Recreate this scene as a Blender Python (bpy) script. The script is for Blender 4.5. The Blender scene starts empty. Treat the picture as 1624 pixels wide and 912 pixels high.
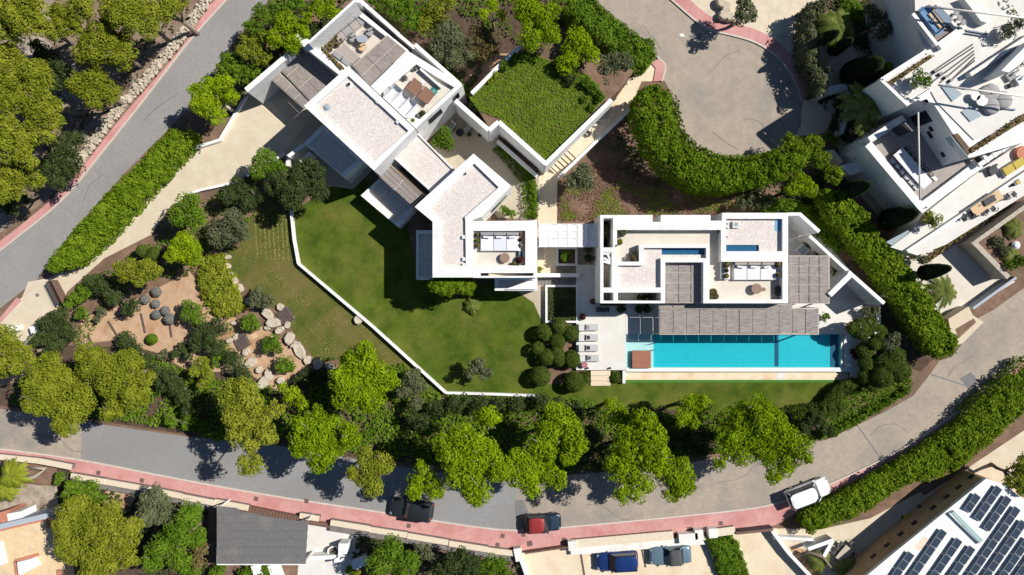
import bpy, math, random
import numpy as np
from mathutils import Vector, Matrix
# ------------------------------------------------------------------ camera, world, sun, exposure
CAM_H = 71.0                       # camera height above the lawn (m)
FPX = 1100.5                       # focal length in pixels of the 1624 px wide photograph
scene = bpy.context.scene
COL = scene.collection
cam_d = bpy.data.cameras.new("camera"); cam = bpy.data.objects.new("camera", cam_d); COL.objects.link(cam)
cam.location = (0, 0, CAM_H); cam.rotation_euler = (0, 0, 0)
cam_d.sensor_width = 36.0; cam_d.lens = FPX / 1624 * 36; cam_d.clip_end = 2000; cam_d.clip_start = 0.5
scene.camera = cam
SUN_EL, SUN_AZ = math.radians(46), math.radians(70)      # azimuth clockwise from +Y
world = bpy.data.worlds.new("World"); scene.world = world; world.use_nodes = True
wn = world.node_tree.nodes; wl = world.node_tree.links
sky = wn.new("ShaderNodeTexSky"); sky.sky_type = 'NISHITA'; sky.sun_disc = False
sky.sun_elevation = SUN_EL; sky.sun_rotation = SUN_AZ
sky.ozone_density = 5.0; sky.dust_density = .2
wn["Background"].inputs["Strength"].default_value = 0.05
wl.new(sky.outputs[0], wn["Background"].inputs["Color"])
sv = Vector((math.sin(SUN_AZ) * math.cos(SUN_EL), math.cos(SUN_AZ) * math.cos(SUN_EL), math.sin(SUN_EL)))
sun_d = bpy.data.lights.new("sun", 'SUN'); sun_d.energy = 4.6; sun_d.angle = math.radians(0.5); sun_d.color = (1.0, 0.95, 0.87)
sun = bpy.data.objects.new("sun", sun_d); COL.objects.link(sun)
sun.rotation_euler = sv.to_track_quat('Z', 'Y').to_euler(); sun.location = (30, 10, 60)
scene.view_settings.view_transform = 'Standard'; scene.view_settings.look = 'None'
scene.view_settings.exposure = 0.44; scene.view_settings.gamma = 1.0
# ------------------------------------------------------------------ helpers
rng = np.random.default_rng(7); random.seed(7)
S = FPX / CAM_H                    # pixels per metre at the ground
def W(px, py, z=0.0):              # survey point: photo pixel -> world point at height z
    k = (CAM_H - z) / FPX
    return Vector(((px - 812) * k, (456 - py) * k, z))
def PX(pts, z=0.0): return [W(p[0], p[1], z) for p in pts]
class MB:
    def __init__(s): s.v = []; s.f = []; s.smooth = False
    def add(s, vs, fs):
        n = len(s.v); s.v += [tuple(p) for p in vs]; s.f += [tuple(i + n for i in f) for f in fs]
    def poly(s, pts): s.add(pts, [tuple(range(len(pts)))])
    def prism(s, pts, z0, z1, top=True):
        if sum(a[0] * b[1] - b[0] * a[1] for a, b in zip(pts, pts[1:] + pts[:1])) < 0: pts = pts[::-1]
        n = len(pts)
        vs = [(p[0], p[1], z0) for p in pts] + [(p[0], p[1], z1) for p in pts]
        fs = [(i, (i + 1) % n, n + (i + 1) % n, n + i) for i in range(n)]
        if top: fs.append(tuple(range(n, 2 * n)))
        fs.append(tuple(range(n - 1, -1, -1)))
        s.add(vs, fs)
    def slab(s, px, zt, th): s.prism(PX(px, zt), zt - th, zt)
    def box(s, c, d, rz=0.0):
        x, y, z = d[0] / 2, d[1] / 2, d[2] / 2; ca, sa = math.cos(rz), math.sin(rz)
        vs = [(c[0] + a * x * ca - b * y * sa, c[1] + a * x * sa + b * y * ca, c[2] + e * z) for e in (-1, 1) for a, b in ((-1, -1), (1, -1), (1, 1), (-1, 1))]
        s.add(vs, [(3, 2, 1, 0), (4, 5, 6, 7), (0, 1, 5, 4), (1, 2, 6, 5), (2, 3, 7, 6), (3, 0, 4, 7)])
    def rbox(s, c, d, rz=0.0, b=0.06):     # box with chamfered top rim
        x, y = d[0] / 2, d[1] / 2; ca, sa = math.cos(rz), math.sin(rz); vs = []
        b = min(b, d[0] * .3, d[1] * .3, d[2] * .5)
        for e, k in ((-d[2] / 2, 0), (d[2] / 2 - b, 0), (d[2] / 2 - b * .3, b * .3), (d[2] / 2, b)):
            for p, q in ((-1, -1), (1, -1), (1, 1), (-1, 1)):
                u, w = p * (x - k), q * (y - k)
                vs.append((c[0] + u * ca - w * sa, c[1] + u * sa + w * ca, c[2] + e))
        fs = [(3, 2, 1, 0), (12, 13, 14, 15)]
        for r in range(3):
            for i in range(4): fs.append((r * 4 + i, r * 4 + (i + 1) % 4, r * 4 + 4 + (i + 1) % 4, r * 4 + 4 + i))
        s.add(vs, fs)
    def wall(s, a, b, th, z0, z1):
        d = Vector((b[0] - a[0], b[1] - a[1])); L = d.length
        s.box(((a[0] + b[0]) / 2, (a[1] + b[1]) / 2, (z0 + z1) / 2), (L, th, z1 - z0), math.atan2(d.y, d.x))
    def lathe(s, c, prof, n=16, sx=1, sy=1):
        vs = []; fs = []
        for r, z in prof:
            for i in range(n):
                a = 2 * math.pi * i / n; vs.append((c[0] + r * math.cos(a) * sx, c[1] + r * math.sin(a) * sy, c[2] + z))
        for k in range(len(prof) - 1):
            for i in range(n): fs.append((k * n + i, k * n + (i + 1) % n, (k + 1) * n + (i + 1) % n, (k + 1) * n + i))
        fs.append(tuple(range(n - 1, -1, -1))); m = (len(prof) - 1) * n; fs.append(tuple(range(m, m + n)))
        s.add(vs, fs)
    def tube(s, pts, rs, n=7):
        pts = [Vector(p) for p in pts]; vs = []; fs = []
        if not hasattr(rs, '__len__'): rs = [rs] * len(pts)
        for i, p in enumerate(pts):
            d = (pts[min(i + 1, len(pts) - 1)] - pts[max(i - 1, 0)]).normalized()
            u = d.cross(Vector((0.31, 0.17, 0.93))); u = (u if u.length > 1e-3 else d.cross(Vector((1, 0, 0)))).normalized(); w = d.cross(u)
            for k in range(n):
                a = 2 * math.pi * k / n; vs.append(p + (u * math.cos(a) + w * math.sin(a)) * rs[i])
        for i in range(len(pts) - 1):
            for k in range(n): fs.append((i * n + k, i * n + (k + 1) % n, (i + 1) * n + (k + 1) % n, (i + 1) * n + k))
        fs.append(tuple(range(n - 1, -1, -1))); m = (len(pts) - 1) * n; fs.append(tuple(range(m, m + n)))
        s.add(vs, fs)
    def build(s, name, mat, parent=None, local=False, bevel=0):
        me = bpy.data.meshes.new(name)
        o = bpy.data.objects.new(name, me); COL.objects.link(o)
        vs = np.array(s.v, dtype=float).reshape(-1, 3)
        if parent is not None:
            o.parent = parent
            if not local:
                q = parent
                while q is not None: vs = vs - np.array(q.location); q = q.parent
        elif not local:
            c = (vs.min(0) + vs.max(0)) / 2; c[2] = vs[:, 2].min(); o.location = c; vs = vs - c
        me.from_pydata(vs.tolist(), [], s.f); me.validate(); me.update()
        if s.smooth:
            me.polygons.foreach_set('use_smooth', [True] * len(me.polygons))
        me.materials.append(mat)
        if bevel:
            m = o.modifiers.new('bevel', 'BEVEL'); m.width = bevel; m.segments = 2; m.limit_method = 'ANGLE'
        return o
def tag(o, label=None, cat=None, group=None, kind=None):
    if label: o['label'] = label
    if cat: o['category'] = cat
    if group: o['group'] = group
    if kind: o['kind'] = kind
    return o
def thing(name, label, cat, loc=(0, 0, 0), rz=0.0, group=None):
    o = bpy.data.objects.new(name, None); COL.objects.link(o); o.location = loc; o.rotation_euler = (0, 0, rz); o.empty_display_size = .3
    return tag(o, label, cat, group)
KIDS = {}
def copy_tree(o, loc=None, rz=None, label=None, group=None, parent=None):
    c = o.copy(); COL.objects.link(c)
    if parent: c.parent = parent
    if loc is not None: c.location = loc
    if rz is not None: c.rotation_euler = (0, 0, rz)
    if label: c['label'] = label
    if group: c['group'] = group
    for ch in list(o.children): copy_tree(ch, parent=c)
    return c
def recolour(o, a, b):             # swap material a for b on a copied thing (its meshes become its own)
    for ch in [o] + list(o.children_recursive):
        if ch.type == 'MESH' and ch.data.materials and ch.data.materials[0] == a:
            ch.data = ch.data.copy(); ch.data.materials[0] = b
def mpoint(px, z=0): return W(px[0], px[1], z)
# ------------------------------------------------------------------ materials
MATS = {}
def lerp3(a, b, t): return tuple(x + (y - x) * t for x, y in zip(a, b))
def mat(name, c1, c2=None, scale=3.0, rough=0.8, bump=0.0, bscale=30.0, spec=0.3, metal=0.0, c3=None, s3=0.3, w3=(.45, .65), stretch=None, rot=0.0, cell=0.0, cellscale=8.0, detail=5.0):
    if name in MATS: return MATS[name]
    m = bpy.data.materials.new(name); m.use_nodes = True; MATS[name] = m
    n, l = m.node_tree.nodes, m.node_tree.links
    b = n["Principled BSDF"]; b.inputs["Roughness"].default_value = rough; b.inputs["Metallic"].default_value = metal
    b.inputs["Specular IOR Level"].default_value = spec
    b.inputs["Base Color"].default_value = (*c1, 1)
    tc = n.new("ShaderNodeTexCoord"); vec = tc.outputs["Object"]
    if stretch:
        mp = n.new("ShaderNodeMapping"); mp.inputs["Scale"].default_value = stretch; mp.inputs["Rotation"].default_value = (0, 0, rot)
        mp.vector_type = 'TEXTURE' if False else 'POINT'
        r1 = n.new("ShaderNodeVectorRotate"); r1.inputs["Angle"].default_value = -rot; r1.rotation_type = 'Z_AXIS'
        mp.inputs["Rotation"].default_value = (0, 0, 0)
        l.new(vec, r1.inputs["Vector"]); l.new(r1.outputs[0], mp.inputs["Vector"]); svec = mp.outputs[0]
    else: svec = vec
    col = None
    if c2 is not None:
        t = n.new("ShaderNodeTexNoise"); t.inputs["Scale"].default_value = scale; t.inputs["Detail"].default_value = detail; t.inputs["Roughness"].default_value = .65
        l.new(svec, t.inputs["Vector"])
        r = n.new("ShaderNodeValToRGB"); r.color_ramp.elements[0].position = .35; r.color_ramp.elements[1].position = .65
        r.color_ramp.elements[0].color = (*c1, 1); r.color_ramp.elements[1].color = (*c2, 1)
        l.new(t.outputs[0], r.inputs[0]); col = r.outputs[0]
    if c3 is not None:
        t = n.new("ShaderNodeTexNoise"); t.inputs["Scale"].default_value = s3; t.inputs["Detail"].default_value = 6; t.inputs["Roughness"].default_value = .6
        l.new(vec, t.inputs["Vector"])
        r = n.new("ShaderNodeMapRange"); r.inputs[1].default_value = w3[0]; r.inputs[2].default_value = w3[1]
        l.new(t.outputs[0], r.inputs[0])
        mx = n.new("ShaderNodeMix"); mx.data_type = 'RGBA'; l.new(r.outputs[0], mx.inputs[0])
        if col: l.new(col, mx.inputs[6])
        else: mx.inputs[6].default_value = (*c1, 1)
        mx.inputs[7].default_value = (*c3, 1); col = mx.outputs[2]
    if cell:
        v = n.new("ShaderNodeTexVoronoi"); v.inputs["Scale"].default_value = cellscale; l.new(vec, v.inputs["Vector"])
        bw = n.new("ShaderNodeRGBToBW"); l.new(v.outputs["Color"], bw.inputs[0])
        mr = n.new("ShaderNodeMapRange"); mr.inputs[3].default_value = 1 - cell; mr.inputs[4].default_value = 1 + cell * .5
        l.new(bw.outputs[0], mr.inputs[0])
        mx = n.new("ShaderNodeMix"); mx.data_type = 'RGBA'; mx.blend_type = 'MULTIPLY'; mx.inputs[0].default_value = 1
        if col: l.new(col, mx.inputs[6])
        else: mx.inputs[6].default_value = (*c1, 1)
        l.new(mr.outputs[0], mx.inputs[7]); col = mx.outputs[2]
    if col: l.new(col, b.inputs["Base Color"])
    if bump:
        t = n.new("ShaderNodeTexNoise"); t.inputs["Scale"].default_value = bscale; t.inputs["Detail"].default_value = 4; l.new(svec, t.inputs["Vector"])
        bp = n.new("ShaderNodeBump"); bp.inputs["Strength"].default_value = bump; bp.inputs["Distance"].default_value = .05
        l.new(t.outputs[0], bp.inputs["Height"]); l.new(bp.outputs[0], b.inputs["Normal"])
    return m
def leafmat(name, ca, cb, cc, trans=.3):
    m = bpy.data.materials.new(name); m.use_nodes = True; MATS[name] = m
    n, l = m.node_tree.nodes, m.node_tree.links
    b = n["Principled BSDF"]; b.inputs["Roughness"].default_value = .75; b.inputs["Specular IOR Level"].default_value = .06
    g = n.new("ShaderNodeNewGeometry")
    r = n.new("ShaderNodeValToRGB"); e = r.color_ramp.elements
    e[0].position = 0; e[0].color = (*ca, 1); e[1].position = 1; e[1].color = (*cc, 1)
    k = e.new(.5); k.color = (*cb, 1)
    tc = n.new("ShaderNodeTexCoord"); t = n.new("ShaderNodeTexNoise"); t.inputs["Scale"].default_value = 1.1; t.inputs["Detail"].default_value = 3
    l.new(tc.outputs["Object"], t.inputs["Vector"])
    oi = n.new("ShaderNodeObjectInfo")
    a1 = n.new("ShaderNodeMath"); a1.operation = 'MULTIPLY_ADD'; a1.inputs[1].default_value = .4; l.new(g.outputs["Random Per Island"], a1.inputs[0])
    a2 = n.new("ShaderNodeMath"); a2.operation = 'MULTIPLY_ADD'; a2.inputs[1].default_value = 1.1; a2.inputs[2].default_value = -.32; l.new(t.outputs[0], a2.inputs[0])
    l.new(a2.outputs[0], a1.inputs[2])
    a3 = n.new("ShaderNodeMath"); a3.operation = 'MULTIPLY_ADD'; a3.inputs[1].default_value = .2; l.new(oi.outputs["Random"], a3.inputs[0]); l.new(a1.outputs[0], a3.inputs[2])
    l.new(a3.outputs[0], r.inputs[0]); l.new(r.outputs[0], b.inputs["Base Color"])
    tr = n.new("ShaderNodeBsdfTranslucent"); l.new(r.outputs[0], tr.inputs["Color"])
    mx = n.new("ShaderNodeMixShader"); mx.inputs[0].default_value = trans
    l.new(b.outputs[0], mx.inputs[1]); l.new(tr.outputs[0], mx.inputs[2]); l.new(mx.outputs[0], n["Material Output"].inputs["Surface"])
    return m
def glassy(name, c, rough=.05, spec=.6):
    return mat(name, c, rough=rough, spec=spec)
white = mat('white_render', (.76, .76, .75), (.68, .68, .67), scale=1.2, rough=.85, bump=.15, bscale=14, c3=(.58, .57, .54), s3=.6, w3=(.52, .78))
whiteg = mat('aged_white_render', (.74, .73, .70), (.62, .61, .57), scale=1.5, rough=.9, bump=.2, c3=(.45, .44, .40), s3=.9, w3=(.55, .8))
gravel = mat('pale_gravel', (.68, .625, .585), (.58, .53, .50), scale=9, rough=.95, bump=.3, bscale=26, cell=.30, cellscale=13, c3=(.64, .60, .57), s3=.5)
creamfl = mat('cream_paving', (.61, .57, .50), (.55, .50, .43), scale=.8, rough=.85, bump=.1, c3=(.55, .45, .35), s3=.35, w3=(.6, .85))
whitepav = mat('white_paving', (.64, .625, .595), (.58, .56, .525), scale=.7, rough=.8, bump=.08, c3=(.62, .55, .47), s3=.3, w3=(.6, .85))
mat45 = mat('brushwood_mat_diagonal', (.17, .15, .14), (.34, .30, .285), scale=1.6, rough=.95, bump=.9, bscale=2.2, stretch=(1.2, 11, 3), rot=math.radians(-42), c3=(.30, .26, .23), s3=.8, w3=(.5, .75))
mat135 = mat('brushwood_mat_cross', (.17, .15, .14), (.34, .30, .285), scale=1.6, rough=.95, bump=.9, bscale=2.2, stretch=(1.2, 11, 3), rot=math.radians(48), c3=(.30, .26, .23), s3=.8, w3=(.5, .75))
mat0 = mat('brushwood_mat', (.16, .145, .135), (.36, .33, .315), scale=1.6, rough=.95, bump=.9, bscale=2.2, stretch=(1.0, 11, 3), rot=0, c3=(.32, .28, .25), s3=.8, w3=(.5, .75))
asph_new = mat('grey_asphalt', (.225, .225, .23), (.275, .272, .272), scale=5, rough=.9, bump=.4, bscale=60, c3=(.225, .215, .205), s3=.12, w3=(.4, .7))
asph_old = mat('worn_asphalt', (.315, .265, .215), (.375, .32, .26), scale=2, rough=.92, bump=.4, bscale=50, c3=(.22, .205, .19), s3=.22, w3=(.45, .75))
asph_up = mat('upper_road_asphalt', (.245, .235, .23), (.285, .275, .265), scale=3, rough=.9, bump=.4, bscale=55, c3=(.215, .21, .205), s3=.15, w3=(.45, .7))
asph_cul = mat('turning_circle_asphalt', (.31, .262, .215), (.37, .315, .26), scale=1.2, rough=.92, bump=.4, bscale=55, c3=(.23, .215, .20), s3=.18, w3=(.5, .75))
patch = mat('asphalt_patch', (.15, .15, .155), (.19, .185, .185), scale=4, rough=.9, bump=.3)
pink = mat('red_paving', (.48, .245, .232), (.555, .30, .28), scale=2.2, rough=.85, bump=.25, bscale=40, c3=(.44, .19, .175), s3=.4, w3=(.45, .7))
kerbm = mat('kerb_stone', (.46, .42, .37), (.56, .51, .45), scale=4, rough=.9, bump=.2)
drive = mat('beige_drive', (.52, .445, .33), (.585, .515, .40), scale=.9, rough=.88, bump=.12, bscale=30, c3=(.53, .44, .31), s3=.25, w3=(.5, .8))
beige = mat('beige_paving', (.62, .52, .37), (.68, .58, .44), scale=.9, rough=.88, bump=.12, c3=(.52, .41, .28), s3=.4, w3=(.5, .8))
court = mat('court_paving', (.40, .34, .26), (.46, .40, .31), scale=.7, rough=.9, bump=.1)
ochre = mat('ochre_render', (.62, .45, .26), (.68, .53, .34), scale=1.5, rough=.9, bump=.2, c3=(.45, .37, .27), s3=.8, w3=(.5, .75))
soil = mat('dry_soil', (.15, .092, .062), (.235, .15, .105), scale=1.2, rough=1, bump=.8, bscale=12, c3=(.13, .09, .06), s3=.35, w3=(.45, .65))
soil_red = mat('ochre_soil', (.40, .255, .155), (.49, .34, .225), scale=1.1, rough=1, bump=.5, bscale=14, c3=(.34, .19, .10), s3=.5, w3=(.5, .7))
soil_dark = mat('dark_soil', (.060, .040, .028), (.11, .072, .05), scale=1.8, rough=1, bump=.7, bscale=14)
soil_grey = mat('stony_ground', (.30, .25, .20), (.42, .36, .29), scale=2.5, rough=1, bump=.9, bscale=10, c3=(.20, .15, .11), s3=.8, w3=(.45, .65))
lawn = mat('lawn', (.040, .072, .007), (.090, .128, .014), scale=.55, rough=.95, bump=1.0, bscale=18, spec=.1, c3=(.155, .15, .034), s3=.22, w3=(.46, .76))
lawn_dry = mat('dry_lawn', (.060, .090, .013), (.115, .118, .028), scale=.7, rough=.95, bump=1.0, bscale=18, spec=.1, c3=(.175, .135, .055), s3=.2, w3=(.45, .75))
turf = mat('bright_turf', (.045, .17, .02), (.06, .20, .03), scale=4, rough=.95, bump=.8)
stone = mat('limestone', (.42, .36, .275), (.54, .48, .38), scale=3, rough=.95, bump=.6, bscale=9, c3=(.29, .25, .20), s3=1.2, w3=(.5, .72))
coping = mat('beige_coping', (.58, .49, .37), (.66, .58, .46), scale=5, rough=.92, bump=.4, bscale=25)
slatwood = mat('brown_slat_wood', (.13, .075, .055), (.19, .115, .085), scale=3, rough=.8, bump=.3, stretch=(1, 8, 1))
greywood = mat('grey_boards', (.15, .135, .125), (.21, .19, .175), scale=3, rough=.9, bump=.3)
redwood = mat('ipe_deck', (.25, .10, .06), (.36, .165, .11), scale=2.2, rough=.7, bump=.3, stretch=(9, 1, 1))
sleeper = mat('dark_timber', (.085, .062, .058), (.13, .10, .095), scale=5, rough=.9, bump=.4)
tablewood = mat('table_wood', (.20, .105, .068), (.26, .145, .10), scale=3, rough=.75, stretch=(1, 7, 1))
tanwood = mat('oak_table', (.50, .34, .19), (.60, .43, .26), scale=3, rough=.7, stretch=(1, 7, 1))
fabric_w = mat('white_fabric', (.70, .70, .71), (.62, .62, .64), scale=7, rough=.95, bump=.3, bscale=40)
fabric_g = mat('grey_fabric', (.26, .255, .26), (.34, .33, .335), scale=7, rough=.95, bump=.3)
fabric_t = mat('taupe_fabric', (.30, .265, .25), (.38, .34, .32), scale=7, rough=.95, bump=.3)
fabric_b = mat('blue_fabric', (.10, .20, .34), (.16, .27, .42), scale=6, rough=.9)
fabric_y = mat('mustard_fabric', (.42, .32, .06), (.50, .40, .10), scale=6, rough=.9)
fabric_k = mat('charcoal_fabric', (.06, .06, .065), (.09, .09, .095), scale=8, rough=.9)
awnm = mat('awning_canvas', (.76, .77, .79), (.70, .71, .73), scale=1.5, rough=.9, bump=.1)
steel = mat('dark_steel', (.04, .04, .045), rough=.45, metal=.5)
ropem = mat('white_spar', (.72, .68, .62), rough=.6)
glassm = glassy('skylight_glass', (.30, .36, .40), .08)
darkglass = glassy('dark_glass', (.015, .02, .025), .04)
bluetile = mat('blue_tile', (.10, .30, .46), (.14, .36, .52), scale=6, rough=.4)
planterm = mat('pale_pot', (.62, .59, .54), rough=.85); potdark = mat('dark_pot', (.10, .075, .065), (.15, .11, .09), scale=6, rough=.8)
teal = mat('teal_fabric', (.02, .22, .22), rough=.9)
terracotta = mat('terracotta_edge', (.42, .16, .10), (.50, .22, .15), scale=4, rough=.9)
corr = mat('corrugated_sheet', (.115, .11, .11), (.165, .16, .158), scale=2.5, rough=.9, bump=.3, stretch=(7, 1, 1), c3=(.20, .188, .175), s3=.5, w3=(.5, .75))
bark = mat('bark', (.16, .12, .09), (.26, .21, .165), scale=8, rough=1, bump=.6)
palebark = mat('pale_bark', (.34, .30, .25), (.44, .40, .34), scale=8, rough=1, bump=.6)
leaf = {
 'pine': leafmat('bright_pine_needles', (0.104, 0.1755, 0.0039), (0.247, 0.3705, 0.0078), (0.481, 0.611, 0.0182), .35),
 'umbrella': leafmat('olive_pine_needles', (0.1105, 0.1404, 0.013), (0.2405, 0.2795, 0.0208), (0.429, 0.4485, 0.0585), .3),
 'green': leafmat('green_leaves', (0.054, 0.1104, 0.0084), (0.126, 0.228, 0.0156), (0.246, 0.378, 0.0336), .3),
 'hedge': leafmat('hedge_leaves', (0.065, 0.1225, 0.00625), (0.1562, 0.2562, 0.0125), (0.3375, 0.45, 0.0325), .3),
 'box': leafmat('clipped_box_leaves', (0.05031, 0.0805, 0.0115), (0.08625, 0.1294, 0.02013), (0.1323, 0.1796, 0.0345), .2),
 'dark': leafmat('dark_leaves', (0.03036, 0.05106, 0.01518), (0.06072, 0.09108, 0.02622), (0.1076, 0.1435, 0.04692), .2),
 'olive': leafmat('olive_leaves', (0.07906, 0.09919, 0.04744), (0.1409, 0.1625, 0.07762), (0.2444, 0.2616, 0.1409), .2),
 'yellow': leafmat('yellow_green_leaves', (0.11, 0.143, 0.011), (0.242, 0.286, 0.0242), (0.429, 0.451, 0.0605), .3),
 'straw': leafmat('straw_blades', (0.2, 0.16, 0.06), (0.34, 0.27, 0.11), (0.48, 0.4, 0.18), .2),
 'tan': leafmat('dry_leaves', (0.102, 0.0864, 0.0312), (0.18, 0.15, 0.0504), (0.282, 0.234, 0.0888), .2),
 'grey': leafmat('lavender_leaves', (0.15, 0.15, 0.14), (0.215, 0.215, 0.205), (0.285, 0.285, 0.275), .15),
 'cover': leafmat('ground_cover_leaves', (0.09867, 0.165, 0.01435), (0.1758, 0.2691, 0.02332), (0.296, 0.3857, 0.04664), .25),
 'heath': leafmat('heather_leaves', (0.13, 0.072, 0.052), (0.2, 0.115, 0.082), (0.27, 0.165, 0.115), .1),
 'red': leafmat('red_leaves', (0.05, 0.012, 0.014), (0.09, 0.025, 0.028), (0.13, 0.05, 0.045), .2),
 'cypress': leafmat('cypress_leaves', (0.012, 0.021, 0.009), (0.022, 0.036, 0.014), (0.04, 0.058, 0.022), .15),
 'palm': leafmat('palm_fronds', (0.063, 0.0938, 0.0168), (0.1288, 0.1652, 0.0336), (0.266, 0.266, 0.0784), .2),
}
# ------------------------------------------------------------------ foliage
def mesh_from_tris(name, V, material):
    V = np.ascontiguousarray(V, dtype=np.float32).reshape(-1, 3); n = len(V) // 3
    me = bpy.data.meshes.new(name); me.vertices.add(n * 3); me.vertices.foreach_set('co', V.ravel())
    me.loops.add(n * 3); me.loops.foreach_set('vertex_index', np.arange(n * 3, dtype=np.int32))
    me.polygons.add(n); me.polygons.foreach_set('loop_start', np.arange(0, n * 3, 3, dtype=np.int32))
    me.update(calc_edges=True); me.materials.append(material)
    return me
def unit(a): return a / np.maximum(np.linalg.norm(a, axis=-1, keepdims=True), 1e-6)
def tufts(C, N, size, blades=4, spread=.75, width=.28):
    n = len(C)
    nr = unit(N[:, None, :] + rng.normal(size=(n, blades, 3)) * spread * .62)     # the blade's face
    d = unit(unit(np.cross(nr, rng.normal(size=(n, blades, 3)))) + nr * .35)
    s = unit(np.cross(nr, d))
    L = size * rng.uniform(.55, 1.35, (n, blades, 1)); w = L * width
    base = C[:, None, :] - d * L * .35
    return np.stack([base - s * w, base + s * w, base + d * L * .65], 2).reshape(-1, 3, 3)
def sphere_dirs(n, zmin=-.35):
    z = rng.uniform(zmin, 1, n); a = rng.uniform(0, 2 * math.pi, n); r = np.sqrt(1 - z * z)
    return np.stack([r * np.cos(a), r * np.sin(a), z], 1)
def lobe_tris(c, R, size=.30, flat=.75, dens=1.0, blades=4, puff=(.26, .44), npuff=None):
    c = np.array(c); out = []
    k = npuff or int(np.clip(14 + 11 * R, 12, 46))
    dirs = sphere_dirs(k, -.25)
    for d in dirs:
        pr = R * rng.uniform(*puff)
        pc = c + d * np.array([1, 1, flat]) * R * rng.uniform(.55, .80)
        m = max(6, int(dens * 3.4 * pr * pr / (size * size * .34)))
        nd = sphere_dirs(m, -.25)
        out.append(tufts(pc + nd * pr * rng.uniform(.78, 1.05, (m, 1)) * np.array([1, 1, .8]), nd, size, blades))
    m = int(dens * 2.6 * R * R / (size * size))          # inner fill
    nd = sphere_dirs(m, -.8)
    out.append(tufts(c + nd * R * rng.uniform(.2, .7, (m, 1)) * np.array([1, 1, flat]), nd, size * 1.5, 3))
    return np.concatenate(out)
def ball_tris(c, R, size=.14, flat=.95, dens=1.0):
    m = int(dens * 34 * R * R / (size * size)); nd = sphere_dirs(m, -.5)
    bump = 1 + .05 * np.sin(nd[:, :1] * 5 + c[0] * 3) * np.cos(nd[:, 1:2] * 6 + c[1])
    a = tufts(np.array(c) + nd * R * bump * np.array([1, 1, flat]) * rng.uniform(.93, 1.02, (m, 1)), nd, size, 3, .8, .34)
    m2 = m // 8; nd = sphere_dirs(m2, -.7)
    b = tufts(np.array(c) + nd * R * .82 * np.array([1, 1, flat]), nd, size * 2, 3, .9, .4)
    return np.concatenate([a, b])
def link_tris(name, V, material, parent=None, loc=None):
    V = V.reshape(-1, 3)
    if parent is not None: off = np.array(parent.location)
    else:
        off = np.array([V[:, 0].mean(), V[:, 1].mean(), max(0, V[:, 2].min())])
    o = bpy.data.objects.new(name, mesh_from_tris(name, V - off, material)); COL.objects.link(o)
    if parent is not None: o.parent = parent
    else: o.location = off
    return o
def trunk_mb(base, lobes_w, r0, rs=.3):
    b = MB(); b.smooth = True
    base = Vector(base)
    cx = sum((Vector(l[0]) for l in lobes_w), Vector()) / len(lobes_w)
    fork = base.lerp(cx, .55); fork.z = base.z + (cx.z - base.z) * .5
    mid = base.lerp(fork, .5) + Vector((random.uniform(-.15, .15), random.uniform(-.15, .15), 0))
    b.tube([base - Vector((0, 0, .1)), base + Vector((0, 0, .25)), mid, fork], [r0 * 1.35, r0, r0 * .85, r0 * .7], 9)
    for c, R in lobes_w:
        e = Vector(c); m = fork.lerp(e, .5) + Vector((0, 0, -.12 * R))
        b.tube([fork, m, e, e + (e - fork).normalized() * R * .55], [r0 * .6, r0 * .42, r0 * .25, r0 * .08], 6)
        for j in range(3):
            q = e + Vector((random.uniform(-1, 1), random.uniform(-1, 1), random.uniform(.0, .5))) * R * .7
            b.tube([m.lerp(e, .5), q], [r0 * .2, r0 * .05], 5)
        for j in range(2):
            q = e + Vector((random.uniform(-.8, .8), random.uniform(-.8, .8), random.uniform(.55, .8))) * R
            b.tube([e, e.lerp(q, .5) + Vector((.05, .04, 0)), q], [r0 * .22, r0 * .15, r0 * .06], 5)
    return b
def tree(label, lobes, ztop, kind='pine', name='pine_tree', cat='tree', group=None, size=.205, dens=.80, flat=.7, bk=None, lean=None, z0=0.0, r0=.16, grow=.97):
    lw = []
    for l in lobes:
        R0 = l[2] / S; zt = ztop - (l[3] if len(l) > 3 else random.uniform(0, .12) * ztop)
        zc = max(zt - R0 * flat, z0 + R0 * flat * .6)
        R = l[2] * (CAM_H - zc) / FPX
        lw.append((W(l[0], l[1], zc), R * grow))
    A = sum(r * r for _, r in lw); cx = sum((c * (r * r) for c, r in lw), Vector()) / A
    base = Vector((cx.x, cx.y, z0))
    if lean: base += Vector((lean[0], lean[1], 0))
    t = thing(name, label, cat, base, 0, group)
    V = np.concatenate([(ball_tris(c, R * 1.05, .15, .8) if kind == 'box' else lobe_tris(c, R, size, flat, dens)) for c, R in lw])
    link_tris('crown', V, leaf[kind], t)
    trunk_mb(base, lw, r0 + .035 * max(r for _, r in lw)).build('trunk', bk or bark, t)
    return t
def shrub(label, lobes, kind='dark', ztop=1.4, name='shrub', cat='shrub', group=None, size=.20, dens=1.0, flat=.75, z0=0.0):
    return tree(label, lobes, ztop, kind, name, cat, group, size, dens, flat, None, None, z0, .04)
def in_poly(P, poly):
    x, y = P[:, 0], P[:, 1]; ins = np.zeros(len(P), bool); n = len(poly)
    for i in range(n):
        x1, y1 = poly[i]; x2, y2 = poly[(i + 1) % n]
        c = ((y1 > y) != (y2 > y)) & (x < (x2 - x1) * (y - y1) / ((y2 - y1) or 1e-9) + x1)
        ins ^= c
    return ins
def edge_dist(P, poly):
    d = np.full(len(P), 1e9); n = len(poly)
    for i in range(n):
        a = np.array(poly[i]); b = np.array(poly[(i + 1) % n]); ab = b - a
        t = np.clip(((P - a) @ ab) / max(ab @ ab, 1e-9), 0, 1)
        d = np.minimum(d, np.linalg.norm(P - (a + t[:, None] * ab), axis=1))
    return d
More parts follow.
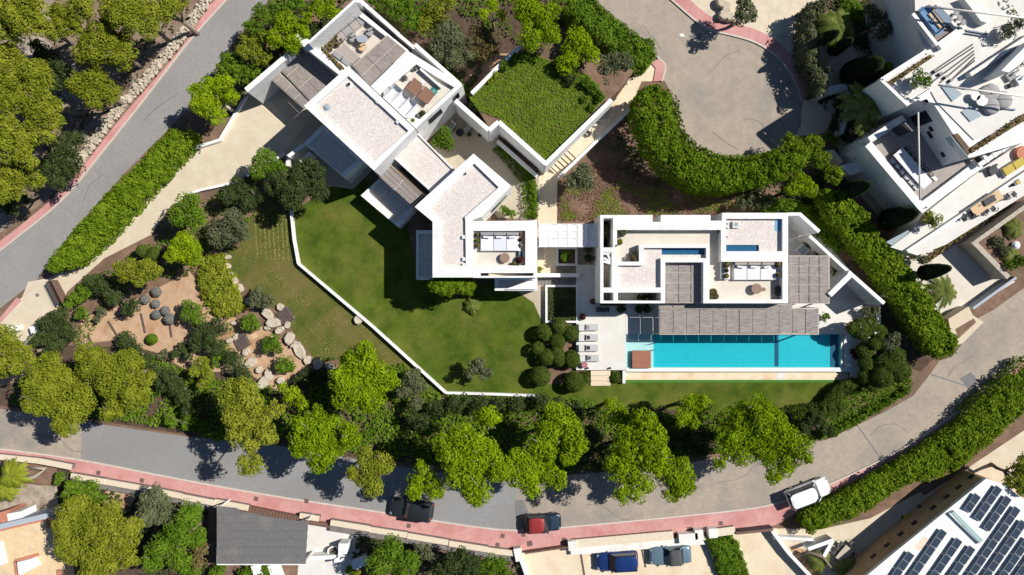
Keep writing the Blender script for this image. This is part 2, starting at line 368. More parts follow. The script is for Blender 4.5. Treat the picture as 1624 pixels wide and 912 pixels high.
def sample_poly(poly, n):
    poly = np.array([(p[0], p[1]) for p in poly]); lo, hi = poly.min(0), poly.max(0); out = []; c = 0
    while c < n:
        P = rng.uniform(lo, hi, (n * 3, 2)); P = P[in_poly(P, poly)]; out.append(P); c += len(P)
        if not len(P) and c == 0 and len(out) > 50: break
    return np.concatenate(out)[:n]
def area(poly): return abs(sum(a[0] * b[1] - b[0] * a[1] for a, b in zip(poly, poly[1:] + poly[:1]))) / 2
def hedge_tris(px, zt, z0=0.0, size=.22, puff=.42, rough=.35, dens=1.0):
    poly = [(p.x, p.y) for p in PX(px, zt)]; A = area(poly); out = []
    n = int(1.9 * A / (puff * puff)); C = sample_poly(poly, n); ed = edge_dist(C, poly)
    kp = ed > puff * rng.uniform(.15, .85, len(ed)); C = C[kp]; ed = ed[kp]
    for c, e in zip(C, ed):
        pr = puff * rng.uniform(.7, 1.3); z = zt - pr - rng.uniform(0, rough) - max(0, .6 - e) * .7 - .3 * max(0, math.sin(c[0] * .9 + 1.3 * math.sin(c[1] * .7))) * min(1, rough * 3)
        m = max(6, int(dens * 3.2 * pr * pr / (size * size * .34))); nd = sphere_dirs(m, -.1)
        out.append(tufts(np.array([c[0], c[1], z]) + nd * pr * rng.uniform(.8, 1.05, (m, 1)), nd, size, 4))
    pp = np.array(poly); cen = pp.mean(0)
    for i in range(len(pp)):                       # sides
        a, b = pp[i], pp[(i + 1) % len(pp)]; L = np.linalg.norm(b - a); m = int(dens * L * (zt - z0) / (size * size * .55))
        if m < 1: continue
        t = rng.uniform(0, 1, (m, 1)); zz = rng.uniform(z0, zt - .3, m); P = a + (b - a) * t
        nr = np.array([b[1] - a[1], a[0] - b[0]]) / max(L, 1e-6)
        if nr @ ((a + b) / 2 - cen) < 0: nr = -nr
        P = P - nr * rng.uniform(.1, .5, (m, 1)); N = np.repeat(np.array([[nr[0], nr[1], .4]]), m, 0)
        out.append(tufts(np.column_stack([P, zz]), N, size * 1.25, 3))
    ic = sample_poly(poly, int(A * 9)); e = edge_dist(ic, poly); ic = ic[e > .35]
    N = np.repeat(np.array([[0, 0, 1.]]), len(ic), 0)
    out.append(tufts(np.column_stack([ic, rng.uniform(max(z0, zt - 1.2), zt - .55, len(ic))]), N, .6, 3, .9, .4))
    return np.concatenate(out)
def hedge(label, px, zt, kind='hedge', z0=0.0, group=None, name='hedge', cat='hedge', **k):
    o = link_tris(name, hedge_tris(px, zt, z0, **k), leaf[kind]); return tag(o, label, cat, group)
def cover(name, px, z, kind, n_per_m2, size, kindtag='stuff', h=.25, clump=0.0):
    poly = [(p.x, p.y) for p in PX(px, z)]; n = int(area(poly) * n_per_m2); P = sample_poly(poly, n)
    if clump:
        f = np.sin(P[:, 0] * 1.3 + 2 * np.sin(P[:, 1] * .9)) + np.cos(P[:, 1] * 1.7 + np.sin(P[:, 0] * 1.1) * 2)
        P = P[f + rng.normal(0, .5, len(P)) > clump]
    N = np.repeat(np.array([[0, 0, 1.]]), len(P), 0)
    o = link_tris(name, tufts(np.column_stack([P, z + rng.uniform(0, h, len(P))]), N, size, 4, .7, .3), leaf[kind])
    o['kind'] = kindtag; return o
def palm(label, crown_px, z, base_px, length=2.2, n=22, group=None, kind='palm', name='palm_tree', r=.16):
    c = W(*crown_px, z); b = W(*base_px, 0); t = thing(name, label, 'palm', b, 0, group)
    m = MB(); m.smooth = True; m.tube([b, b.lerp(c, .5) + Vector((.1, 0, 0)), c], [r * 1.3, r, r * .9], 9); m.build('trunk', bark, t)
    out = []
    for i in range(n):
        a = 2 * math.pi * i / n + random.uniform(-.15, .15); L = length * random.uniform(.75, 1.1); up = random.uniform(-.1, .9)
        P = []
        for s in np.linspace(0, 1, 9):
            P.append(np.array([c.x + math.cos(a) * L * s * math.cos(up * .6), c.y + math.sin(a) * L * s * math.cos(up * .6), c.z + L * (up * .6 * s - (.55 + .3 * up) * s * s)]))
        sd = np.array([-math.sin(a), math.cos(a), 0])
        for k in range(8):
            p, q = P[k], P[k + 1]; wv = .028 * (1 - k / 9)
            out.append([p - sd * wv, p + sd * wv, q])
            for e in (-1, 1):
                for f in (.2, .5, .8):
                    o_ = p + (q - p) * f; ll = L * .26 * math.sin(math.pi * min(1, (k + f + .8) / 9.2))
                    tip = o_ + sd * e * ll * .85 + (q - p) / np.linalg.norm(q - p) * ll * .5 + np.array([0, 0, -.25 * ll])
                    out.append([o_, o_ + (q - p) * .42, tip])
    link_tris('fronds', np.array(out), leaf[kind], t); return t
def cypress(label, tip_px, base_px, h, r, group='cypresses', kind='cypress'):
    b = W(*base_px, 0); tp = W(*tip_px, h); t = thing('cypress_tree', label, 'tree', b, 0, group); out = []
    n = int(2600 * r * h / 5); s = rng.uniform(.06, 1, n); a = rng.uniform(0, 2 * math.pi, n)
    rr = r * np.minimum(1, s * 5) * np.sqrt(np.maximum(0, 1 - s ** 1.6)) * rng.uniform(.8, 1.05, n)
    base = np.array(b)[None] + (np.array(tp) - np.array(b))[None] * s[:, None]
    N = np.stack([np.cos(a) * .6, np.sin(a) * .6, np.ones(n)], 1)
    out = tufts(base + np.stack([np.cos(a) * rr, np.sin(a) * rr, np.zeros(n)], 1), N, .22, 4, .45)
    link_tris('crown', out, leaf[kind], t)
    m = MB(); m.tube([b, b.lerp(tp, .9)], [.12, .03], 7); m.build('trunk', bark, t); return t
# ------------------------------------------------------------------ setting: ground, roads, pavements
def struct(name, px, z, material, th=.06):
    b = MB(); b.slab(px, z, th); o = b.build(name, material); o['kind'] = 'structure'; return o
def smooth_line(p, k=2):
    for _ in range(k):
        q = [p[0]]
        for a, b in zip(p, p[1:]): q += [(a[0] * .75 + b[0] * .25, a[1] * .75 + b[1] * .25), (a[0] * .25 + b[0] * .75, a[1] * .25 + b[1] * .75)]
        p = q + [p[-1]]
    return p
def offset_line(p, d):
    out = []
    for i in range(len(p)):
        a = p[max(i - 1, 0)]; b = p[min(i + 1, len(p) - 1)]; L = math.hypot(b[0] - a[0], b[1] - a[1]) or 1
        out.append((p[i][0] - (b[1] - a[1]) / L * d, p[i][1] + (b[0] - a[0]) / L * d))
    return out
def strip(name, line, d0, d1, z, material, th=.16):
    """a band that follows a surveyed line (pavement, kerb): quads from offset d0 to offset d1 (photo px)"""
    A, B = PX(offset_line(line, d0), z), PX(offset_line(line, d1), z); b = MB(); n = len(A)
    vs = [p for q in zip(A, B) for p in q]; vs += [p - Vector((0, 0, th)) for p in vs]; m = 2 * n; fs = []
    for i in range(n - 1):
        k = 2 * i; fs += [(k, k + 1, k + 3, k + 2), (m + k, m + k + 2, m + k + 3, m + k + 1), (k, k + 2, m + k + 2, m + k), (k + 1, m + k + 1, m + k + 3, k + 3)]
    fs += [(0, m, m + 1, 1), (2 * n - 2, 2 * n - 1, m + 2 * n - 1, m + 2 * n - 2)]
    b.add(vs, fs); o = b.build(name, material); o['kind'] = 'structure'; return o
g = MB(); g.poly([(-260, -260, 0), (260, -260, 0), (260, 260, 0), (-260, 260, 0)]); o = g.build('ground', soil); o['kind'] = 'structure'
# upper left road with its red pavement
pav_in = smooth_line([(372, -16), (358, 0), (309, 53), (260, 116), (217, 172), (140, 268), (98, 320), (0, 397), (-30, 420)])
pav_out = smooth_line([(352, -18), (337, 0), (298, 63), (242, 130), (189, 189), (130, 267), (79, 320), (0, 383), (-30, 404)])
struct('road', pav_in + [(-30, 520), (0, 489), (60, 442), (110, 372), (200, 272), (300, 172), (375, 60), (440, -16)], .012, asph_up)
def band(name, l1, l2, z, material, th=.14):
    b = MB(); b.prism([(p.x, p.y) for p in PX(l1, z)] + [(p.x, p.y) for p in PX(l2[::-1], z)], z - th, z); o = b.build(name, material); o['kind'] = 'structure'; return o
band('pavement', pav_in, pav_out, .13, pink)
strip('kerb', pav_in, -1.4, .9, .137, kerbm)
struct('pavement', [(-20, 524), (0, 504), (26, 472), (34, 476), (0, 512), (-20, 534)], .12, pink)
# lower street
up = [(-30, 643), (0, 648), (160, 673), (300, 693), (420, 703), (560, 728), (700, 750), (830, 760), (960, 748), (1100, 733), (1200, 713), (1262, 704), (1310, 698), (1400, 655), (1448, 628), (1470, 600), (1490, 572), (1510, 566), (1530, 540), (1545, 508), (1575, 492), (1640, 445)]
kerb = smooth_line([(-30, 710), (0, 712), (128, 729), (260, 756), (420, 785), (520, 800), (620, 815), (730, 833), (812, 843), (880, 838), (1000, 827), (1100, 817), (1215, 805), (1290, 780), (1400, 730), (1460, 695), (1540, 640), (1590, 600), (1640, 552)])
struct('road', up + kerb[::-1], .012, asph_old)
upn = [(130, 668), (160, 673), (300, 693), (420, 703), (560, 728), (700, 750), (818, 759)]
lown = [p for p in kerb if 128 < p[0] < 818]
struct('road_surface', upn + [(819, 843)] + lown[::-1] + [(128, 729)], .02, asph_new)
struct('road_patch', [(817, 794), (829, 792), (838, 812), (826, 818), (817, 817)], .026, patch)
struct('road_patch', [(1522, 600), (1540, 590), (1552, 604), (1535, 616)], .018, patch)
for ln in ([(1477, 594), (1560, 621)], [(1358, 672), (1398, 729)], [(1268, 700), (1290, 690)]):
    a, b_ = W(*ln[0], .02), W(*ln[1], .02); q = MB(); q.wall(a, b_, .12, .0, .02); q.build('road_seam', patch)['kind'] = 'structure'
pout = smooth_line([(-30, 719), (0, 722), (110, 740), (113, 752), (230, 775), (330, 797), (460, 822), (600, 846), (700, 862), (826, 877), (880, 866), (1000, 853), (1100, 845), (1150, 842), (1230, 836), (1262, 812), (1310, 790), (1400, 745), (1465, 706), (1545, 651), (1595, 612), (1640, 566)])
band('pavement', kerb, pout, .13, pink)
strip('kerb', kerb, -1.3, 1.0, .137, kerbm)
# turning circle
cul = smooth_line([(1048, -16), (1068, 2), (1120, 47), (1160, 55), (1205, 68), (1242, 97), (1264, 132), (1273, 168), (1268, 202), (1255, 232), (1205, 258), (1150, 262), (1098, 240), (1078, 205), (1070, 160), (1056, 130), (1048, 124), (1056, 104), (1045, 92), (1020, 75), (985, 40), (930, -16)])
struct('turning_circle', cul, .012, asph_cul)
ringin = smooth_line([(1048, -16), (1068, 2), (1120, 47), (1160, 55), (1205, 68), (1242, 97), (1264, 132), (1272, 160)])
strip('pavement', ringin, -19, 0, .13, pink)
strip('kerb', ringin, -1.5, 1.2, .137, kerbm)
struct('pavement', [(1273, 160), (1291, 153), (1300, 166), (1330, 152), (1325, 175), (1310, 212), (1262, 216), (1270, 198)], .125, beige)
struct('pavement', [(1046, 92), (1058, 103), (1050, 128), (1036, 129), (1040, 108), (1033, 100)], .13, pink)
strip('kerb', smooth_line([(1042, 90), (1058, 103), (1050, 129)]), -1.2, 1.0, .137, kerbm)
struct('path', [(1040, 98), (1042, 108), (1036, 129), (1014, 129), (1005, 150), (985, 150), (985, 138), (1006, 118), (1020, 106)], .03, beige)
struct('road_patch', [(1092, 56), (1112, 54), (1110, 64), (1096, 63)], .018, patch)
struct('road_marking', [(1077, 54), (1083, 53), (1087, 58), (1080, 58)], .018, white)
# beige ground beyond the turning circle
struct('yard', [(1075, -16), (1130, 38), (1200, 48), (1245, 78), (1266, 110), (1290, 60), (1300, -16)], .10, stoneyard := mat('compacted_gravel', (.55, .47, .35), (.63, .55, .43), scale=1.3, rough=.95, bump=.3, c3=(.42, .37, .30), s3=.4, w3=(.5, .75)))
struct('drive', [(1300, 72), (1316, 62), (1350, 70), (1372, 96), (1340, 125), (1330, 150), (1312, 152), (1308, 120), (1298, 95)], .05, beige)
for a in ((1359, 74), (1369, 79)):
    struct('paving_strip', [a, (a[0] + 7, a[1] - 2), (a[0] + 19, a[1] + 20), (a[0] + 10, a[1] + 24)], .06, beige)
struct('drive', [(1325, 215), (1343, 226), (1400, 208), (1470, 330), (1440, 370), (1390, 340), (1340, 280)], .04, court)
struct('yard', [(1370, 40), (1400, 20), (1475, 80), (1420, 130), (1385, 100)], .04, court)
# right neighbour's lower drive
struct('drive', [(1395, 470), (1430, 420), (1450, 385), (1560, 320), (1640, 270), (1640, 330), (1540, 390), (1545, 400), (1598, 438), (1610, 447), (1540, 488), (1490, 500)], .05, creamfl)
# villa drive
struct('drive', [(520, 150), (470, 215), (452, 243), (400, 275), (370, 292), (315, 302), (268, 330), (240, 372), (165, 410), (107, 462), (96, 484), (60, 530), (55, 548), (30, 552), (0, 516), (-20, 540), (-20, 508), (4, 503), (34, 474), (45, 447), (78, 441), (112, 424), (182, 370), (252, 290), (296, 238), (348, 222), (392, 150), (440, 120)], .035, drive)
struct('drive_apron', [(2, 506), (34, 472), (70, 452), (90, 484), (60, 510), (52, 528), (22, 520), (0, 518)], .045, drive)
struct('paved_yard', [(440, 235), (520, 160), (610, 250), (560, 300), (520, 295), (470, 262)], .025, court)
struct('drive_band', [(420, 150), (455, 190), (446, 198), (408, 162)], .043, beige)
# lawns
struct('lawn', [(464, 335), (520, 300), (560, 270), (640, 330), (660, 420), (700, 445), (790, 450), (852, 468), (868, 508), (914, 590), (940, 604), (1345, 606), (1345, 640), (1300, 660), (950, 645), (855, 628), (707, 623), (474, 418)], .024, lawn)
struct('lawn', [(400, 340), (462, 330), (474, 419), (640, 566), (705, 622), (690, 640), (600, 600), (540, 570), (505, 575), (470, 535), (452, 500), (420, 480), (385, 450), (366, 430), (362, 400), (380, 390)], .022, lawn_dry)
struct('bright_turf', [(990, 603), (1345, 602), (1345, 606), (990, 607)], .05, turf)
# garden soils
struct('garden_bed', [(128, 505), (190, 486), (225, 470), (260, 452), (300, 430), (330, 470), (360, 500), (420, 520), (470, 560), (500, 585), (440, 620), (390, 590), (300, 590), (250, 560), (180, 540), (130, 545)], .012, soil_red)
struct('garden_bed', [(868, 512), (912, 508), (912, 606), (866, 610), (852, 560)], .03, soil)
struct('garden_bed', [(715, 95), (760, 85), (812, 85), (800, 96), (748, 150), (712, 118)], .014, soil_red)
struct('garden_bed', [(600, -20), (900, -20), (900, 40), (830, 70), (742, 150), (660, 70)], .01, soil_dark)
struct('garden_bed', [(886, 275), (960, 200), (1010, 190), (1080, 280), (1180, 300), (1160, 340), (1048, 345), (886, 348)], .012, soil)
struct('garden_bed', [(1400, 395), (1440, 470), (1460, 560), (1480, 570), (1460, 590), (1390, 560), (1390, 490), (1330, 420)], .012, soil_dark)
struct('forest_floor', [(-30, -30), (340, -30), (300, 50), (240, 125), (130, 260), (70, 320), (-30, 390)], .006, mat('forest_soil', (.17, .115, .08), (.27, .20, .145), scale=.9, rough=1, bump=.8, bscale=12, c3=(.33, .30, .265), s3=.25, w3=(.5, .68)))
struct('rocky_outcrop', [(-5, 60), (60, 50), (85, 75), (50, 120), (0, 125)], .02, soil_grey)
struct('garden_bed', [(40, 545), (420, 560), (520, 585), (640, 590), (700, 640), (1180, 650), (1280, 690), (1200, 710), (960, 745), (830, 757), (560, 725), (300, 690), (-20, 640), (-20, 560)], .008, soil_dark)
struct('dirt_path', [(0, 596), (60, 590), (62, 600), (0, 612)], .02, soil_red)
struct('garden_bed', [(1570, 340), (1640, 300), (1640, 420), (1600, 440), (1545, 392)], .07, soil)
struct('yard', [(-20, 770), (30, 765), (60, 770), (90, 770), (96, 810), (60, 830), (-20, 820)], .02, soil_grey)
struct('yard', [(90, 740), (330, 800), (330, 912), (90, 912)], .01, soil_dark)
struct('bare_soil', [(166, 772), (222, 778), (205, 805), (165, 805)], .02, soil_red)
struct('terrace', [(480, 820), (570, 842), (570, 930), (470, 930)], .05, whitepav)
struct('drive', [(828, 876), (890, 868), (1060, 855), (1120, 850), (1200, 930), (836, 930)], .03, beige)
struct('drive', [(1150, 846), (1232, 838), (1262, 850), (1300, 930), (1200, 930)], .03, beige)
struct('patio', [(1235, 838), (1300, 840), (1380, 822), (1460, 780), (1470, 790), (1400, 860), (1360, 930), (1250, 930)], .035, drive)
struct('patio', [(1395, 850), (1460, 790), (1520, 752), (1640, 672), (1640, 810), (1420, 930), (1350, 930)], .03, drive)
# service hatches in the red pavement
for i, (x, y) in enumerate([(156, 750), (225, 762), (406, 791), (486, 795), (648, 834), (797, 850), (789, 864), (830, 848), (840, 862), (894, 856), (1094, 840), (1143, 830)]):
    p = W(x, y, .137); s = .42 if i not in (8, 10) else .55; q = MB(); q.box((p.x, p.y, .128), (s, s, .024), math.radians(-12 if x < 800 else 6))
    tag(q.build('hatch', mat('hatch_steel', (.14, .085, .08), rough=.7)), 'small square service hatches set in the red pavement of the lower street', 'hatch', 'hatches in the red pavement')
# dry stone wall along the upper road
ds = smooth_line([(345, -10), (330, 2), (290, 62), (234, 128), (181, 186), (124, 264)], 2)
t = thing('dry_stone_wall', 'long dry stone wall of loose pale stones along the upper road pavement', 'stone wall', W(234, 128, 0))
core = MB()
for a, b_ in zip(ds, ds[1:]): core.wall(W(*a, 0), W(*b_, 0), .75, 0, .38)
core.build('core', stone, t)
sb = MB()
for a, b_ in zip(ds, ds[1:]):
    A, B = W(*a, 0), W(*b_, 0); L = (B - A).length
    for k in range(int(L * 22)):
        p = A.lerp(B, random.random()); nn = Vector((-(B - A).y, (B - A).x, 0)).normalized() * random.uniform(-.48, .48)
        s = random.uniform(.13, .28); sb.rbox((p.x + nn.x, p.y + nn.y, .36 + random.uniform(0, .16)), (s * 1.25, s, s), random.uniform(0, 3.1), .09)
o = sb.build('stones', stone, t); o['kind'] = 'stuff'
# boundary wall of the lower street: runs of coped masonry
t = thing('boundary_wall', 'stepped masonry boundary wall with beige coping along the lower street pavement', 'wall', W(560, 840, 0))
def coped(t, a, b, z=.9, th=.46, cm=None, wm=None):
    A, B = W(*a, z), W(*b, z); q = MB(); q.wall(A, B, th, 0, z - .12); q.build('wall', wm or greywood, t)
    q = MB(); q.wall(A, B, th + .1, z - .117, z); q.build('coping_slab', cm or coping, t)
segs = [((-10, 724), (60, 731)), ((60, 731), (113, 741)), ((112, 755), (165, 764)), ((165, 764), (222, 774)), ((222, 774), (288, 787)), ((288, 788), (340, 798)), ((340, 796), (394, 806)),
        ((475, 818), (506, 823)), ((524, 829), (586, 839)), ((586, 840), (646, 849)), ((646, 850), (711, 861)), ((712, 862), (774, 872)), ((774, 873), (816, 878))]
for i, (a, b_) in enumerate(segs): coped(t, a, b_, .8 + .05 * (i % 3))
fz = MB()
for a, b_ in segs[2:6] + segs[8:]:
    fz.wall(W(a[0] - 1, a[1] + 8, .5), W(b_[0] - 1, b_[1] + 8, .5), .55, 0, .5 + .02 * (a[0] % 3))
fz.build('ledge', greywood, t)
t = thing('boundary_wall', 'low white boundary wall with beige gravel top above the car court with the blue car', 'wall', W(960, 860, 0))
coped(t, (907, 863), (1068, 849), .7, .75); coped(t, (905, 874), (1120, 857), .5, .7, whiteg, whiteg)
coped(t, (1136, 845), (1166, 841), .72, .7)
for (x, y) in ((908, 866), (1092, 854), (1109, 848), (1131, 846)):
    p = W(x, y, .95); q = MB(); w = .85 if x != 1092 else 1.9; q.box((p.x, p.y, .475), (w, .95, .95), .08); q.build('pier', whiteg, t)
t = thing('entrance_pier', 'white gate pier at the corner of the car court beside the red pavement', 'pier', W(822, 880, 0))
q = MB(); p = W(822, 880, 1); q.box((p.x, p.y, .5), (.75, 1.3, 1.0), .2); q.build('pillar', whiteg, t)
q = MB(); q.wall(W(826, 886, .8), W(838, 920, .8), .4, 0, .8); q.build('side_wall', white, t)
t = thing('timber_gate', 'sliding brown timber gate beside the dark pavilion roof at the red pavement', 'gate', W(430, 818, 0))
for k in range(18):
    a = W(392 + k * 4.7, 809 + k * .95, .7); q = MB(); q.box((a.x, a.y, .35), (.26, .75, .7), -.2); q.build('board', slatwood, t)
q = MB(); q.wall(W(348, 804, .6), W(392, 813, .6), .4, 0, .6); q.build('rail', slatwood, t)
q = MB(); q.wall(W(474, 826, .5), W(524, 834, .5), .4, 0, .5); q.build('rail', slatwood, t)
t = thing('timber_gate', 'low dark brown gate closing the car court right of the clipped lawn hedge', 'gate', W(1195, 843, 0))
q = MB(); q.wall(W(1168, 846, .9), W(1225, 840, .9), .3, 0, .9); q.build('panel', slatwood, t)
q = MB(); q.wall(W(1172, 843, .95), W(1225, 837, .95), .12, 0, .95); q.build('rail', steel, t)
t = thing('timber_gate', 'dark gate between the two white piers at the left of the car court', 'gate', W(850, 880, 0))
q = MB(); q.wall(W(832, 878, .9), W(902, 868, .9), .14, 0, .9); q.build('panel', slatwood, t)
# villa gate
t = thing('driveway_gate', 'brown sliding driveway gate with slatted panel across the beige drive', 'gate', W(92, 462, 0))
q = MB(); q.prism([(p.x, p.y) for p in PX([(80, 444), (90, 444), (105, 472), (98, 481)], 1.3)], 1.15, 1.3); q.build('top_plate', slatwood, t)
for k in range(13):
    a = W(75 + k * 1.35, 447 + k * 2.7, 1.0); q = MB(); q.box((a.x, a.y, .55), (.5, .05, 1.0), math.radians(35)); q.build('bar', sleeper, t)
q = MB(); q.wall(W(74, 447, 1), W(92, 483, 1), .09, .9, 1.0); q.build('rail', sleeper, t)
q = MB(); q.wall(W(78, 445, 1), W(96, 481, 1), .08, .5, .58); q.build('rail', sleeper, t)
t = thing('gate_pillar', 'low white rendered pillar beside the drive entrance under the olive pine', 'pillar', W(55, 524, 0))
q = MB(); p = W(57, 522, .9); q.box((p.x, p.y, .45), (1.2, .8, .9), .3); q.build('block', white, t)
q = MB(); p = W(20, 520, .8); q.box((p.x, p.y, .4), (1.1, .6, .8), -.02); tag(q.build('gate_pillar', whiteg), 'flat stone topped pillar at the left edge of the drive apron', 'pillar')
q = MB(); p = W(59, 468, .06); q.box((p.x, p.y, .05), (.35, .35, .03), .4); tag(q.build('drain_cover', greywood), 'small square drain cover on the beige drive apron near the gate', 'drain cover')
q = MB()
for a, b_ in zip([(392, 148), (348, 222), (296, 238), (250, 290), (182, 370), (114, 424)][:-1], [(348, 222), (296, 238), (250, 290), (182, 370), (114, 424)]): q.wall(W(*a, .45), W(*b_, .45), .28, 0, .45 + .003 * (a[0] % 7))
tag(q.build('drive_wall', white), 'low white curved wall between the villa drive and the long green hedge', 'wall')
q = MB()
for a, b_ in zip([(452, 243), (420, 262), (370, 290), (318, 301)], [(420, 262), (370, 290), (318, 301), (300, 308)]): q.wall(W(*a, .4), W(*b_, .4), .25, 0, .4 + .003 * (a[0] % 5))
tag(q.build('drive_wall', white), 'low white wall on the lawn side of the villa drive under dark shrubs', 'wall')
# lawn wall
t = thing('lawn_wall', 'thin white kinked wall crossing the big lawn down to the pine belt', 'wall', W(473, 418, 0))
q = MB(); pl = [(461, 330), (466, 380), (473, 418), (590, 517), (707, 623), (780, 625), (856, 628)]
for i, (a, b_) in enumerate(zip(pl, pl[1:])): q.wall(W(*a, .55), W(*b_, .55), .2, 0, .55 + .002 * i)
q.build('wall', white, t)
q = MB()
for i, (a, b_) in enumerate(zip(pl, pl[1:])): q.wall(W(*a, .56), W(*b_, .56), .25, .548 + .002 * i, .6 + .002 * i)
q.build('coping', white, t)
# ------------------------------------------------------------------ the villa
def block(root, outer, inner, zt, zf, fname, fmat, z0=0.0, wm=None, name='wall', zi=None):
    wm = wm or white; O = PX(outer, zt); I = PX(inner, zt); n = len(O); b = MB()
    vs = [(p.x, p.y, z0) for p in O] + [tuple(p) for p in O] + [tuple(p) for p in I] + [(p.x, p.y, zf - .08) for p in I]
    fs = []
    for i in range(n):
        j = (i + 1) % n
        fs += [(i, j, n + j, n + i), (n + i, n + j, 2 * n + j, 2 * n + i), (2 * n + i, 2 * n + j, 3 * n + j, 3 * n + i)]
    b.add(vs, fs); w = b.build(name, wm, root)
    b = MB(); c = sum(I, Vector()) / n; b.poly([(p.x, p.y, zf) for p in I]); f = b.build(fname, fmat, root)
    return w, f
def slabs(root, name, px, z, th, material, parent=None):
    b = MB(); b.slab(px, z, th); return b.build(name, material, parent or root)
def quad_lerp(q, u, v):
    a = (q[0][0] + (q[1][0] - q[0][0]) * u, q[0][1] + (q[1][1] - q[0][1]) * u); b = (q[3][0] + (q[2][0] - q[3][0]) * u, q[3][1] + (q[2][1] - q[3][1]) * u)
    return (a[0] + (b[0] - a[0]) * v, a[1] + (b[1] - a[1]) * v)
def pergola(root, q, z, nu, nv, material, posts=True, fr=None):
    """brushwood mat panels on a light frame: q = 4 px corners, nu x nv panels"""
    fr = fr or mat('pergola_frame', (.42, .36, .30), (.50, .44, .38), scale=5, rough=.8)
    b = MB(); Z = z - .06
    for i in range(nu + 1): b.wall(W(*quad_lerp(q, i / nu, 0), Z), W(*quad_lerp(q, i / nu, 1), Z), .09, Z - .12, Z + .001 * i)
    for j in range(nv + 1): b.wall(W(*quad_lerp(q, 0, j / nv), Z), W(*quad_lerp(q, 1, j / nv), Z), .09, Z - .13, Z + .015 + .001 * j)
    if posts:
        for c in q: p = W(*c, z); b.box((p.x, p.y, (Z - .14) / 2), (.12, .12, Z - .15))
    f = b.build('pergola', fr, root); gu, gv = .035 / nu * 1.2, .03 / nv
    for i in range(nu):
        for j in range(nv):
            u0, u1, v0, v1 = i / nu + gu, (i + 1) / nu - gu, j / nv + gv, (j + 1) / nv - gv
            zz = z + random.uniform(-.012, .012); m = MB()
            P = [W(*quad_lerp(q, u, v), zz) for u, v in ((u0, v0), (u1, v0), (u1, v1), (u0, v1))]
            m.prism([(p.x, p.y) for p in P], zz - .05, zz)
            o = m.build('mat_panel', material, f)
    return f
A = thing('villa', 'white flat roofed villa wing with gravel roofs and angled terraces beside the beige drive', 'house', W(600, 250, 0))
# upper block and its two roof terraces
block(A, [(482, 168), (552.5, 105), (658, 204), (593, 270.5)], [(497, 168.5), (552.5, 120), (648, 207.5), (592, 257)], 7.0, 6.72, 'gravel_roof', gravel)
block(A, [(588, 136.5), (645.5, 80), (734, 134.5), (659.5, 203.5)], [(602.5, 150), (660, 102), (720.5, 138.5), (665, 189.5)], 6.55, 6.15, 'terrace_floor', creamfl)
block(A, [(499, 76), (566, 13), (648, 80), (588, 138), (553, 108), (547, 111)], [(508, 76.5), (566, 23), (640, 79), (588, 132), (553, 104), (547, 104)], 4.3, 3.7, 'terrace_floor', creamfl)
# perforated screen wall
s0, s1 = W(489, 68, 6.6), W(562.5, 1, 6.6); d = (s1 - s0).normalized(); rz = math.atan2(d.y, d.x); L = (s1 - s0).length
nrm = Vector((d.y, -d.x, 0)); b = MB()
for k in range(int(L / .3)):
    for m_ in range(8):
        p = s0 + d * (.2 + .3 * k + (.15 if m_ % 2 else 0)) + nrm * .115; b.box((p.x, p.y, 4.45 + .27 * m_), (.13, .03, .10), rz)
o = b.build('perforations', mat('screen_gap', (.38, .38, .37), rough=1), A); o['kind'] = 'stuff'
b = MB(); b.wall(s0, s1, .22, 0, 6.62); b.build('screen_wall', white, A)
b = MB(); b.wall(W(562.5, 1, 5.6), W(572, 2, 5.6), .3, 0, 5.6); b.wall(W(571, 0, 4.8), W(632, 54, 4.8), .34, 0, 4.75); b.build('wall', white, A)
b = MB(); b.wall(W(630, 53, 4.6), W(662, 80, 4.6), .3, 0, 4.6); b.build('wall', white, A)
b = MB(); b.wall(W(658, 70, 5.9), W(730, 134, 5.9), .34, 0, 5.88); b.build('wall', white, A)
b = MB(); b.wall(W(655, 80, 3.6), W(722, 140, 3.6), 1.3, 0, 3.6); b.build('ledge', whiteg, A)
# garage side
q = MB(); q.wall(W(467, 78, 4.4), W(390, 143, 4.4), .5, 0, 4.4); q.wall(W(469, 57, 5.1), W(545, 118, 5.1), .62, 0, 5.1); q.build('wall', white, A)
q = MB(); p0 = W(483, 68, 4.0); q.box((p0.x, p0.y, 2), (1.0, 1.2, 4.0), .75); q.build('wall', whiteg, A)
slabs(A, 'planter_soil', [(508, 79), (512, 76), (546, 108), (540, 112)], 5.13, .2, soil)
pergola(A, [(437, 101), (475, 70), (533, 122), (492, 160)], 3.3, 3, 3, mat45, posts=False)
pergola(A, [(421, 117), (433, 106), (491, 162), (481, 171)], 3.1, 1, 4, mat45, posts=False)
# lower blocks on the lawn side
block(A, [(482, 227), (511.5, 198), (575, 254), (545, 282)], [(489, 229.5), (512.5, 206), (566.5, 253.5), (541, 276)], 3.4, 3.2, 'gravel_roof', gravel)
b = MB(); b.wall(W(482, 229, 2.2), W(457, 248, 2.2), .35, 0, 2.2); b.wall(W(492, 242, 2.2), W(476, 256, 2.2), .3, 0, 2.2); b.build('wall', white, A)
b = MB(); b.wall(W(457, 246, 1.6), W(455, 263, 1.6), .3, 0, 1.6); b.build('wall', white, A)
block(A, [(593, 272), (659, 207), (722, 270), (683, 304), (620, 246.5)], [(600, 268), (659, 210), (718.5, 270), (683, 301.5), (622, 247)], 4.6, 4.42, 'gravel_roof', gravel)
pergola(A, [(597, 275), (616, 254), (673, 308), (654, 327)], 3.75, 4, 2, mat135)
b = MB(); b.wall(W(614, 256, 3.8), W(674, 310, 3.8), .22, 3.5, 3.83); b.build('beam', mat('tan_beam', (.42, .32, .23), rough=.8), A)
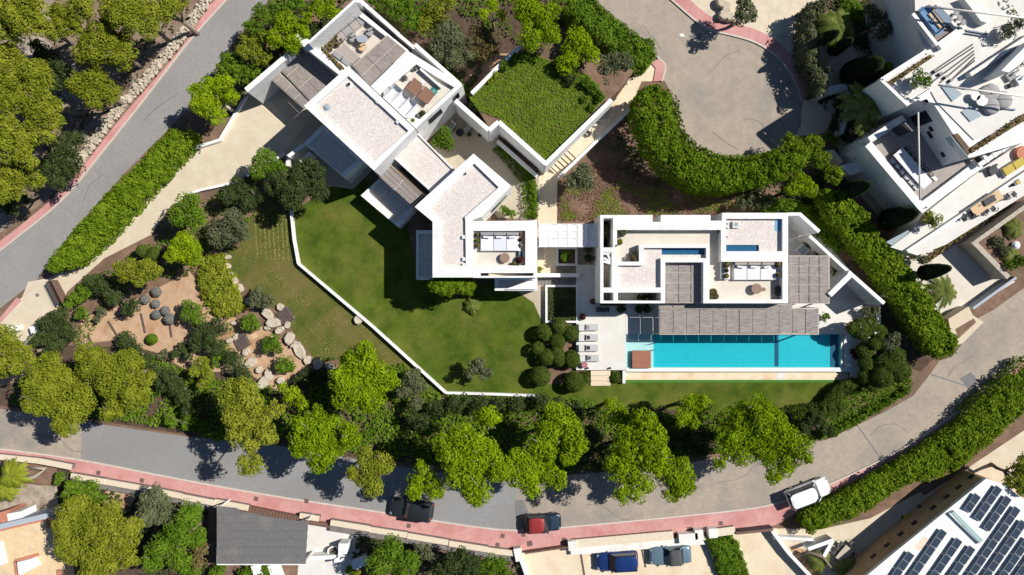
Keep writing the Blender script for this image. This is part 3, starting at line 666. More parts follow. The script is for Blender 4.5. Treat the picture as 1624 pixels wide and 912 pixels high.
block(A, [(572, 310), (602, 282.5), (657.5, 332), (632, 361)], [(585, 303.5), (604, 285.5), (650, 330), (627, 352.5)], 1.75, 1.5, 'gravel_roof', gravel)
# middle wing
Bv = thing('villa_wing', 'angled white middle wing with L shaped gravel roof and a sofa terrace', 'house', W(740, 350, 0))
block(Bv, [(657.5, 328), (751, 243.5), (811, 295), (764, 343.5), (749, 349), (749, 440), (686, 440), (686, 351.5)], [(680, 329), (752, 259), (791, 297), (737, 344.5), (738, 349), (739, 421.5), (699, 421.5), (699, 353)], 6.3, 6.02, 'gravel_roof', gravel)
block(Bv, [(749.1, 351), (852, 349.5), (852, 433), (749.1, 433)], [(750.5, 366), (833, 366), (833, 421), (750.5, 421)], 6.29, 5.8, 'terrace_floor', creamfl)
b = MB()
for r in ((766, 422.5, 834, 428, 5.6),): b.slab([(r[0], r[1]), (r[2], r[1]), (r[2], r[3]), (r[0], r[3])], r[4] + .72, .8)
b.build('wall', white, Bv)
block(Bv, [(749.2, 428.2), (851.8, 428.2), (851.8, 440.5), (749.2, 440.5)], [(762, 429.5), (846, 429.5), (846, 437.5), (762, 437.5)], 6.32, 4.6, 'stair_floor', creamfl)
for k in range(14):
    x = 775 + k * 5; z = 5.9 - k * .12; q = MB(); P = PX([(x, 429.8), (x + 5, 429.8), (x + 5, 437.2), (x, 437.2)], 6.0); q.prism([(p.x, p.y) for p in P], 4.61, z + .2); q.build('step', coping, Bv)
block(Bv, [(660, 365), (690, 365), (690, 443.5), (660, 443.5)], [(664, 371), (689, 371), (689, 437.5), (664, 437.5)], 3.3, 3.12, 'gravel_roof', gravel)
block(Bv, [(784.5, 440), (852, 440), (852, 461), (784.5, 461)], [(791, 444.5), (845, 444.5), (845, 455), (791, 455)], 3.3, 3.12, 'gravel_roof', gravel)
b = MB(); b.prism([(p.x, p.y) for p in PX([(801, 459), (812, 454.5), (836, 447), (851, 445), (851, 458.5)], 3.9)], 3.0, 3.55); b.build('canopy', awnm, Bv)
# downpipes and vents on the gravel roofs
for o_, pts, z in ((A, [(592, 153), (599, 161), (631, 193)], 6.9), (Bv, [(735.5, 376), (736, 411), (736, 420)], 6.2)):
    for (x, y) in pts: p = W(x, y, z); q = MB(); q.box((p.x, p.y, z - .1), (.32, .32, .3), .76 if o_ is A else 0); q.build('outlet', fabric_w, o_)
for (x, y, c) in ((554, 134, steel), (518, 170, glassm)):
    p = W(x, y, 6.8); q = MB(); q.lathe((p.x, p.y, 6.7), [(.34, 0), (.34, .05), (.22, .06), (.2, .16), (.05, .18)], 12); q.build('vent', whiteg if c is steel else c, A)
    if c is steel: q = MB(); q.lathe((p.x, p.y, 6.86), [(.13, 0), (.13, .12)], 10); q.build('vent_cap', steel, A)
p = W(737, 275, 6.1); q = MB(); q.lathe((p.x, p.y, 6.0), [(.16, 0), (.14, .14), (.03, .16)], 10); q.build('vent', steel, Bv)
# windows on the faces seen in relief
def facade_window(root, a, b, z0, z1, off=.03, name='window'):
    A_, B_ = Vector((a[0], a[1], 0)), Vector((b[0], b[1], 0)); d = (B_ - A_); ang = math.atan2(d.y, d.x); c = (A_ + B_) / 2
    q = MB(); q.box((c.x, c.y, (z0 + z1) / 2), (d.length + .14, .10, z1 - z0 + .14), ang); f = q.build(name, steel, root)
    q = MB(); q.box((c.x, c.y, (z0 + z1) / 2), (d.length, .13, z1 - z0), ang); q.build('pane', darkglass, f); return f
e0, e1 = W(734, 134.5, 6.55), W(659.5, 203.5, 6.55)
for u, v in ((.12, .22), (.5, .75)): facade_window(A, e0.lerp(e1, u), e0.lerp(e1, v), 4.3, 5.6)
e0, e1 = W(811, 295, 6.3), W(764, 343.5, 6.3); facade_window(Bv, e0.lerp(e1, .2), e0.lerp(e1, .7), 2.6, 3.8)
# right wing: cells of a survey grid, painted in order
Dv = thing('villa_pavilion', 'rectangular white pavilion with roof terraces, mat pergolas and blue channels above the pool', 'house', W(1100, 410, 0))
def cells(root, rects, zplan, z0, kinds, names):
    xs = sorted({r[0] for r in rects} | {r[2] for r in rects}); ys = sorted({r[1] for r in rects} | {r[3] for r in rects})
    Z = {}; nx, ny = len(xs) - 1, len(ys) - 1
    for r in rects:
        for i in range(nx):
            if xs[i] >= r[0] and xs[i + 1] <= r[2]:
                for j in range(ny):
                    if ys[j] >= r[1] and ys[j + 1] <= r[3]: Z[i, j] = (r[4], r[5])
    out = {k: MB() for k in kinds}; X = [W(x, 0, zplan).x for x in xs]; Y = [W(0, y, zplan).y for y in ys]
    for (i, j), (z, k) in Z.items():
        if k == 'none': continue
        out[k].add([(X[i], Y[j + 1], z), (X[i + 1], Y[j + 1], z), (X[i + 1], Y[j], z), (X[i], Y[j], z)], [(0, 1, 2, 3)])
        for (di, dj, a, b_) in ((-1, 0, (i, j), (i, j + 1)), (1, 0, (i + 1, j + 1), (i + 1, j)), (0, -1, (i + 1, j), (i, j)), (0, 1, (i, j + 1), (i + 1, j + 1))):
            nb = Z.get((i + di, j + dj)); zn = z0 if nb is None or nb[1] == 'none' else nb[0]
            if zn < z - 1e-4:
                p, q = (X[a[0]], Y[a[1]]), (X[b_[0]], Y[b_[1]])
                out['wall'].add([(*p, zn), (*q, zn), (*q, z), (*p, z)], [(0, 1, 2, 3)])
    for k, mb in out.items():
        if mb.v: mb.build(names[k], kinds[k], root)
T = 5.0
R = [(952, 341, 1250, 481, T, 'wall'), (1035, 341, 1048, 352, .6, 'none'), (1127, 338, 1145, 350, .6, 'none'), (1145, 337.5, 1250, 347, T, 'wall'),
     (957, 346, 972.5, 392.5, .8, 'soil'), (957, 400, 970, 416, 3.9, 'floor'), (957, 416, 970, 456, 2.2, 'stair'), (957, 464, 973, 477, 2.0, 'pit1'), (980, 464, 1048, 477, 2.0, 'pit2'),
     (978.6, 364.5, 1142, 388, 4.1, 'floor'), (975, 388, 1013.5, 415, 4.1, 'floor'), (975, 399.5, 979, 415, 4.1, 'floor'),
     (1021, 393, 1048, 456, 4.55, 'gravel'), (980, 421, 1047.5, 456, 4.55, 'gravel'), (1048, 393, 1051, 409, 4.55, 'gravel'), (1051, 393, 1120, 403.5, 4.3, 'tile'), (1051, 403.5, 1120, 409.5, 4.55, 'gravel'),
     (1055, 416, 1115.5, 481, 3.0, 'pit3'), (1125, 364.5, 1143.5, 475, 4.1, 'floor'), (1125, 415, 1241, 475, 4.1, 'floor'), (1143.5, 415, 1241, 443.5, 4.1, 'floor'),
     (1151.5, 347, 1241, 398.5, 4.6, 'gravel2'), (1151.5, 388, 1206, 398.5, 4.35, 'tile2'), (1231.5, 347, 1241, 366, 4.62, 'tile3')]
cells(Dv, R, T, 0, {'wall': white, 'floor': creamfl, 'gravel': gravel, 'tile': bluetile, 'soil': soil_dark, 'stair': whiteg, 'pit1': whiteg, 'pit2': whiteg, 'pit3': whiteg, 'gravel2': gravel, 'tile2': bluetile, 'tile3': bluetile}, {'pit1': 'light_well', 'pit2': 'light_well', 'pit3': 'sunken_floor', 'gravel2': 'gravel_roof', 'tile2': 'blue_channel', 'tile3': 'blue_tiling', 'wall': 'wall', 'floor': 'terrace_floor', 'gravel': 'gravel_roof', 'tile': 'blue_channel', 'soil': 'planting_pit', 'stair': 'stair_well'})
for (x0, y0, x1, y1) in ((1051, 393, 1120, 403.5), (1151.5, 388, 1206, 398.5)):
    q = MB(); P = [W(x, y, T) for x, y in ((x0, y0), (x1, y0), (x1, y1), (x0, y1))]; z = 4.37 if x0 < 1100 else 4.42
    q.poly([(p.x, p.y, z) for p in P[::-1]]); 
    q.build('water', mat('dark_blue_gloss', (.02, .10, .20), rough=.05, spec=.5), Dv)  # glossy dark-blue sheet laid in each blue-tiled roof channel
for k in range(8):
    P = [W(x, y, T) for x, y in ((957.2, 418 + k * 4.7), (969.8, 418 + k * 4.7), (969.8, 422.7 + k * 4.7), (957.2, 422.7 + k * 4.7))]; q = MB(); q.prism([(p.x, p.y) for p in P], 2.21, 3.75 - k * .17); q.build('step', coping, Dv)
q = MB()
for a, b_ in (((970, 417), (958, 409)), ((970, 416), (963, 402)), ((969, 418), (957, 414.5)), ((957.5, 402.5), (975, 400.5))): q.wall(W(*a, 4.9), W(*b_, 4.9), .2, 4.7, 4.88 + .003 * a[1] % .02)
q.build('stair_beam', white, Dv)
pergola(Dv, [(1056, 416.5), (1115, 416.5), (1115, 480), (1056, 480)], 4.2, 3, 4, mat0, posts=False)
pergola(Dv, [(1251, 406), (1315, 406), (1315, 481), (1251, 481)], 3.6, 4, 5, mat0)
pergola(Dv, [(1046, 489), (1298, 489), (1298, 530), (1046, 530)], 3.4, 12, 1, mat0)
pergola(Dv, [(1045.5, 483), (1256, 483), (1256, 488.8), (1045.5, 488.8)], 3.43, 10, 1, mat0, posts=False)
p = W(1167, 356.5, 4.8); q = MB(); q.box((p.x, p.y, 4.72), (.62, .62, .3)); f = q.build('roof_hatch', whiteg, Dv); q = MB(); q.box((p.x + .04, p.y + .03, 4.885), (.36, .36, .03)); q.build('hatch_glass', glassm, f)
for (x, y) in ((1152.5, 355), (1152.5, 362), (1152.5, 376)): p = W(x, y, 4.65); q = MB(); q.box((p.x, p.y, 4.65), (.16, .12, .1)); q.build('outlet', steel, Dv)
# garden walls of the pavilion
t = thing('courtyard_wall', 'white perforated wing wall slanting off the pavilion corner by the green hedge', 'wall', W(1284, 352, 0))
b = MB(); b.wall(W(1250, 339.5, 4.4), W(1269, 339.5, 4.4), .3, 0, 4.4); b.wall(W(1268, 339, 4.42), W(1299.5, 367.5, 4.42), .35, 0, 4.42); b.build('wall', white, t)
t = thing('courtyard_wall', 'long white diagonal wall from the tree court to the deck corner', 'wall', W(1340, 425, 0))
b = MB(); b.wall(W(1284, 374, 2.9), W(1347, 432, 2.9), .3, 0, 2.9); b.wall(W(1346, 431, 3.8), W(1402.5, 481, 3.8), .34, 0, 3.8); b.build('wall', white, t)
b = MB(); b.wall(W(1316, 468, 3.82), W(1350, 435, 3.82), .5, 0, 3.82); b.build('cross_wall', white, t)
b = MB()
A0, A1 = W(1346, 431, 3.8), W(1402.5, 481, 3.8); d2 = (A1 - A0).normalized(); nrm = Vector((-d2.y, d2.x, 0)) * -.19
if (nrm + A0).length > A0.length: nrm = -nrm
for k in range(1, 11):
    for m_ in range(9):
        p = A0.lerp(A1, k / 11.0) + nrm; b.box((p.x, p.y, .5 + m_ * .35), (.5, .03, .07), math.atan2(d2.y, d2.x))
o = b.build('perforations', mat('shadow_gap', (.32, .33, .34), rough=1), t); o['kind'] = 'stuff'
b = MB(); b.wall(W(1394, 483, .9), W(1395, 515, .9), .28, 0, .9); tag(b.build('deck_end_wall', white), 'short low white wall closing the deck behind the clipped trees', 'wall')
# deck, pool, gutter
D0 = .5
def deck(name, px, z=D0, material=None, th=.5): b = MB(); b.slab(px, z, th); o = b.build(name, material or whitepav); o['kind'] = 'structure'; return o
deck('pool_deck', [(914, 485), (992, 485), (992, 587), (914, 587)])
deck('terrace_floor', [(914, 420), (952, 420), (952, 484.9), (914, 484.9)], D0 - .004)
deck('terrace_floor', [(992.2, 478), (1350, 478), (1350, 530), (992.2, 530)], D0 - .002)
deck('terrace_floor', [(1350.2, 478), (1394, 478), (1395, 530), (1375, 604), (1350.2, 604)], D0 - .003)
deck('terrace_floor', [(1250, 340), (1268, 341), (1300, 372), (1390, 478), (1250, 478)], .12, th=.12)
P = thing('swimming_pool', 'long turquoise swimming pool with pale overflow edge beside the white deck', 'pool', W(1170, 560, 0))
def wbox(name, px, z0, z1, material, root=P):
    b = MB(); b.prism([(p.x, p.y) for p in PX(px, D0)], z0, z1); return b.build(name, material, root)
def rect(x0, y0, x1, y1): return [(x0, y0), (x1, y0), (x1, y1), (x0, y1)]
pool_t = mat('pool_tile', (.018, .42, .50), (.022, .46, .535), scale=1.5, rough=.4, bump=.05); pool_p = mat('pale_pool_tile', (.62, .66, .64), (.68, .72, .70), scale=2, rough=.4); pool_d = mat('deep_blue_tile', (.012, .075, .15), (.016, .09, .17), scale=2, rough=.4)
wbox('pool_floor', rect(1037, 530, 1334, 583), .02, .04, pool_t)
wbox('shallow_floor', rect(992.5, 530, 1036.9, 583), .02, .33, pool_p)
wbox('lane_band', rect(1231, 532, 1237.5, 582), .03, .052, pool_d); wbox('lane_band', rect(1320, 532, 1332, 582.5), .03, .056, pool_d)
wbox('overflow_edge', rect(992.5, 583, 1344, 589.5), .02, .50, pool_p); wbox('overflow_edge', rect(1339, 530.2, 1344.5, 582.9), .02, .495, pool_p)
wbox('overflow_edge', rect(1334, 530.2, 1336.6, 582.9), .02, .493, pool_p); wbox('channel_floor', rect(1336.6, 530.2, 1339, 582.9), .02, .2, pool_d); wbox('rim', rect(1344.6, 530.2, 1349.8, 590), .02, .499, mat('pale_stone_rim', (.60, .66, .68), rough=.6))
b = MB(); b.poly([(p.x, p.y, .455) for p in PX(rect(992.6, 530.1, 1333.9, 582.95), D0)][::-1])
wm = bpy.data.materials.new('pool_water'); wm.use_nodes = True; n_, l_ = wm.node_tree.nodes, wm.node_tree.links
tr = n_.new("ShaderNodeBsdfTransparent"); tr.inputs[0].default_value = (.74, .95, .97, 1); gl = n_.new("ShaderNodeBsdfGlossy"); gl.inputs["Roughness"].default_value = .03
fr = n_.new("ShaderNodeFresnel"); fr.inputs[0].default_value = 1.33; mx = n_.new("ShaderNodeMixShader"); tx = n_.new("ShaderNodeTexNoise"); tx.inputs["Scale"].default_value = 3; bp = n_.new("ShaderNodeBump"); bp.inputs["Strength"].default_value = .15; bp.inputs["Distance"].default_value = .05
l_.new(tx.outputs[0], bp.inputs["Height"]); l_.new(bp.outputs[0], gl.inputs["Normal"]); l_.new(bp.outputs[0], fr.inputs["Normal"])
l_.new(fr.outputs[0], mx.inputs[0]); l_.new(tr.outputs[0], mx.inputs[1]); l_.new(gl.outputs[0], mx.inputs[2]); l_.new(mx.outputs[0], n_["Material Output"].inputs[0])
b.build('water', wm, P)
b = MB(); b.slab(rect(992, 590.5, 1345, 602.5), .12, .1); o = b.build('gutter_path', mat('sandy_path', (.66, .52, .36), (.72, .60, .45), scale=1.4, rough=.9, c3=(.58, .42, .26), s3=.5, w3=(.5, .7))); o['kind'] = 'structure'
b = MB(); b.slab(rect(1231, 591, 1245, 602), .135, .1); tag(b.build('paving_slab', whitepav), 'white crossing slab set in the sandy strip below the pool', 'slab')
t = thing('wooden_platform', 'square red-brown wooden platform standing in the shallow end of the pool', 'platform', W(1018, 570, .33))
for k in range(10):
    x = 1003 + k * 2.95; b = MB(); b.prism([(p.x, p.y) for p in PX(rect(x, 556, x + 2.75, 583.8), .8)], .62, .80 + .003 * (k % 3)); b.build('board', redwood, t)
b = MB(); b.prism([(p.x, p.y) for p in PX(rect(1004, 557, 1031, 583), .6)], .33, .61); b.build('base', sleeper, t)
t = thing('pool_ladder', 'small metal grab rails at the shallow pool end above the wooden platform', 'pool rail', W(1034, 548, .5))
for y in (545, 555.5): b = MB(); b.tube([W(1029, y + 1, .5), W(1030, y + .6, .8), W(1038, y - .5, .85), W(1040, y - .5, .3)], .03, 6); b.build('rail', steel, t)
t = thing('garden_steps', 'beige steps leading from the pool deck down to the lawn between low hedges', 'steps', W(953, 598, 0))
for k in range(3): b = MB(); b.slab(rect(937, 588 + k * 8, 968, 596 + k * 8 - .2), .42 - .13 * k, .4); b.build('step', beige, t)
b = MB(); b.slab(rect(987.5, 588, 991.8, 608), .55, .55); tag(b.build('retaining_wall', white), 'stub of white wall at the left end of the sandy strip below the deck', 'wall')
# centre: path, stairs, canopy, planters
struct('path', [(854, 268), (884, 278), (883, 358), (853, 358)], .06, beige)
struct('path', [(853, 391), (881, 391), (881, 436), (853, 436)], .05, beige)
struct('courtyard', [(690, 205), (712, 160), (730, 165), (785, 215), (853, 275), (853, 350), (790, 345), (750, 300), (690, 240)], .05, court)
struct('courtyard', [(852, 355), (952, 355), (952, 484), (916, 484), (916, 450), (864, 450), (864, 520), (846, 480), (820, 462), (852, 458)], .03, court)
t = thing('canvas_canopy', 'white canvas canopy of joined panels between the middle wing and the pavilion', 'canopy', W(900, 372, 0))
for k in range(6):
    x = 854.5 + k * 15.5; m = MB(); nx, ny = 6, 4
    vs = []
    for j in range(ny):
        for i in range(nx):
            p = W(x + .3 + (14.9) * i / (nx - 1), 355.5 + 35.5 * j / (ny - 1), 3.4); vs.append((p.x, p.y, 3.32 + .1 * (2 * abs(i / (nx - 1) - .5)) ** 2))
    fs = [(j * nx + i, (j + 1) * nx + i, (j + 1) * nx + i + 1, j * nx + i + 1) for j in range(ny - 1) for i in range(nx - 1)]
    m.add(vs + [(a, b_, c - .02) for a, b_, c in vs], fs + [tuple(q + nx * ny for q in f[::-1]) for f in fs]); m.smooth = True; m.build('canvas_panel', awnm, t)
b = MB()
for y in (355, 367, 378, 391.5): b.wall(W(854, y, 3.4), W(948, y, 3.4), .05, 3.30, 3.445)
for x in (854, 948):
    for y in (356, 391): p = W(x, y, 3.3); b.box((p.x, p.y, 1.65), (.08, .08, 3.3))
b.build('frame', whiteg, t)
def framebox(label, x0, y0, x1, y1, z, w, cat='planter', name='planter_box', soilm=None):
    t = thing(name, label, cat, W((x0 + x1) / 2, (y0 + y1) / 2, 0)); O = PX(rect(x0, y0, x1, y1), z); I = PX(rect(x0 + w, y0 + w, x1 - w, y1 - w), z); b = MB()
    for i in range(4):
        j = (i + 1) % 4; b.add([(O[i].x, O[i].y, 0), (O[j].x, O[j].y, 0), O[j], O[i], I[j], I[i], (I[j].x, I[j].y, .02), (I[i].x, I[i].y, .02)], [(0, 1, 2, 3)[::-1], (3, 2, 4, 5)[::-1], (5, 4, 6, 7)[::-1]])
    b.build('rim', white, t); b = MB(); b.poly([(p.x, p.y, z - .25) for p in I][::-1]); b.build('soil', soilm or soil_dark, t); return t
framebox('square white planter bed with a leafy shrub under the canopy edge', 882, 391.5, 916, 421.5, .5, 3.5)
framebox('sunken white edged planting bed in deep shade left of the deck', 865, 452, 917, 512, .55, 3.2)
t = thing('timber_steps', 'dark timber steps beside the square planter in the shade', 'steps', W(900, 428, 0))
for k in range(7): b = MB(); b.slab(rect(883 + k * 4.6, 422, 887.2 + k * 4.6, 434), .07 + .05 * k, .06 + .05 * k); b.build('tread', greywood, t)
t = thing('timber_steps', 'dark timber steps below the low white wall near the sunken bed', 'steps', W(880, 445, 0))
for k in range(11): b = MB(); b.slab(rect(853 + k * 5.6, 441.5, 858.2 + k * 5.6, 452), .06 + .035 * k, .05 + .035 * k); b.build('tread', greywood, t)
b = MB(); b.slab(rect(852, 433.5, 919, 439.5), 1.1, 1.1); tag(b.build('low_wall', white), 'low white wall running from the middle wing towards the pavilion', 'wall')
# courtyard retaining walls and upper garden
t = thing('retaining_wall', 'zigzag white retaining wall between the courtyard and the grass slope', 'wall', W(780, 200, 0))
b = MB(); zz = 5.0; pts = [(722, 159), (775, 206), (791, 193), (866, 260)]
for i, (a, c) in enumerate(zip(pts, pts[1:])): b.wall(W(*a, zz), W(*c, zz), .42, 0, zz + .003 * i)
b.build('wall', white, t)
b = MB(); b.wall(W(789, 223, 1.4), W(852, 279, 1.4), .32, 0, 1.4); tag(b.build('stair_wall', white), 'low white wall beside the shaded stair and clipped hedge in the courtyard', 'wall')
t = thing('timber_steps', 'long shaded stair descending between two white walls above the courtyard', 'steps', W(830, 240, 0))
for k in range(16):
    u = k / 16; a = (797 + 58 * u, 215 + 53 * u); b = MB(); p = W(*a, .3); b.box((p.x, p.y, .05 + .03 * k), (.30, 1.25, .1 + .06 * k), math.radians(-42)); b.build('tread', slatwood, t)
b = MB(); b.prism([(p.x, p.y) for p in PX([(793, 192), (866, 256), (962, 161), (985, 140), (1005, 112), (960, 95), (880, 60), (822, 82), (744, 150), (760, 175), (776, 203), (790, 190)], 4.4)], 0, 4.4)
o = b.build('upper_garden', soil); o['kind'] = 'structure'
t = thing('path_wall', 'white wall along the lit side of the stepped path down from the turning circle', 'wall', W(915, 210, 0))
b = MB(); b.wall(W(864, 261, 4.95), W(970, 158, 4.95), .42, 0, 4.93); b.build('wall', white, t)
t = thing('path_wall', 'white wall on the shaded side of the stepped path down from the turning circle', 'wall', W(945, 230, 0))
b = MB(); b.wall(W(885, 282, 1.1), W(1000, 172, 1.1), .3, 0, 1.1); b.build('wall', white, t)
struct('path', [(866, 262), (884, 280), (1000, 170), (1018, 128), (990, 138), (972, 158)], .07, beige)
t = thing('path_steps', 'five stone steps with dark risers at the foot of the entrance path', 'steps', W(885, 262, 0))
for k in range(5):
    a = (869 + k * 5.2, 259 - k * 5.2); q = [(a[0], a[1]), (a[0] + 18, a[1] + 17), (a[0] + 22.6, a[1] + 12.4), (a[0] + 4.6, a[1] - 4.6)]
    b = MB(); b.slab(q, .2 + .15 * k, .2 + .15 * k); b.build('step', beige, t)
b = MB(); b.slab([(895, 233), (915, 252), (1000, 172), (985, 150)], .92, .9); b.build('landing', beige, t)
t = thing('bench', 'small dark bench on the entrance path at the shade edge', 'bench', W(933, 209, .95))
b = MB(); a0, a1 = W(927, 205, 1.4), W(937, 213, 1.4); b.wall(a0, a1, .35, 1.33, 1.4); b.build('seat', steel, t)
for a in (a0, a1): b = MB(); b.box((a.x, a.y, 1.12), (.06, .3, .4), -.7); b.build('leg', steel, t)
b = MB(); b.wall(W(748, 148, 4.9), W(800, 96, 4.9), .35, 0, 4.9); b.wall(W(800, 96, 4.9), W(826, 72, 4.9), .33, 0, 4.89); tag(b.build('garden_wall', white), 'white curved wall between the lavender bed and the bright grass slope', 'wall')
# ------------------------------------------------------------------ right neighbour
E = thing('terraced_house', 'stepped white house with stacked roof terraces at the right edge above the cypresses', 'house', W(1500, 230, 0))
b = MB(); b.prism([(p.x, p.y) for p in PX([(1398, 126), (1469, 80), (1440, -30), (1660, -30), (1660, 215), (1537, 251), (1480, 164), (1453, 159), (1441, 167)], 8.4)], 0, 8.4); b.build('wall', white, E)
slabs(E, 'terrace_floor', [(1406, 128), (1470, 86), (1452, 40), (1450, -30), (1660, -30), (1660, 185), (1545, 222), (1486, 162), (1474, 140), (1438, 158)], 8.5, .3, whitepav)
b = MB()
for a, c in (((1398, 126), (1470, 80)), ((1398, 126), (1441, 167))): b.wall(W(*a, 8.9), W(*c, 8.9), .28, 8.3, 8.88)
b.wall(W(1452, 158, 8.9), W(1481, 140, 8.9), .25, 8.3, 8.7); b.build('parapet', white, E)
for i, px in enumerate(([(1406, 131), (1476, 86), (1479, 91), (1410, 137)], [(1535, 238), (1624, 180), (1640, 176), (1640, 190), (1624, 192), (1541, 243)], [(1512, 213), (1519, 211), (1541, 238), (1536, 246)])):
    slabs(E, 'planter_strip', px, 8.62, .3, soil)
for i, px in enumerate(([(1408, 130), (1476, 87), (1479, 91), (1410, 136)], [(1536, 238), (1622, 181), (1624, 190), (1541, 243)], [(1586, 0), (1592, 0), (1620, 30), (1612, 32)])):
    tag(cover('dry_planting', px, 8.65, 'tan', 60, .2, 'stuff', .3), ['dry grassy planting strip along the top left terrace edge', 'long dry planting strip above the beamed pergola of the terraced house', 'planting strip at the top right terrace corner'][i], 'planting')
b = MB(); b.prism([(p.x, p.y) for p in PX([(1371, 226), (1382, 217), (1428, 186), (1442, 196), (1470, 200), (1536, 251), (1550, 250), (1560, 264), (1468, 337.5)], 4.9)], 0, 4.4); b.build('wall', white, E)
slabs(E, 'dining_terrace', [(1384, 228), (1434, 190), (1450, 196), (1536, 250), (1547, 251), (1460, 319)], 4.5, .2, mat('taupe_paving', (.30, .27, .25), (.35, .32, .30), scale=1, rough=.9))
b = MB(); 
for a, c, th in (((1377, 228), (1464, 331), .75), ((1379, 222), (1434, 186), .6)): b.wall(W(*a, 5.3), W(*c, 5.3), th, 0, 5.28 + th * .01)
b.build('parapet', white, E)
slabs(E, 'coping', [(1462, 320), (1547, 256), (1560, 265), (1472, 330)], 5.0, 4.9, white)
slabs(E, 'lower_terrace', [(1468, 338), (1565, 262), (1640, 214), (1640, 300), (1500, 388), (1455, 405), (1412, 392), (1440, 372)], 3.0, 3.0, whitepav)
b = MB(); b.wall(W(1440, 398, 3.5), W(1636, 268, 3.5), .25, 0, 3.4); b.build('parapet', white, E)
slabs(E, 'planter_strip', [(1466, 412), (1640, 290), (1640, 296), (1470, 418)], .4, .4, soil)
tag(cover('dry_planting', [(1466, 410), (1640, 288), (1640, 297), (1470, 418)], .4, 'tan', 50, .25, 'stuff', .3), 'dry shrubby strip along the foot of the lower white terrace', 'planting')
slabs(E, 'pavilion_roof', [(1440, 365), (1455, 374), (1466, 381), (1420, 392), (1405, 384)], 2.9, .2, glassm)
# beams of the open pergola by the lower terrace
pf = MB(); pf.wall(W(1553, 262, 5.6), W(1640, 204, 5.6), .4, 5.3, 5.6); pf.wall(W(1541, 243, 5.6), W(1640, 176, 5.6), .4, 5.3, 5.59); fr_ = pf.build('pergola', white, E)
for k in range(8):
    q = MB(); a = W(1556 + k * 12.2, 240 - k * 8.3, 5.62); c = W(1568 + k * 12.2, 257 - k * 8.3, 5.62); q.wall(a, c, .28, 5.3, 5.63); q.build('beam', white, fr_)
    q = MB(); a = W(1558 + k * 12.2, 247 - k * 8.3, 4.0); q.box((a.x, a.y, 4.0), (.5, .9, .3), .9); q.build('louvre', steel, fr_)
for px in ([(1493, 137), (1505, 132), (1526.5, 149), (1511, 161)], [(1525, 177), (1541.5, 167), (1556.5, 184), (1539.5, 193)]):
    slabs(E, 'skylight', px, 8.6, .2, glassm)
b = MB(); p = W(1468.5, 161.5, 8.6); b.lathe((p.x, p.y, 8.5), [(.24, 0), (.24, .1), (.18, .12), (.18, .02)], 14); b.build('vent', fabric_k, E)
sg = mat('step_gap', (.09, .085, .085), rough=.9)
for a, c in (((1484, 110), (1543, 70)), ((1472, 122.5), (1544, 75)), ((1477, 131), (1545, 80.6)), ((1490, 131.6), (1545, 85.5)), ((1501, 134), (1546, 91)), ((1507, 128), (1546, 96))):
    q = MB(); q.wall(W(*a, 8.52), W(*c, 8.52), .13, 8.44, 8.525 + .001 * (a[0] % 7)); q.build('step_gap', sg, E)
for x, y in ((1484, 112), (1492, 117), (1501, 122), (1509, 127)): q = MB(); p = W(x, y, 8.7); q.box((p.x, p.y, 8.62), (.34, .22, .28), .6); q.build('step_light', steel, E)
# sunken lounge
slabs(E, 'sunken_floor', [(1453, 17), (1474, 7), (1520, 48), (1490, 72)], 8.56, .05, mat('lounge_deck', (.20, .16, .15), (.26, .21, .19), scale=4, rough=.8, stretch=(1, 7, 1)))
b = MB(); b.wall(W(1486, 6, 9.0), W(1521, 47, 9.0), .22, 8.5, 9.0); b.wall(W(1447, 22, 9.0), W(1486, 72, 9.0), .3, 8.5, 9.1); b.wall(W(1490, 73, 9.0), W(1527, 46, 9.0), .7, 8.5, 9.0); b.build('parapet', white, E)
for u, nm, m_ in ((0, 'counter', tanwood), (1, 'back_unit', mat('slate_blue', (.12, .17, .24), rough=.6))):
    q = MB(); d = 5 if u else 0; q.wall(W(1478 + d * 1.6, 18 - d, 9.2), W(1497 + d * 2, 41 - d, 9.2), .7, 8.55, 9.15 + .05 * u); q.build(nm, m_, E)
for k, (x, y) in enumerate(((1514, 22), (1519, 30), (1525, 37))):
    p = W(x, y, 8.9); t = thing('bar_stool', ['uppermost grey bar stool beside the sunken roof lounge', 'middle grey bar stool beside the sunken roof lounge', 'lowest grey bar stool beside the sunken roof lounge'][k], 'stool', (p.x, p.y, 8.5), 0, 'bar stools on the roof terrace')
    q = MB(); q.lathe((0, 0, 0), [(.2, 0), (.2, .04), (.04, .06), (.04, .62)], 10); q.build('stand', steel, t, True); q = MB(); q.lathe((0, 0, .6), [(.24, 0), (.26, .04), (.24, .1)], 12); q.build('seat', fabric_g, t, True)
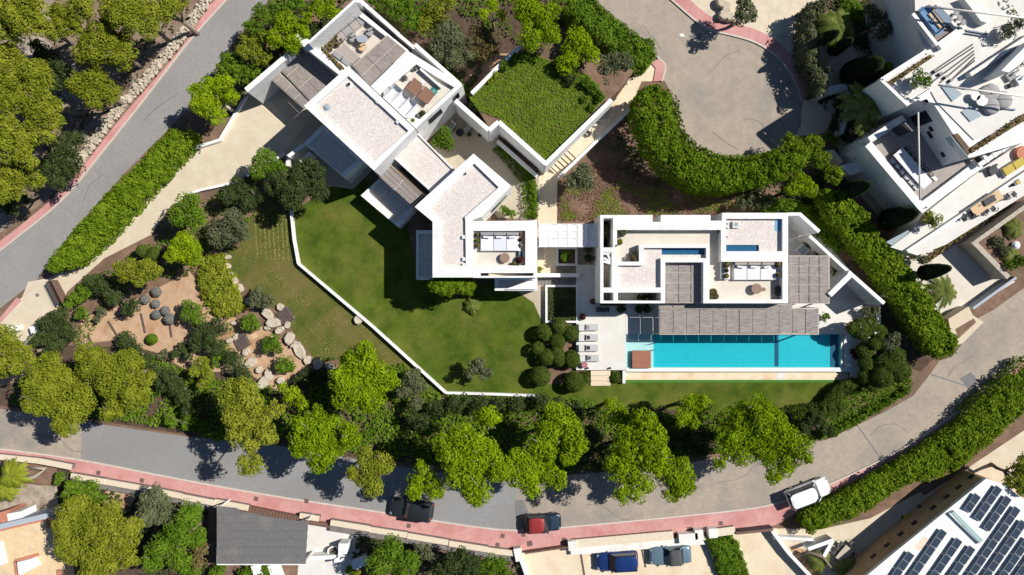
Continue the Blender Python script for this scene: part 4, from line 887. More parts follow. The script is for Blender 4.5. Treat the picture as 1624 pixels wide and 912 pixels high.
def sofa(label, u, v, z, depth_px, n, mats_, base=white, group=None, pillows=True, back=True, tall=.42):
    """sofa: u->v is the back edge in px; cushions run towards +normal by depth_px"""
    A_, B_ = W(*u, z), W(*v, z); d = B_ - A_; L = d.length; a = math.atan2(d.y, d.x); dep = depth_px / S
    t = thing('sofa', label, 'sofa', (A_.x, A_.y, z), a, group); q = MB(); q.box((L / 2, -dep / 2, .10), (L, dep, .2)); q.build('base', base, t, True)
    for i in range(n):
        w = L / n; q = MB(); q.rbox((w * (i + .5), -dep / 2 - (.12 if back else 0), .2 + tall / 4), (w * .98, dep - (.3 if back else .04), tall / 2)); q.build('seat_cushion', mats_[0] if i % 2 == 0 or len(mats_) < 3 else mats_[2], t, True)
        if back: q = MB(); q.rbox((w * (i + .5), -.16, .2 + tall * .62), (w * .94, .28, tall * 1.1)); q.build('back_cushion', mats_[1], t, True)
        if pillows: q = MB(); q.rbox((w * (i + .45), -.46, .2 + tall * .78), (w * .48, .2, .26), .12 * (i % 3 - 1), .05); q.build('pillow', fabric_w if mats_[1] is not fabric_w else fabric_g, t, True)
    return t
sofa('long blue sofa in the shaded sunken lounge on the top right roof terrace', (1452, 24), (1479, 58), 8.6, -14, 2, (fabric_b, fabric_b), pillows=False, back=False)
# poufs, tables
for k, (x, y) in enumerate(((1574, 146), (1567, 150), (1593, 158), (1574, 167))):
    p = W(x, y, 8.9); t = thing('pouf', ['upper grey pouf of the cluster partly under the white spar', 'left grey pouf of the cluster behind the round tables', 'right grey pouf of the cluster on the white roof terrace', 'lowest grey pouf of the cluster nearest the round tables'][k], 'pouf', (p.x, p.y, 8.5), 0, 'grey poufs on the roof terrace')
    q = MB(); q.smooth = True; q.lathe((0, 0, 0), [(.5, 0), (.78, .1), (.82, .26), (.66, .42), (.3, .5), (.05, .5)], 20); q.build('cushion', fabric_g, t, True)
    q = MB(); q.tube([(-.7, 0, .43), (0, .02, .53), (.7, 0, .43)], .03, 6); q.build('seam', steel, t, True)
for k, (x, y, r) in enumerate(((1548, 152, .42), (1558, 159, .52))):
    p = W(x, y, 9.0); q = MB(); q.lathe((p.x, p.y, 8.5), [(.12, 0), (.12, .4), (r, .42), (r, .48)], 20); tag(q.build('round_table', white), ['smaller round white table beside the grey poufs', 'larger round white table touching the grey poufs'][k], 'table')
def chair_proto(label, seatm, legm, group):
    t = thing('chair', label, 'chair', (0, 0, 0), 0, group)
    q = MB(); q.rbox((0, 0, .44), (.46, .46, .07), 0, .03); q.build('seat', seatm, t, True)
    q = MB(); q.smooth = True
    q.tube([(-.24, -.1, .66), (-.23, -.22, .72), (0, -.27, .78), (.23, -.22, .72), (.24, -.1, .66)], .045, 6); q.build('backrest', seatm, t, True)
    for x in (-.2, .2):
        for y in (-.2, .2): q = MB(); q.tube([(x, y, 0), (x * .95, y * .95, .43)], .02, 5); q.build('leg', legm, t, True)
    return t
# long dining table with chairs on the neighbour's terrace
t = thing('dining_table', 'long pale dining table on the taupe terrace of the terraced house', 'table', W(1448, 262, 4.5))
a, c = W(1424, 240, 5.25), W(1472, 294, 5.25); q = MB(); q.wall(a, c, 1.15, 5.17, 5.25); q.build('table_top', fabric_w, t)
for u in (.08, .92): p = a.lerp(c, u); q = MB(); q.box((p.x, p.y, 4.83), (.12, .8, .66), math.atan2((c - a).y, (c - a).x)); q.build('leg', steel, t)
ch = chair_proto('white shell chairs along the parapet side of the long pale dining table', fabric_w, steel, 'chairs at the long terrace table'); ang = math.atan2((c - a).y, (c - a).x); first = True
nr = Vector((-math.sin(ang), math.cos(ang), 0))
for i in range(6):
    for sgn in (-1, 1):
        p = a.lerp(c, .1 + .155 * i) + nr * sgn * .78; rz = ang + (0 if sgn < 0 else math.pi)
        o = ch if first else copy_tree(ch); first = False; o.location = (p.x, p.y, 4.5); o.rotation_euler = (0, 0, rz)
        if sgn > 0:
            o['label'] = 'dark chairs along the shaded house side of the long pale dining table'; o['group'] = 'dark chairs at the long terrace table'; recolour(o, fabric_w, fabric_k)
t = thing('low_bench', 'narrow white bench on the taupe terrace beside the shade line', 'bench', W(1483, 281, 4.5)); q = MB(); q.wall(W(1479, 279, 4.9), W(1486, 286, 4.9), .3, 4.55, 4.9); q.build('seat', white, t)
# lower terrace table
t = thing('wooden_table', 'long light oak table on the lower white terrace with dark chairs around', 'table', W(1565, 322, 3)); a, c = W(1543, 337, 3.75), W(1588, 307, 3.75)
q = MB(); q.wall(a, c, .95, 3.68, 3.75); q.build('table_top', tanwood, t)
for u in (.1, .9): p = a.lerp(c, u); q = MB(); q.box((p.x, p.y, 3.34), (.1, .7, .66), .55); q.build('leg', steel, t)
dk = chair_proto('dark round chairs set along the oak table on the lower white terrace', fabric_k, steel, 'dark chairs on the lower terrace')
for i, (x, y, r) in enumerate(((1540, 344, 2.2), (1530, 343, 1.2), (1558, 338, 0.5), (1594, 313, .5), (1575, 331, .7), (1608, 308, -.8), (1552, 330, 3.6), (1574, 315, 3.6))):
    o = dk if i == 0 else copy_tree(dk); p = W(x, y, 3.4); o.location = (p.x, p.y, 3.0); o.rotation_euler = (0, 0, r)
t = thing('lounge_table', 'dark slab table lying across the middle of the oak table row', 'table', W(1568, 319, 3.76)); q = MB(); q.wall(W(1562, 323, 3.95), W(1579, 313, 3.95), .6, 3.76, 3.9); q.build('table_top', fabric_k, t)
t = thing('daybed', 'mustard daybed on the lower white terrace under the beamed pergola', 'daybed', W(1605, 265, 3)); q = MB(); q.slab([(1588, 268), (1622, 247), (1632, 262), (1596, 282)], 3.3, .3); q.build('base', white, t)
for k in range(2): q = MB(); q.slab([(1590 + 16 * k, 268 - 10 * k), (1605 + 16 * k, 258.6 - 10 * k), (1611 + 16 * k, 270 - 10 * k), (1597 + 16 * k, 279 - 10 * k)], 3.52 + .01 * k, .21); q.build('mattress', fabric_y, t)
t = thing('round_ottoman', 'round terracotta ottoman cut by the right edge beside the mustard daybed', 'ottoman', W(1623, 243, 3)); q = MB(); p = W(1623, 243, 3.5); q.lathe((p.x, p.y, 3), [(.7, 0), (.75, .3), (.6, .45), (.1, .48)], 20); q.build('cushion', terracotta, t)
t = thing('side_table', 'small dark side table with green top near the lower terrace edge', 'table', W(1613, 289, 3)); q = MB(); p = W(1613, 289, 3.4); q.box((p.x, p.y, 3.2), (.6, .5, .4), .5); q.build('box', steel, t); q = MB(); q.box((p.x + .06, p.y, 3.43), (.36, .3, .05), .5); q.build('tray', fabric_y, t)
t = thing('lounge_chair', 'dark lounge chair on the lower white terrace below the daybed', 'chair', W(1574, 270, 3)); q = MB(); p = W(1575, 271, 3.3); q.rbox((p.x, p.y, 3.25), (.9, .7, .35), .5); q.build('seat', fabric_k, t); q = MB(); q.rbox((p.x - .2, p.y + .35, 3.5), (.9, .18, .4), .5); q.build('backrest', fabric_k, t)
# rope spars of the shade sails and masts
for i, (a, za, c, zc, lab) in enumerate((((1469, 10), 10.5, (1640, 30), 10.9, 'long white spar crossing the top right roof terrace'), ((1488, 135), 10.4, (1640, 155), 10.8, 'long white spar crossing above the grey poufs'), ((1456, 178), 9.4, (1459, 317), 6.2, 'slender white spar standing over the dining terrace'))):
    q = MB(); q.smooth = True; q.tube([W(*a, za), W(*c, zc)], .09 if i < 2 else .075, 8); tag(q.build('spar', ropem), lab, 'spar')
for i, (x0, y0, x1, y1) in enumerate(((1530, 48, 1566, 54), (1555, 168, 1610, 174))):
    q = MB(); q.wall(W(x0, y0, 8.6), W(x1, y1, 8.6), .12, 8.5, 8.66); tag(q.build('sail_anchor', mat('blue_pole', (.08, .12, .18), rough=.5)), ['blue pole lying beside the spiky plant on the top right terrace', 'blue pole lying below the grey poufs'][i], 'pole')
t = thing('rock_seat', 'large pale sculpted rock wall on the top right terrace', 'rock', W(1560, 20, 8.5)); q = MB(); q.prism([(p.x, p.y) for p in PX([(1527, -5), (1545, -5), (1572, 22), (1566, 36), (1556, 33), (1543, 15)], 9.3)], 8.5, 9.25); q.build('rock', whiteg, t)
# box volume at right
b = MB(); b.slab([(1588, 112), (1640, 60), (1640, 78), (1618, 102), (1600, 115)], 11, 2.5); tag(b.build('roof_volume', white), 'white box shaped roof volume at the right edge among potted trees', 'roof structure')
b = MB(); b.wall(W(1540, 118, 9.3), W(1640, 52, 9.3), .35, 8.5, 9.25); tag(b.build('terrace_wall', whiteg), 'low aged wall running up to the right edge behind the potted bushes', 'wall')
def pot_plant(label, x, y, z, r, kind='green', potm=None, R=None, name='potted_plant', group=None, h=.45):
    p = W(x, y, z + .8); t = thing(name, label, 'potted plant', (p.x, p.y, z), 0, group); q = MB(); q.smooth = True
    q.lathe((0, 0, 0), [(r * .65, 0), (r * .95, h * .7), (r, h), (r * .88, h), (r * .85, h * .86)], 14); q.build('pot', potm or planterm, t, True)
    R = R or r * 1.4
    V = lobe_tris((p.x, p.y, z + h + R * .6), R, .17 if R > .5 else .12, .85, 1.1, npuff=9); link_tris('foliage', V, leaf[kind], t); return t
pot_plant('leafy green shrub in a pale pot at the corner of the top left roof terrace', 1455, 128, 8.5, .6, 'green', R=1.05)
pot_plant('round grey green bush in a pale pot on the roof terrace', 1597, 50, 8.5, .7, 'olive', R=.85)
pot_plant('second rounded bush in a pale pot nearer the right edge', 1614, 40, 8.5, .6, 'olive', R=.7)
pot_plant('bright green bush in a stone pot at the right edge below the roof volume', 1618, 97, 8.5, .6, 'green', R=.6)
pot_plant('feathery pale green tree in a dark bed on the lower white terrace', 1475, 346, 3.0, .6, 'yellow', potdark, 1.0)
for i, (x, y) in enumerate(((1605, 120), (1606, 134), (1620, 126))):
    t = thing('lounge_set', ['dark grey lounge chair by the right edge near the poufs', 'small round dark stool below the lounge chair near the right edge', 'white lounge chair cut by the right edge above the poufs'][i], 'lounge seat', W(x, y, 8.5)); q = MB(); p = W(x, y, 8.9)
    if i == 1: q.lathe((p.x, p.y, 8.5), [(.22, 0), (.24, .3), (.2, .36)], 12); q.build('seat', fabric_k, t)
    else:
        q.rbox((p.x, p.y, 8.68), (.8, .7, .32), .6); q.build('seat', fabric_g if i == 0 else fabric_w, t); q = MB(); q.rbox((p.x + .25, p.y + .25, 8.9), (.8, .16, .4), .6); q.build('backrest', fabric_g if i == 0 else fabric_w, t)
facade_window(E, W(1449, 189, 8.4) + Vector((-.1, -.1, 0)), W(1460, 201, 8.4) + Vector((-.1, -.1, 0)), 5.0, 7.2)
e0, e1 = W(1480, 164, 8.4), W(1537, 251, 8.4)
for u, v in ((.06, .24),): facade_window(E, e0.lerp(e1, u), e0.lerp(e1, v), 4.6, 6.9)
for u, z in ((.36, 6.2), (.42, 5.6), (.46, 5.6), (.82, 5.6)):
    p = e0.lerp(e1, u); q = MB(); q.box((p.x, p.y, z), (.5, .26, .3), math.atan2((e1 - e0).y, (e1 - e0).x)); q.build('wall_light', steel, E)
gl_ = MB(); gl_.wall(W(1504, 217, 8.9), W(1530, 249, 8.9), .06, 8.4, 9.3); gl_.build('glass_balustrade', glassm, E)
# retaining walls of the neighbour's lower drive
t = thing('retaining_wall', 'stone retaining wall with planted bed around the neighbour court at the right', 'wall', W(1560, 400, 0))
b = MB(); b.wall(W(1545, 384, 2.2), W(1600, 440, 2.2), .5, 0, 2.2); b.wall(W(1542, 388, 2.18), W(1640, 318, 2.18), .4, 0, 2.16); b.build('wall', mat('rubble_wall', (.36, .32, .27), (.48, .43, .36), scale=4, rough=.95, bump=.6), t)
b = MB(); b.wall(W(1544, 489, 1.2), W(1612, 440, 1.2), .25, 0, 1.2); b.build('rail_wall', mat('blue_grey_wall', (.36, .40, .45), rough=.8), t)
b = MB(); b.prism([(p.x, p.y) for p in PX([(1552, 386), (1640, 320), (1640, 430), (1604, 436)], 1.8)], 0, 1.8); b.build('bed', soil, t)
t = thing('entrance_planter', 'beige stone planter box standing at the road corner by the hedge end', 'planter', W(1520, 520, 0)); pts = [(1504, 506), (1536, 486), (1543, 500), (1560, 511), (1526, 545), (1512, 548)]
O = PX(pts, 1.6); b = MB(); b.prism([(p.x, p.y) for p in O], 0, 1.6); b.build('wall', mat('ribbed_stone', (.55, .46, .33), (.62, .53, .40), scale=3, rough=.9, bump=.5, stretch=(9, 1, 1)), t)
b = MB(); b.prism([(p.x, p.y) for p in PX([(1515, 522), (1544, 505), (1548, 511), (1520, 537)], 1.6)], 1.5, 1.612); b.build('soil', soil, t)
t = thing('stone_stair', 'dark slotted stair beside the neighbour terrace foot at the right', 'stair', W(1600, 345, 0))
for k in range(6): q = MB(); a, c = (1579 + k * 7.5, 350 - k * 4.6), (1585 + k * 7.5, 362 - k * 4.6); q.wall(W(*a, 1.0), W(*c, 1.0), .22, 0, 1.0 + .05 * k); q.build('tread', sleeper, t)
q = MB(); p = W(1611, 389, 2.0); q.lathe((p.x, p.y, 1.8), [(.38, 0), (.42, .25), (.25, .42), (.05, .45)], 16); tag(q.build('garden_globe', fabric_w), 'round white globe lamp lying in the planted bed at the right edge', 'globe')
# entry walls by the turning circle
t = thing('entry_wall', 'white topped wall at the neighbour entrance below the beige forecourt', 'wall', W(1330, 140, 0)); b = MB(); b.slab([(1312, 137), (1343, 132), (1345, 142), (1318, 147), (1313, 145)], 1.8, 1.8); b.build('block', white, t)
b = MB(); b.wall(W(1295, 155, 1.2), W(1312, 150, 1.2), .25, 0, 1.2); b.build('wall', whiteg, t)
t = thing('entry_wall', 'aged narrow wall rising beside the palm at the neighbour entrance', 'wall', W(1342, 180, 0)); b = MB(); b.wall(W(1346, 144, 1.4), W(1344, 183, 1.4), .4, 0, 1.4); b.wall(W(1344, 182, 1.3), W(1334, 212, 1.3), .42, 0, 1.3); b.build('wall', whiteg, t)
t = thing('entry_ledge', 'small sunlit white ledge with plant shadow in front of the blue shaded facade', 'wall', W(1360, 263, 0)); b = MB(); b.slab([(1333, 262), (1376, 252), (1387, 266), (1348, 278)], 2.0, 2.0); b.build('ledge', white, t); b = MB(); b.slab([(1312, 238), (1322, 237), (1338, 256), (1331, 262)], 1.4, 1.4); b.build('wall', coping, t)
b = MB(); b.slab([(1475, 12), (1430, -20), (1395, -10), (1462, 88), (1470, 80)], 4.5, 4.5); tag(b.build('side_building', white), 'white wall block along the shaded court left of the sunken lounge', 'building')
t = thing('stepping_path', 'row of stepping slabs with dark gaps beside the neighbour palm', 'paving', W(1350, 200, 0))
for k in range(5): q = MB(); q.slab([(1346 + k * 7, 206 - k * 6), (1351 + k * 7, 202 - k * 6), (1356 + k * 7, 208 - k * 6), (1350 + k * 7, 213 - k * 6)], .08, .05); q.build('slab', beige, t)
# ------------------------------------------------------------------ solar roof house
F_ = thing('solar_house', 'white flat roofed house covered with rows of solar panels at the lower right corner', 'house', W(1540, 850, 0))
b = MB(); b.slab([(1360, 925), (1424, 872), (1564, 759), (1592, 768), (1640, 805), (1640, 940), (1350, 940)], 4.0, .35); b.build('roof', white, F_)
b = MB(); b.slab([(1361, 925), (1425, 873), (1564, 760.5), (1592, 769), (1640, 806), (1640, 940), (1352, 940)], 3.66, 3.66); b.build('wall', mat('ochre_brown_wall', (.46, .29, .15), (.54, .36, .20), scale=1.5, rough=.95, bump=.3, c3=(.36, .22, .12), s3=.6, w3=(.5, .75)), F_)
w0, w1 = W(1425, 873, 3.66), W(1564, 760.5, 3.66)
for u in (-.18, -.02, .14, .30, .52, .68, .82, .97):
    p = w0.lerp(w1, u); q = MB(); q.box((p.x, p.y, 1.9), (.62, .12, .42), math.atan2((w1 - w0).y, (w1 - w0).x)); q.build('wall_vent', steel, F_)
b = MB(); b.slab([(1509, 814), (1514, 810.5), (1560, 857), (1554, 861)], 4.35, .33); b.build('skylight', mat('pale_teal_glass', (.33, .45, .44), rough=.2), F_)
b = MB(); b.wall(W(1507, 814, 4.3), W(1556, 862, 4.3), .2, 4.0, 4.3); b.build('kerb', white, F_)
b = MB(); b.slab([(1450, 868), (1466, 850), (1476, 857), (1466, 868), (1458, 874)], 4.008, .004); b.build('stain', mat('rust_stain', (.66, .50, .40), (.72, .60, .52), scale=2, rough=.9), F_)
rows = [((1547.6, 791.9), 2), ((1581.5, 779.6), 4), ((1596.6, 795.7), 4), ((1610.8, 812.6), 9), ((1621, 834.3), 8), ((1628, 862), 6), ((1493.8, 848.5), 7), ((1518.3, 862.6), 6), ((1539, 875), 6), ((1442, 884.3), 5), ((1640, 880), 5)]
pan = mat('solar_cell', (.026, .038, .058), (.036, .050, .072), scale=9, rough=.25, spec=.5, stretch=(8, 1, 1), rot=math.radians(-54)); grid = mat('panel_frame', (.34, .36, .38), rough=.4)
me_p = None
labs = ['shortest pair of solar panels nearest the roof apex', 'row of four solar panels beside the roof apex tree', 'second row of four solar panels below the apex', 'nine panel solar row passing the long skylight', 'eight panel solar row right of the skylight', 'six panel solar row near the right edge', 'seven panel solar row left of the skylight by the rust stain', 'six panel solar row second left of the skylight', 'six panel solar row third left of the skylight', 'solar row at the lower left roof edge', 'solar row in the far lower right corner']
for ri, ((x, y), n) in enumerate(rows):
    t = thing('solar_array', labs[ri], 'solar panels', W(x, y, 4.0), 0, 'solar panel rows on the white roof'); ang = math.atan2(-(12.5), -8.7)
    for k in range(n):
        p = W(x - 8.7 * k - (1 if k > 1 else 0) * (k // 2) * .6, y + 12.5 * k + (k // 2) * .8, 4.3)
        o = bpy.data.objects.new('solar_panel', me_p) if me_p else None
        if o is None:
            q = MB(); q.box((0, 0, 0), (.90, .84, .04)); o = q.build('solar_panel', pan, t, True); me_p = o.data
            q = MB()
            for e in (-1, 1): q.box((e * .455, 0, 0), (.022, .88, .055)); q.box((0, e * .43, .001), (.89, .022, .055))
            me_f = q.build('frame', grid, o, True).data
            q = MB()
            for e in (-.3, .3): q.box((e, -.3, -.09), (.05, .06, .22))
            me_s = q.build('stand', steel, o, True).data
        else:
            COL.objects.link(o); o.parent = t
            for nm, me in (('frame', me_f), ('stand', me_s)): c_ = bpy.data.objects.new(nm, me); COL.objects.link(c_); c_.parent = o
        o.location = (p.x - t.location.x, p.y - t.location.y, .20); o.rotation_euler = (math.radians(-14), 0, ang + math.pi)
        o.rotation_euler = (Matrix.Rotation(ang + math.pi, 3, 'Z') @ Matrix.Rotation(math.radians(13), 3, 'X')).to_euler()
# ------------------------------------------------------------------ dark pavilion roof and neighbours along the lower edge
H_ = thing('carport', 'dark grey corrugated roof pavilion below the red pavement at the bottom', 'carport', W(415, 850, 0))
for k in range(7):
    y0, y1 = 803 + k * 13.1, 803 + (k + 1) * 13.1 - .25; x1 = 489.5 - k * .8
    pts = [(344, y0), (378, y0) if k == 0 else (x1, y0), (x1, y1), (344, y1)] if k else [(344, 803), (376, 806), (379, 812), (344, 815.9)]
    if k == 0: pts = [(344, 803), (376, 806), (380, 812), (425, 815.8), (344, 815.8)]
    elif k == 1: pts = [(344, 816), (400, 816), (470, 826), (490, 826), (488.5, 829), (344, 829)]
    q = MB(); q.slab(pts, 3.2 - k * .02, .08); q.build('roof_sheet', corr, H_)
q = MB()
for x, y in ((346, 806), (346, 892), (484, 830), (483, 892)): p = W(x, y, 3); q.box((p.x, p.y, 1.45), (.14, .14, 2.9))
q.wall(W(344, 802, 3.1), W(344, 895.5, 3.1), .1, 2.9, 3.05); q.wall(W(344, 895.5, 3.1), W(484, 895.5, 3.1), .12, 2.9, 3.06); q.build('frame', white, H_)
G_ = thing('terrace_house', 'small ochre terraced house with terracotta edges in the bottom left corner', 'house', W(40, 870, 0))
b = MB(); b.slab([(-10, 840), (70, 822), (76, 824), (82, 850), (86, 882), (92, 930), (-10, 930)], 2.6, 2.6); b.build('wall', ochre, G_)
b = MB()
for a, c in (((-10, 843), (74, 823)), ((74, 823), (77, 838)), ((24, 890), (60, 880)), ((24, 890), (28, 925)), ((92, 905), (94, 925))):
    b = MB(); b.wall(W(*a, 2.8), W(*c, 2.8), .28, 2.55, 2.78 + .001 * a[1] % .02); b.build('edging', terracotta, G_)
b = MB(); b.slab([(27, 892), (51, 886), (59, 899), (33, 912), (29, 910)], 3.2, .7); b.build('chimney_block', white, G_)
b = MB(); b.slab([(-5, 860), (3, 858), (11, 893), (-5, 899)], 2.75, .3); b.build('roof_patch', white, G_)
b = MB(); b.wall(W(-10, 838, 3.0), W(76, 818, 3.0), .5, 0, 2.9); b.build('parapet', mat('blue_grey_wall', (.36, .40, .45), rough=.8), G_)
t = thing('outbuilding', 'tiny white and terracotta roofed outbuilding at the left edge under the palm', 'outbuilding', W(15, 822, 0)); b = MB(); b.slab([(11, 815), (33, 811), (35, 826), (13, 833)], 2.2, 2.2); b.build('wall', white, t); b = MB(); b.slab([(-5, 814), (12, 809), (18, 811), (10, 816), (13, 834), (-5, 838)], 2.3, 2.3); b.build('roof', terracotta, t)
t = thing('patio_walls', 'white L shaped patio walls beside the dark pavilion roof', 'wall', W(540, 870, 0)); b = MB()
b.wall(W(486, 886, 1.2), W(541, 883, 1.2), .4, 0, 1.2); b.slab([(537, 862), (552, 862), (552, 872), (546, 890), (530, 893), (530, 887), (536, 884)], 1.5, 1.5); b.wall(W(558, 898, 1.4), W(580, 890, 1.4), .8, 0, 1.4); b.wall(W(404, 896, 1.3), W(416, 930, 1.3), .9, 0, 1.3); b.wall(W(430, 896, 1.25), W(442, 930, 1.25), .8, 0, 1.25); b.build('wall', white, t)
t = thing('inner_wall', 'white V shaped garden wall in the patio below the white car', 'wall', W(1310, 870, 0)); b = MB(); b.wall(W(1282, 871, 1.4), W(1321, 857, 1.4), .38, 0, 1.4); b.wall(W(1321, 857, 1.41), W(1307, 883, 1.41), .38, 0, 1.41); b.build('wall', white, t)
t = thing('drive_edge_wall', 'white topped wall slanting down the driveway under the white car', 'wall', W(1260, 880, 0)); b = MB(); b.wall(W(1225, 842, .9), W(1250, 876, .9), .35, 0, .9); b.wall(W(1250, 876, .91), W(1296, 925, .91), .35, 0, .91); b.wall(W(1228, 853, .8), W(1290, 856, .8), .3, 0, .8); b.build('wall', white, t)
for a, c, lab in (((1016, 862), (1024, 900), 'dark joint line between the blue and the pale blue car'), ((921, 878), (928, 920), 'dark joint line left of the blue car in the beige court')): q = MB(); q.wall(W(*a, .05), W(*c, .05), .2, 0, .05); tag(q.build('parking_line', sleeper), lab, 'paving line')
q = MB(); q.wall(W(1119, 858, .6), W(1145, 915, .6), .18, 0, .6); tag(q.build('low_fence', steel), 'low dark fence along the clipped green hedge strip by the car court', 'fence')
# ------------------------------------------------------------------ furniture on the villa roofs
# diagonal upper terrace
sofa('long grey slatted lounge seat along the perforated screen on the top terrace', (529, 57), (574, 21), 3.7, 17, 4, (fabric_t, fabric_g, fabric_g), base=whiteg, pillows=False)
t = thing('daybed', 'wide taupe daybed with two grey bolsters beside the mat pergola on the top terrace', 'daybed', W(545, 88, 3.7)); q = MB(); q.slab([(546, 69), (571, 91), (556, 104), (528, 82)], 4.12, .4); q.build('mattress', fabric_t, t)
for a, c in (((530, 83), (541, 92)), ((543, 94), (555, 103))): q = MB(); A_, B_ = W(*a, 4.3), W(*c, 4.3); q.rbox(((A_.x + B_.x) / 2, (A_.y + B_.y) / 2, 4.28), ((B_ - A_).length, .55, .3), math.atan2((B_ - A_).y, (B_ - A_).x)); q.build('bolster', fabric_g, t)
pergola(A, [(560, 104), (614, 56.5), (644, 81), (588.5, 134.5)], 4.9, 3, 2, mat45, posts=False)
t = thing('oval_table', 'grey oval table between wire chairs on the top terrace', 'table', W(574, 61.5, 3.7)); p = W(574, 61.5, 4.4); q = MB(); q.smooth = False; q.lathe((p.x, p.y, 3.7), [(.24, 0), (.24, .6), (.46, .66), (.46, .74), (.4, .76)], 24, 1.15, .85); q.build('top', mat('blue_grey_top', (.30, .34, .38), rough=.6), t)
def wire_chair(label, x, y, z, seat, group):
    p = W(x, y, z + .4); t = thing('wire_chair', label, 'chair', (p.x, p.y, z), 0, group); q = MB()
    for k in range(14):
        a = 2 * math.pi * k / 14; q.tube([(.16 * math.cos(a), .16 * math.sin(a), .05), (.42 * math.cos(a), .42 * math.sin(a), .34), (.55 * math.cos(a), .55 * math.sin(a), .62)], .018, 4)
    q.build('frame', steel, t, True); q = MB(); q.lathe((0, 0, .3), [(.36, 0), (.38, .05), (.3, .1)], 16); q.build('seat', seat, t, True); q = MB(); q.rbox((.1, .2, .5), (.5, .2, .3), .5); q.build('cushion', seat, t, True)
wire_chair('round wire chair with grey seat left of the oval table', 559, 60.5, 3.7, fabric_g, 'wire chairs on the top terrace')
wire_chair('round wire chair right of the oval table by the terrace corner', 585.5, 51, 3.7, fabric_g, 'wire chairs on the top terrace')
wire_chair('round wire chair with tan cushion below the oval table', 573.5, 75, 3.7, tanwood, 'wire chairs on the top terrace')
def succulent(x, y, z, r=.22, kind='olive', lab=None, group=None, potm=None):
    p = W(x, y, z + .3); t = thing('potted_succulent', lab, 'potted plant', (p.x, p.y, z), 0, group); q = MB(); q.lathe((0, 0, 0), [(r * .7, 0), (r, .3), (r * .85, .3), (r * .8, .25)], 12); q.build('pot', potm or potdark, t, True)
    N = sphere_dirs(26, .1); link_tris('foliage', tufts(np.array([[p.x, p.y, z + .33]]) + N * r * .5, N, r * 1.5, 3, .35, .2), leaf[kind], t); return t
for (x, y) in ((520, 66), (528, 64), (517, 72), (526, 72), (523, 78), (534, 58), (541, 64), (535, 70), (529, 58)): succulent(x, y, 3.7, .27, 'tan', 'dark potted succulents crowded on the white ledge of the top terrace', 'succulents on the top terrace ledge')
tag(cover('planter_planting', [(508, 78), (512, 75), (545, 107), (541, 111)], 5.14, 'tan', 90, .2, 'stuff', .2), 'brown dried planting in the slot planter above the mat pergola', 'planting')
# diagonal sun terrace with tables
zt = 6.15
for (c, lab) in (((658.5, 137.5), 'upper brown wooden table of the pair on the diagonal sun terrace'), ((676, 151), 'lower brown wooden table of the pair on the diagonal sun terrace')):
    t = thing('wooden_table', lab, 'table', W(*c, zt)); p = W(*c, zt + .55); a = math.radians(-38)
    for k in range(6): q = MB(); q.box((p.x + math.sin(-a) * (k - 2.5) * .21, p.y + math.cos(a) * (k - 2.5) * .21, zt + .52), (1.22, .2, .06), a); q.build('board', tablewood, t)
    q = MB(); q.box((p.x, p.y, zt + .25), (.9, .9, .46), a); q.build('base', tablewood, t)
for (c, m_, lab) in (((669, 131), fabric_w, 'white slatted chair at the upper brown table of the sun terrace'), ((687, 144.5), teal, 'teal slatted chair at the lower brown table of the sun terrace')):
    t = thing('slat_chair', lab, 'chair', W(*c, zt)); p = W(*c, zt + .4); a = math.radians(-38)
    for k in range(4): q = MB(); q.box((p.x + math.cos(a) * (k - 1.5) * .17, p.y + math.sin(a) * (k - 1.5) * .17, zt + .42 + .05 * k), (.12, .5, .04), a); q.build('slat', m_, t)
    for e in (-1, 1): q = MB(); q.box((p.x + .25 * e * math.cos(a), p.y + .25 * e * math.sin(a), zt + .2), (.05, .5, .4), a); q.build('leg', m_, t)
sofa('large white three seat lounge with grey pillows on the diagonal sun terrace', (613, 155), (646.5, 186.5), 6.15, -22, 3, (fabric_w, fabric_w, fabric_w), back=True)
for (x, y) in ((609, 152), (619, 141), (625, 138)): succulent(x, y, 6.18, .26, 'olive', 'small dark pot plants at the upper end of the white three seat lounge', 'pots beside the white lounge')
succulent(670, 180, 6.18, .32, 'dark', 'dark leafy pot at the lower corner of the diagonal sun terrace'); succulent(662, 184, 6.18, .3, 'grey', 'pale grey pot plant at the lower terrace corner between two darker pots'); succulent(655, 191, 6.18, .28, 'yellow', 'yellow green pot at the lowest corner of the sun terrace')
for (x, y) in ((657, 107), (641, 123)): 
    p = W(x, y, zt + .3); t = thing('spiky_plant', ['spiky grey plant at the top corner of the diagonal sun terrace', 'spiky grey plant left of the brown tables on the sun terrace'][x == 641], 'plant', (p.x, p.y, zt)); N = sphere_dirs(60, .05); link_tris('foliage', tufts(np.array([[p.x, p.y, zt + .15]]) + N * .1, N, .75, 2, .2, .1), leaf['grey'], t)
b = MB(); b.wall(W(667, 110, 6.4), W(700, 139, 6.4), .2, 6.1, 6.62); b.build('bench_wall', white, A)
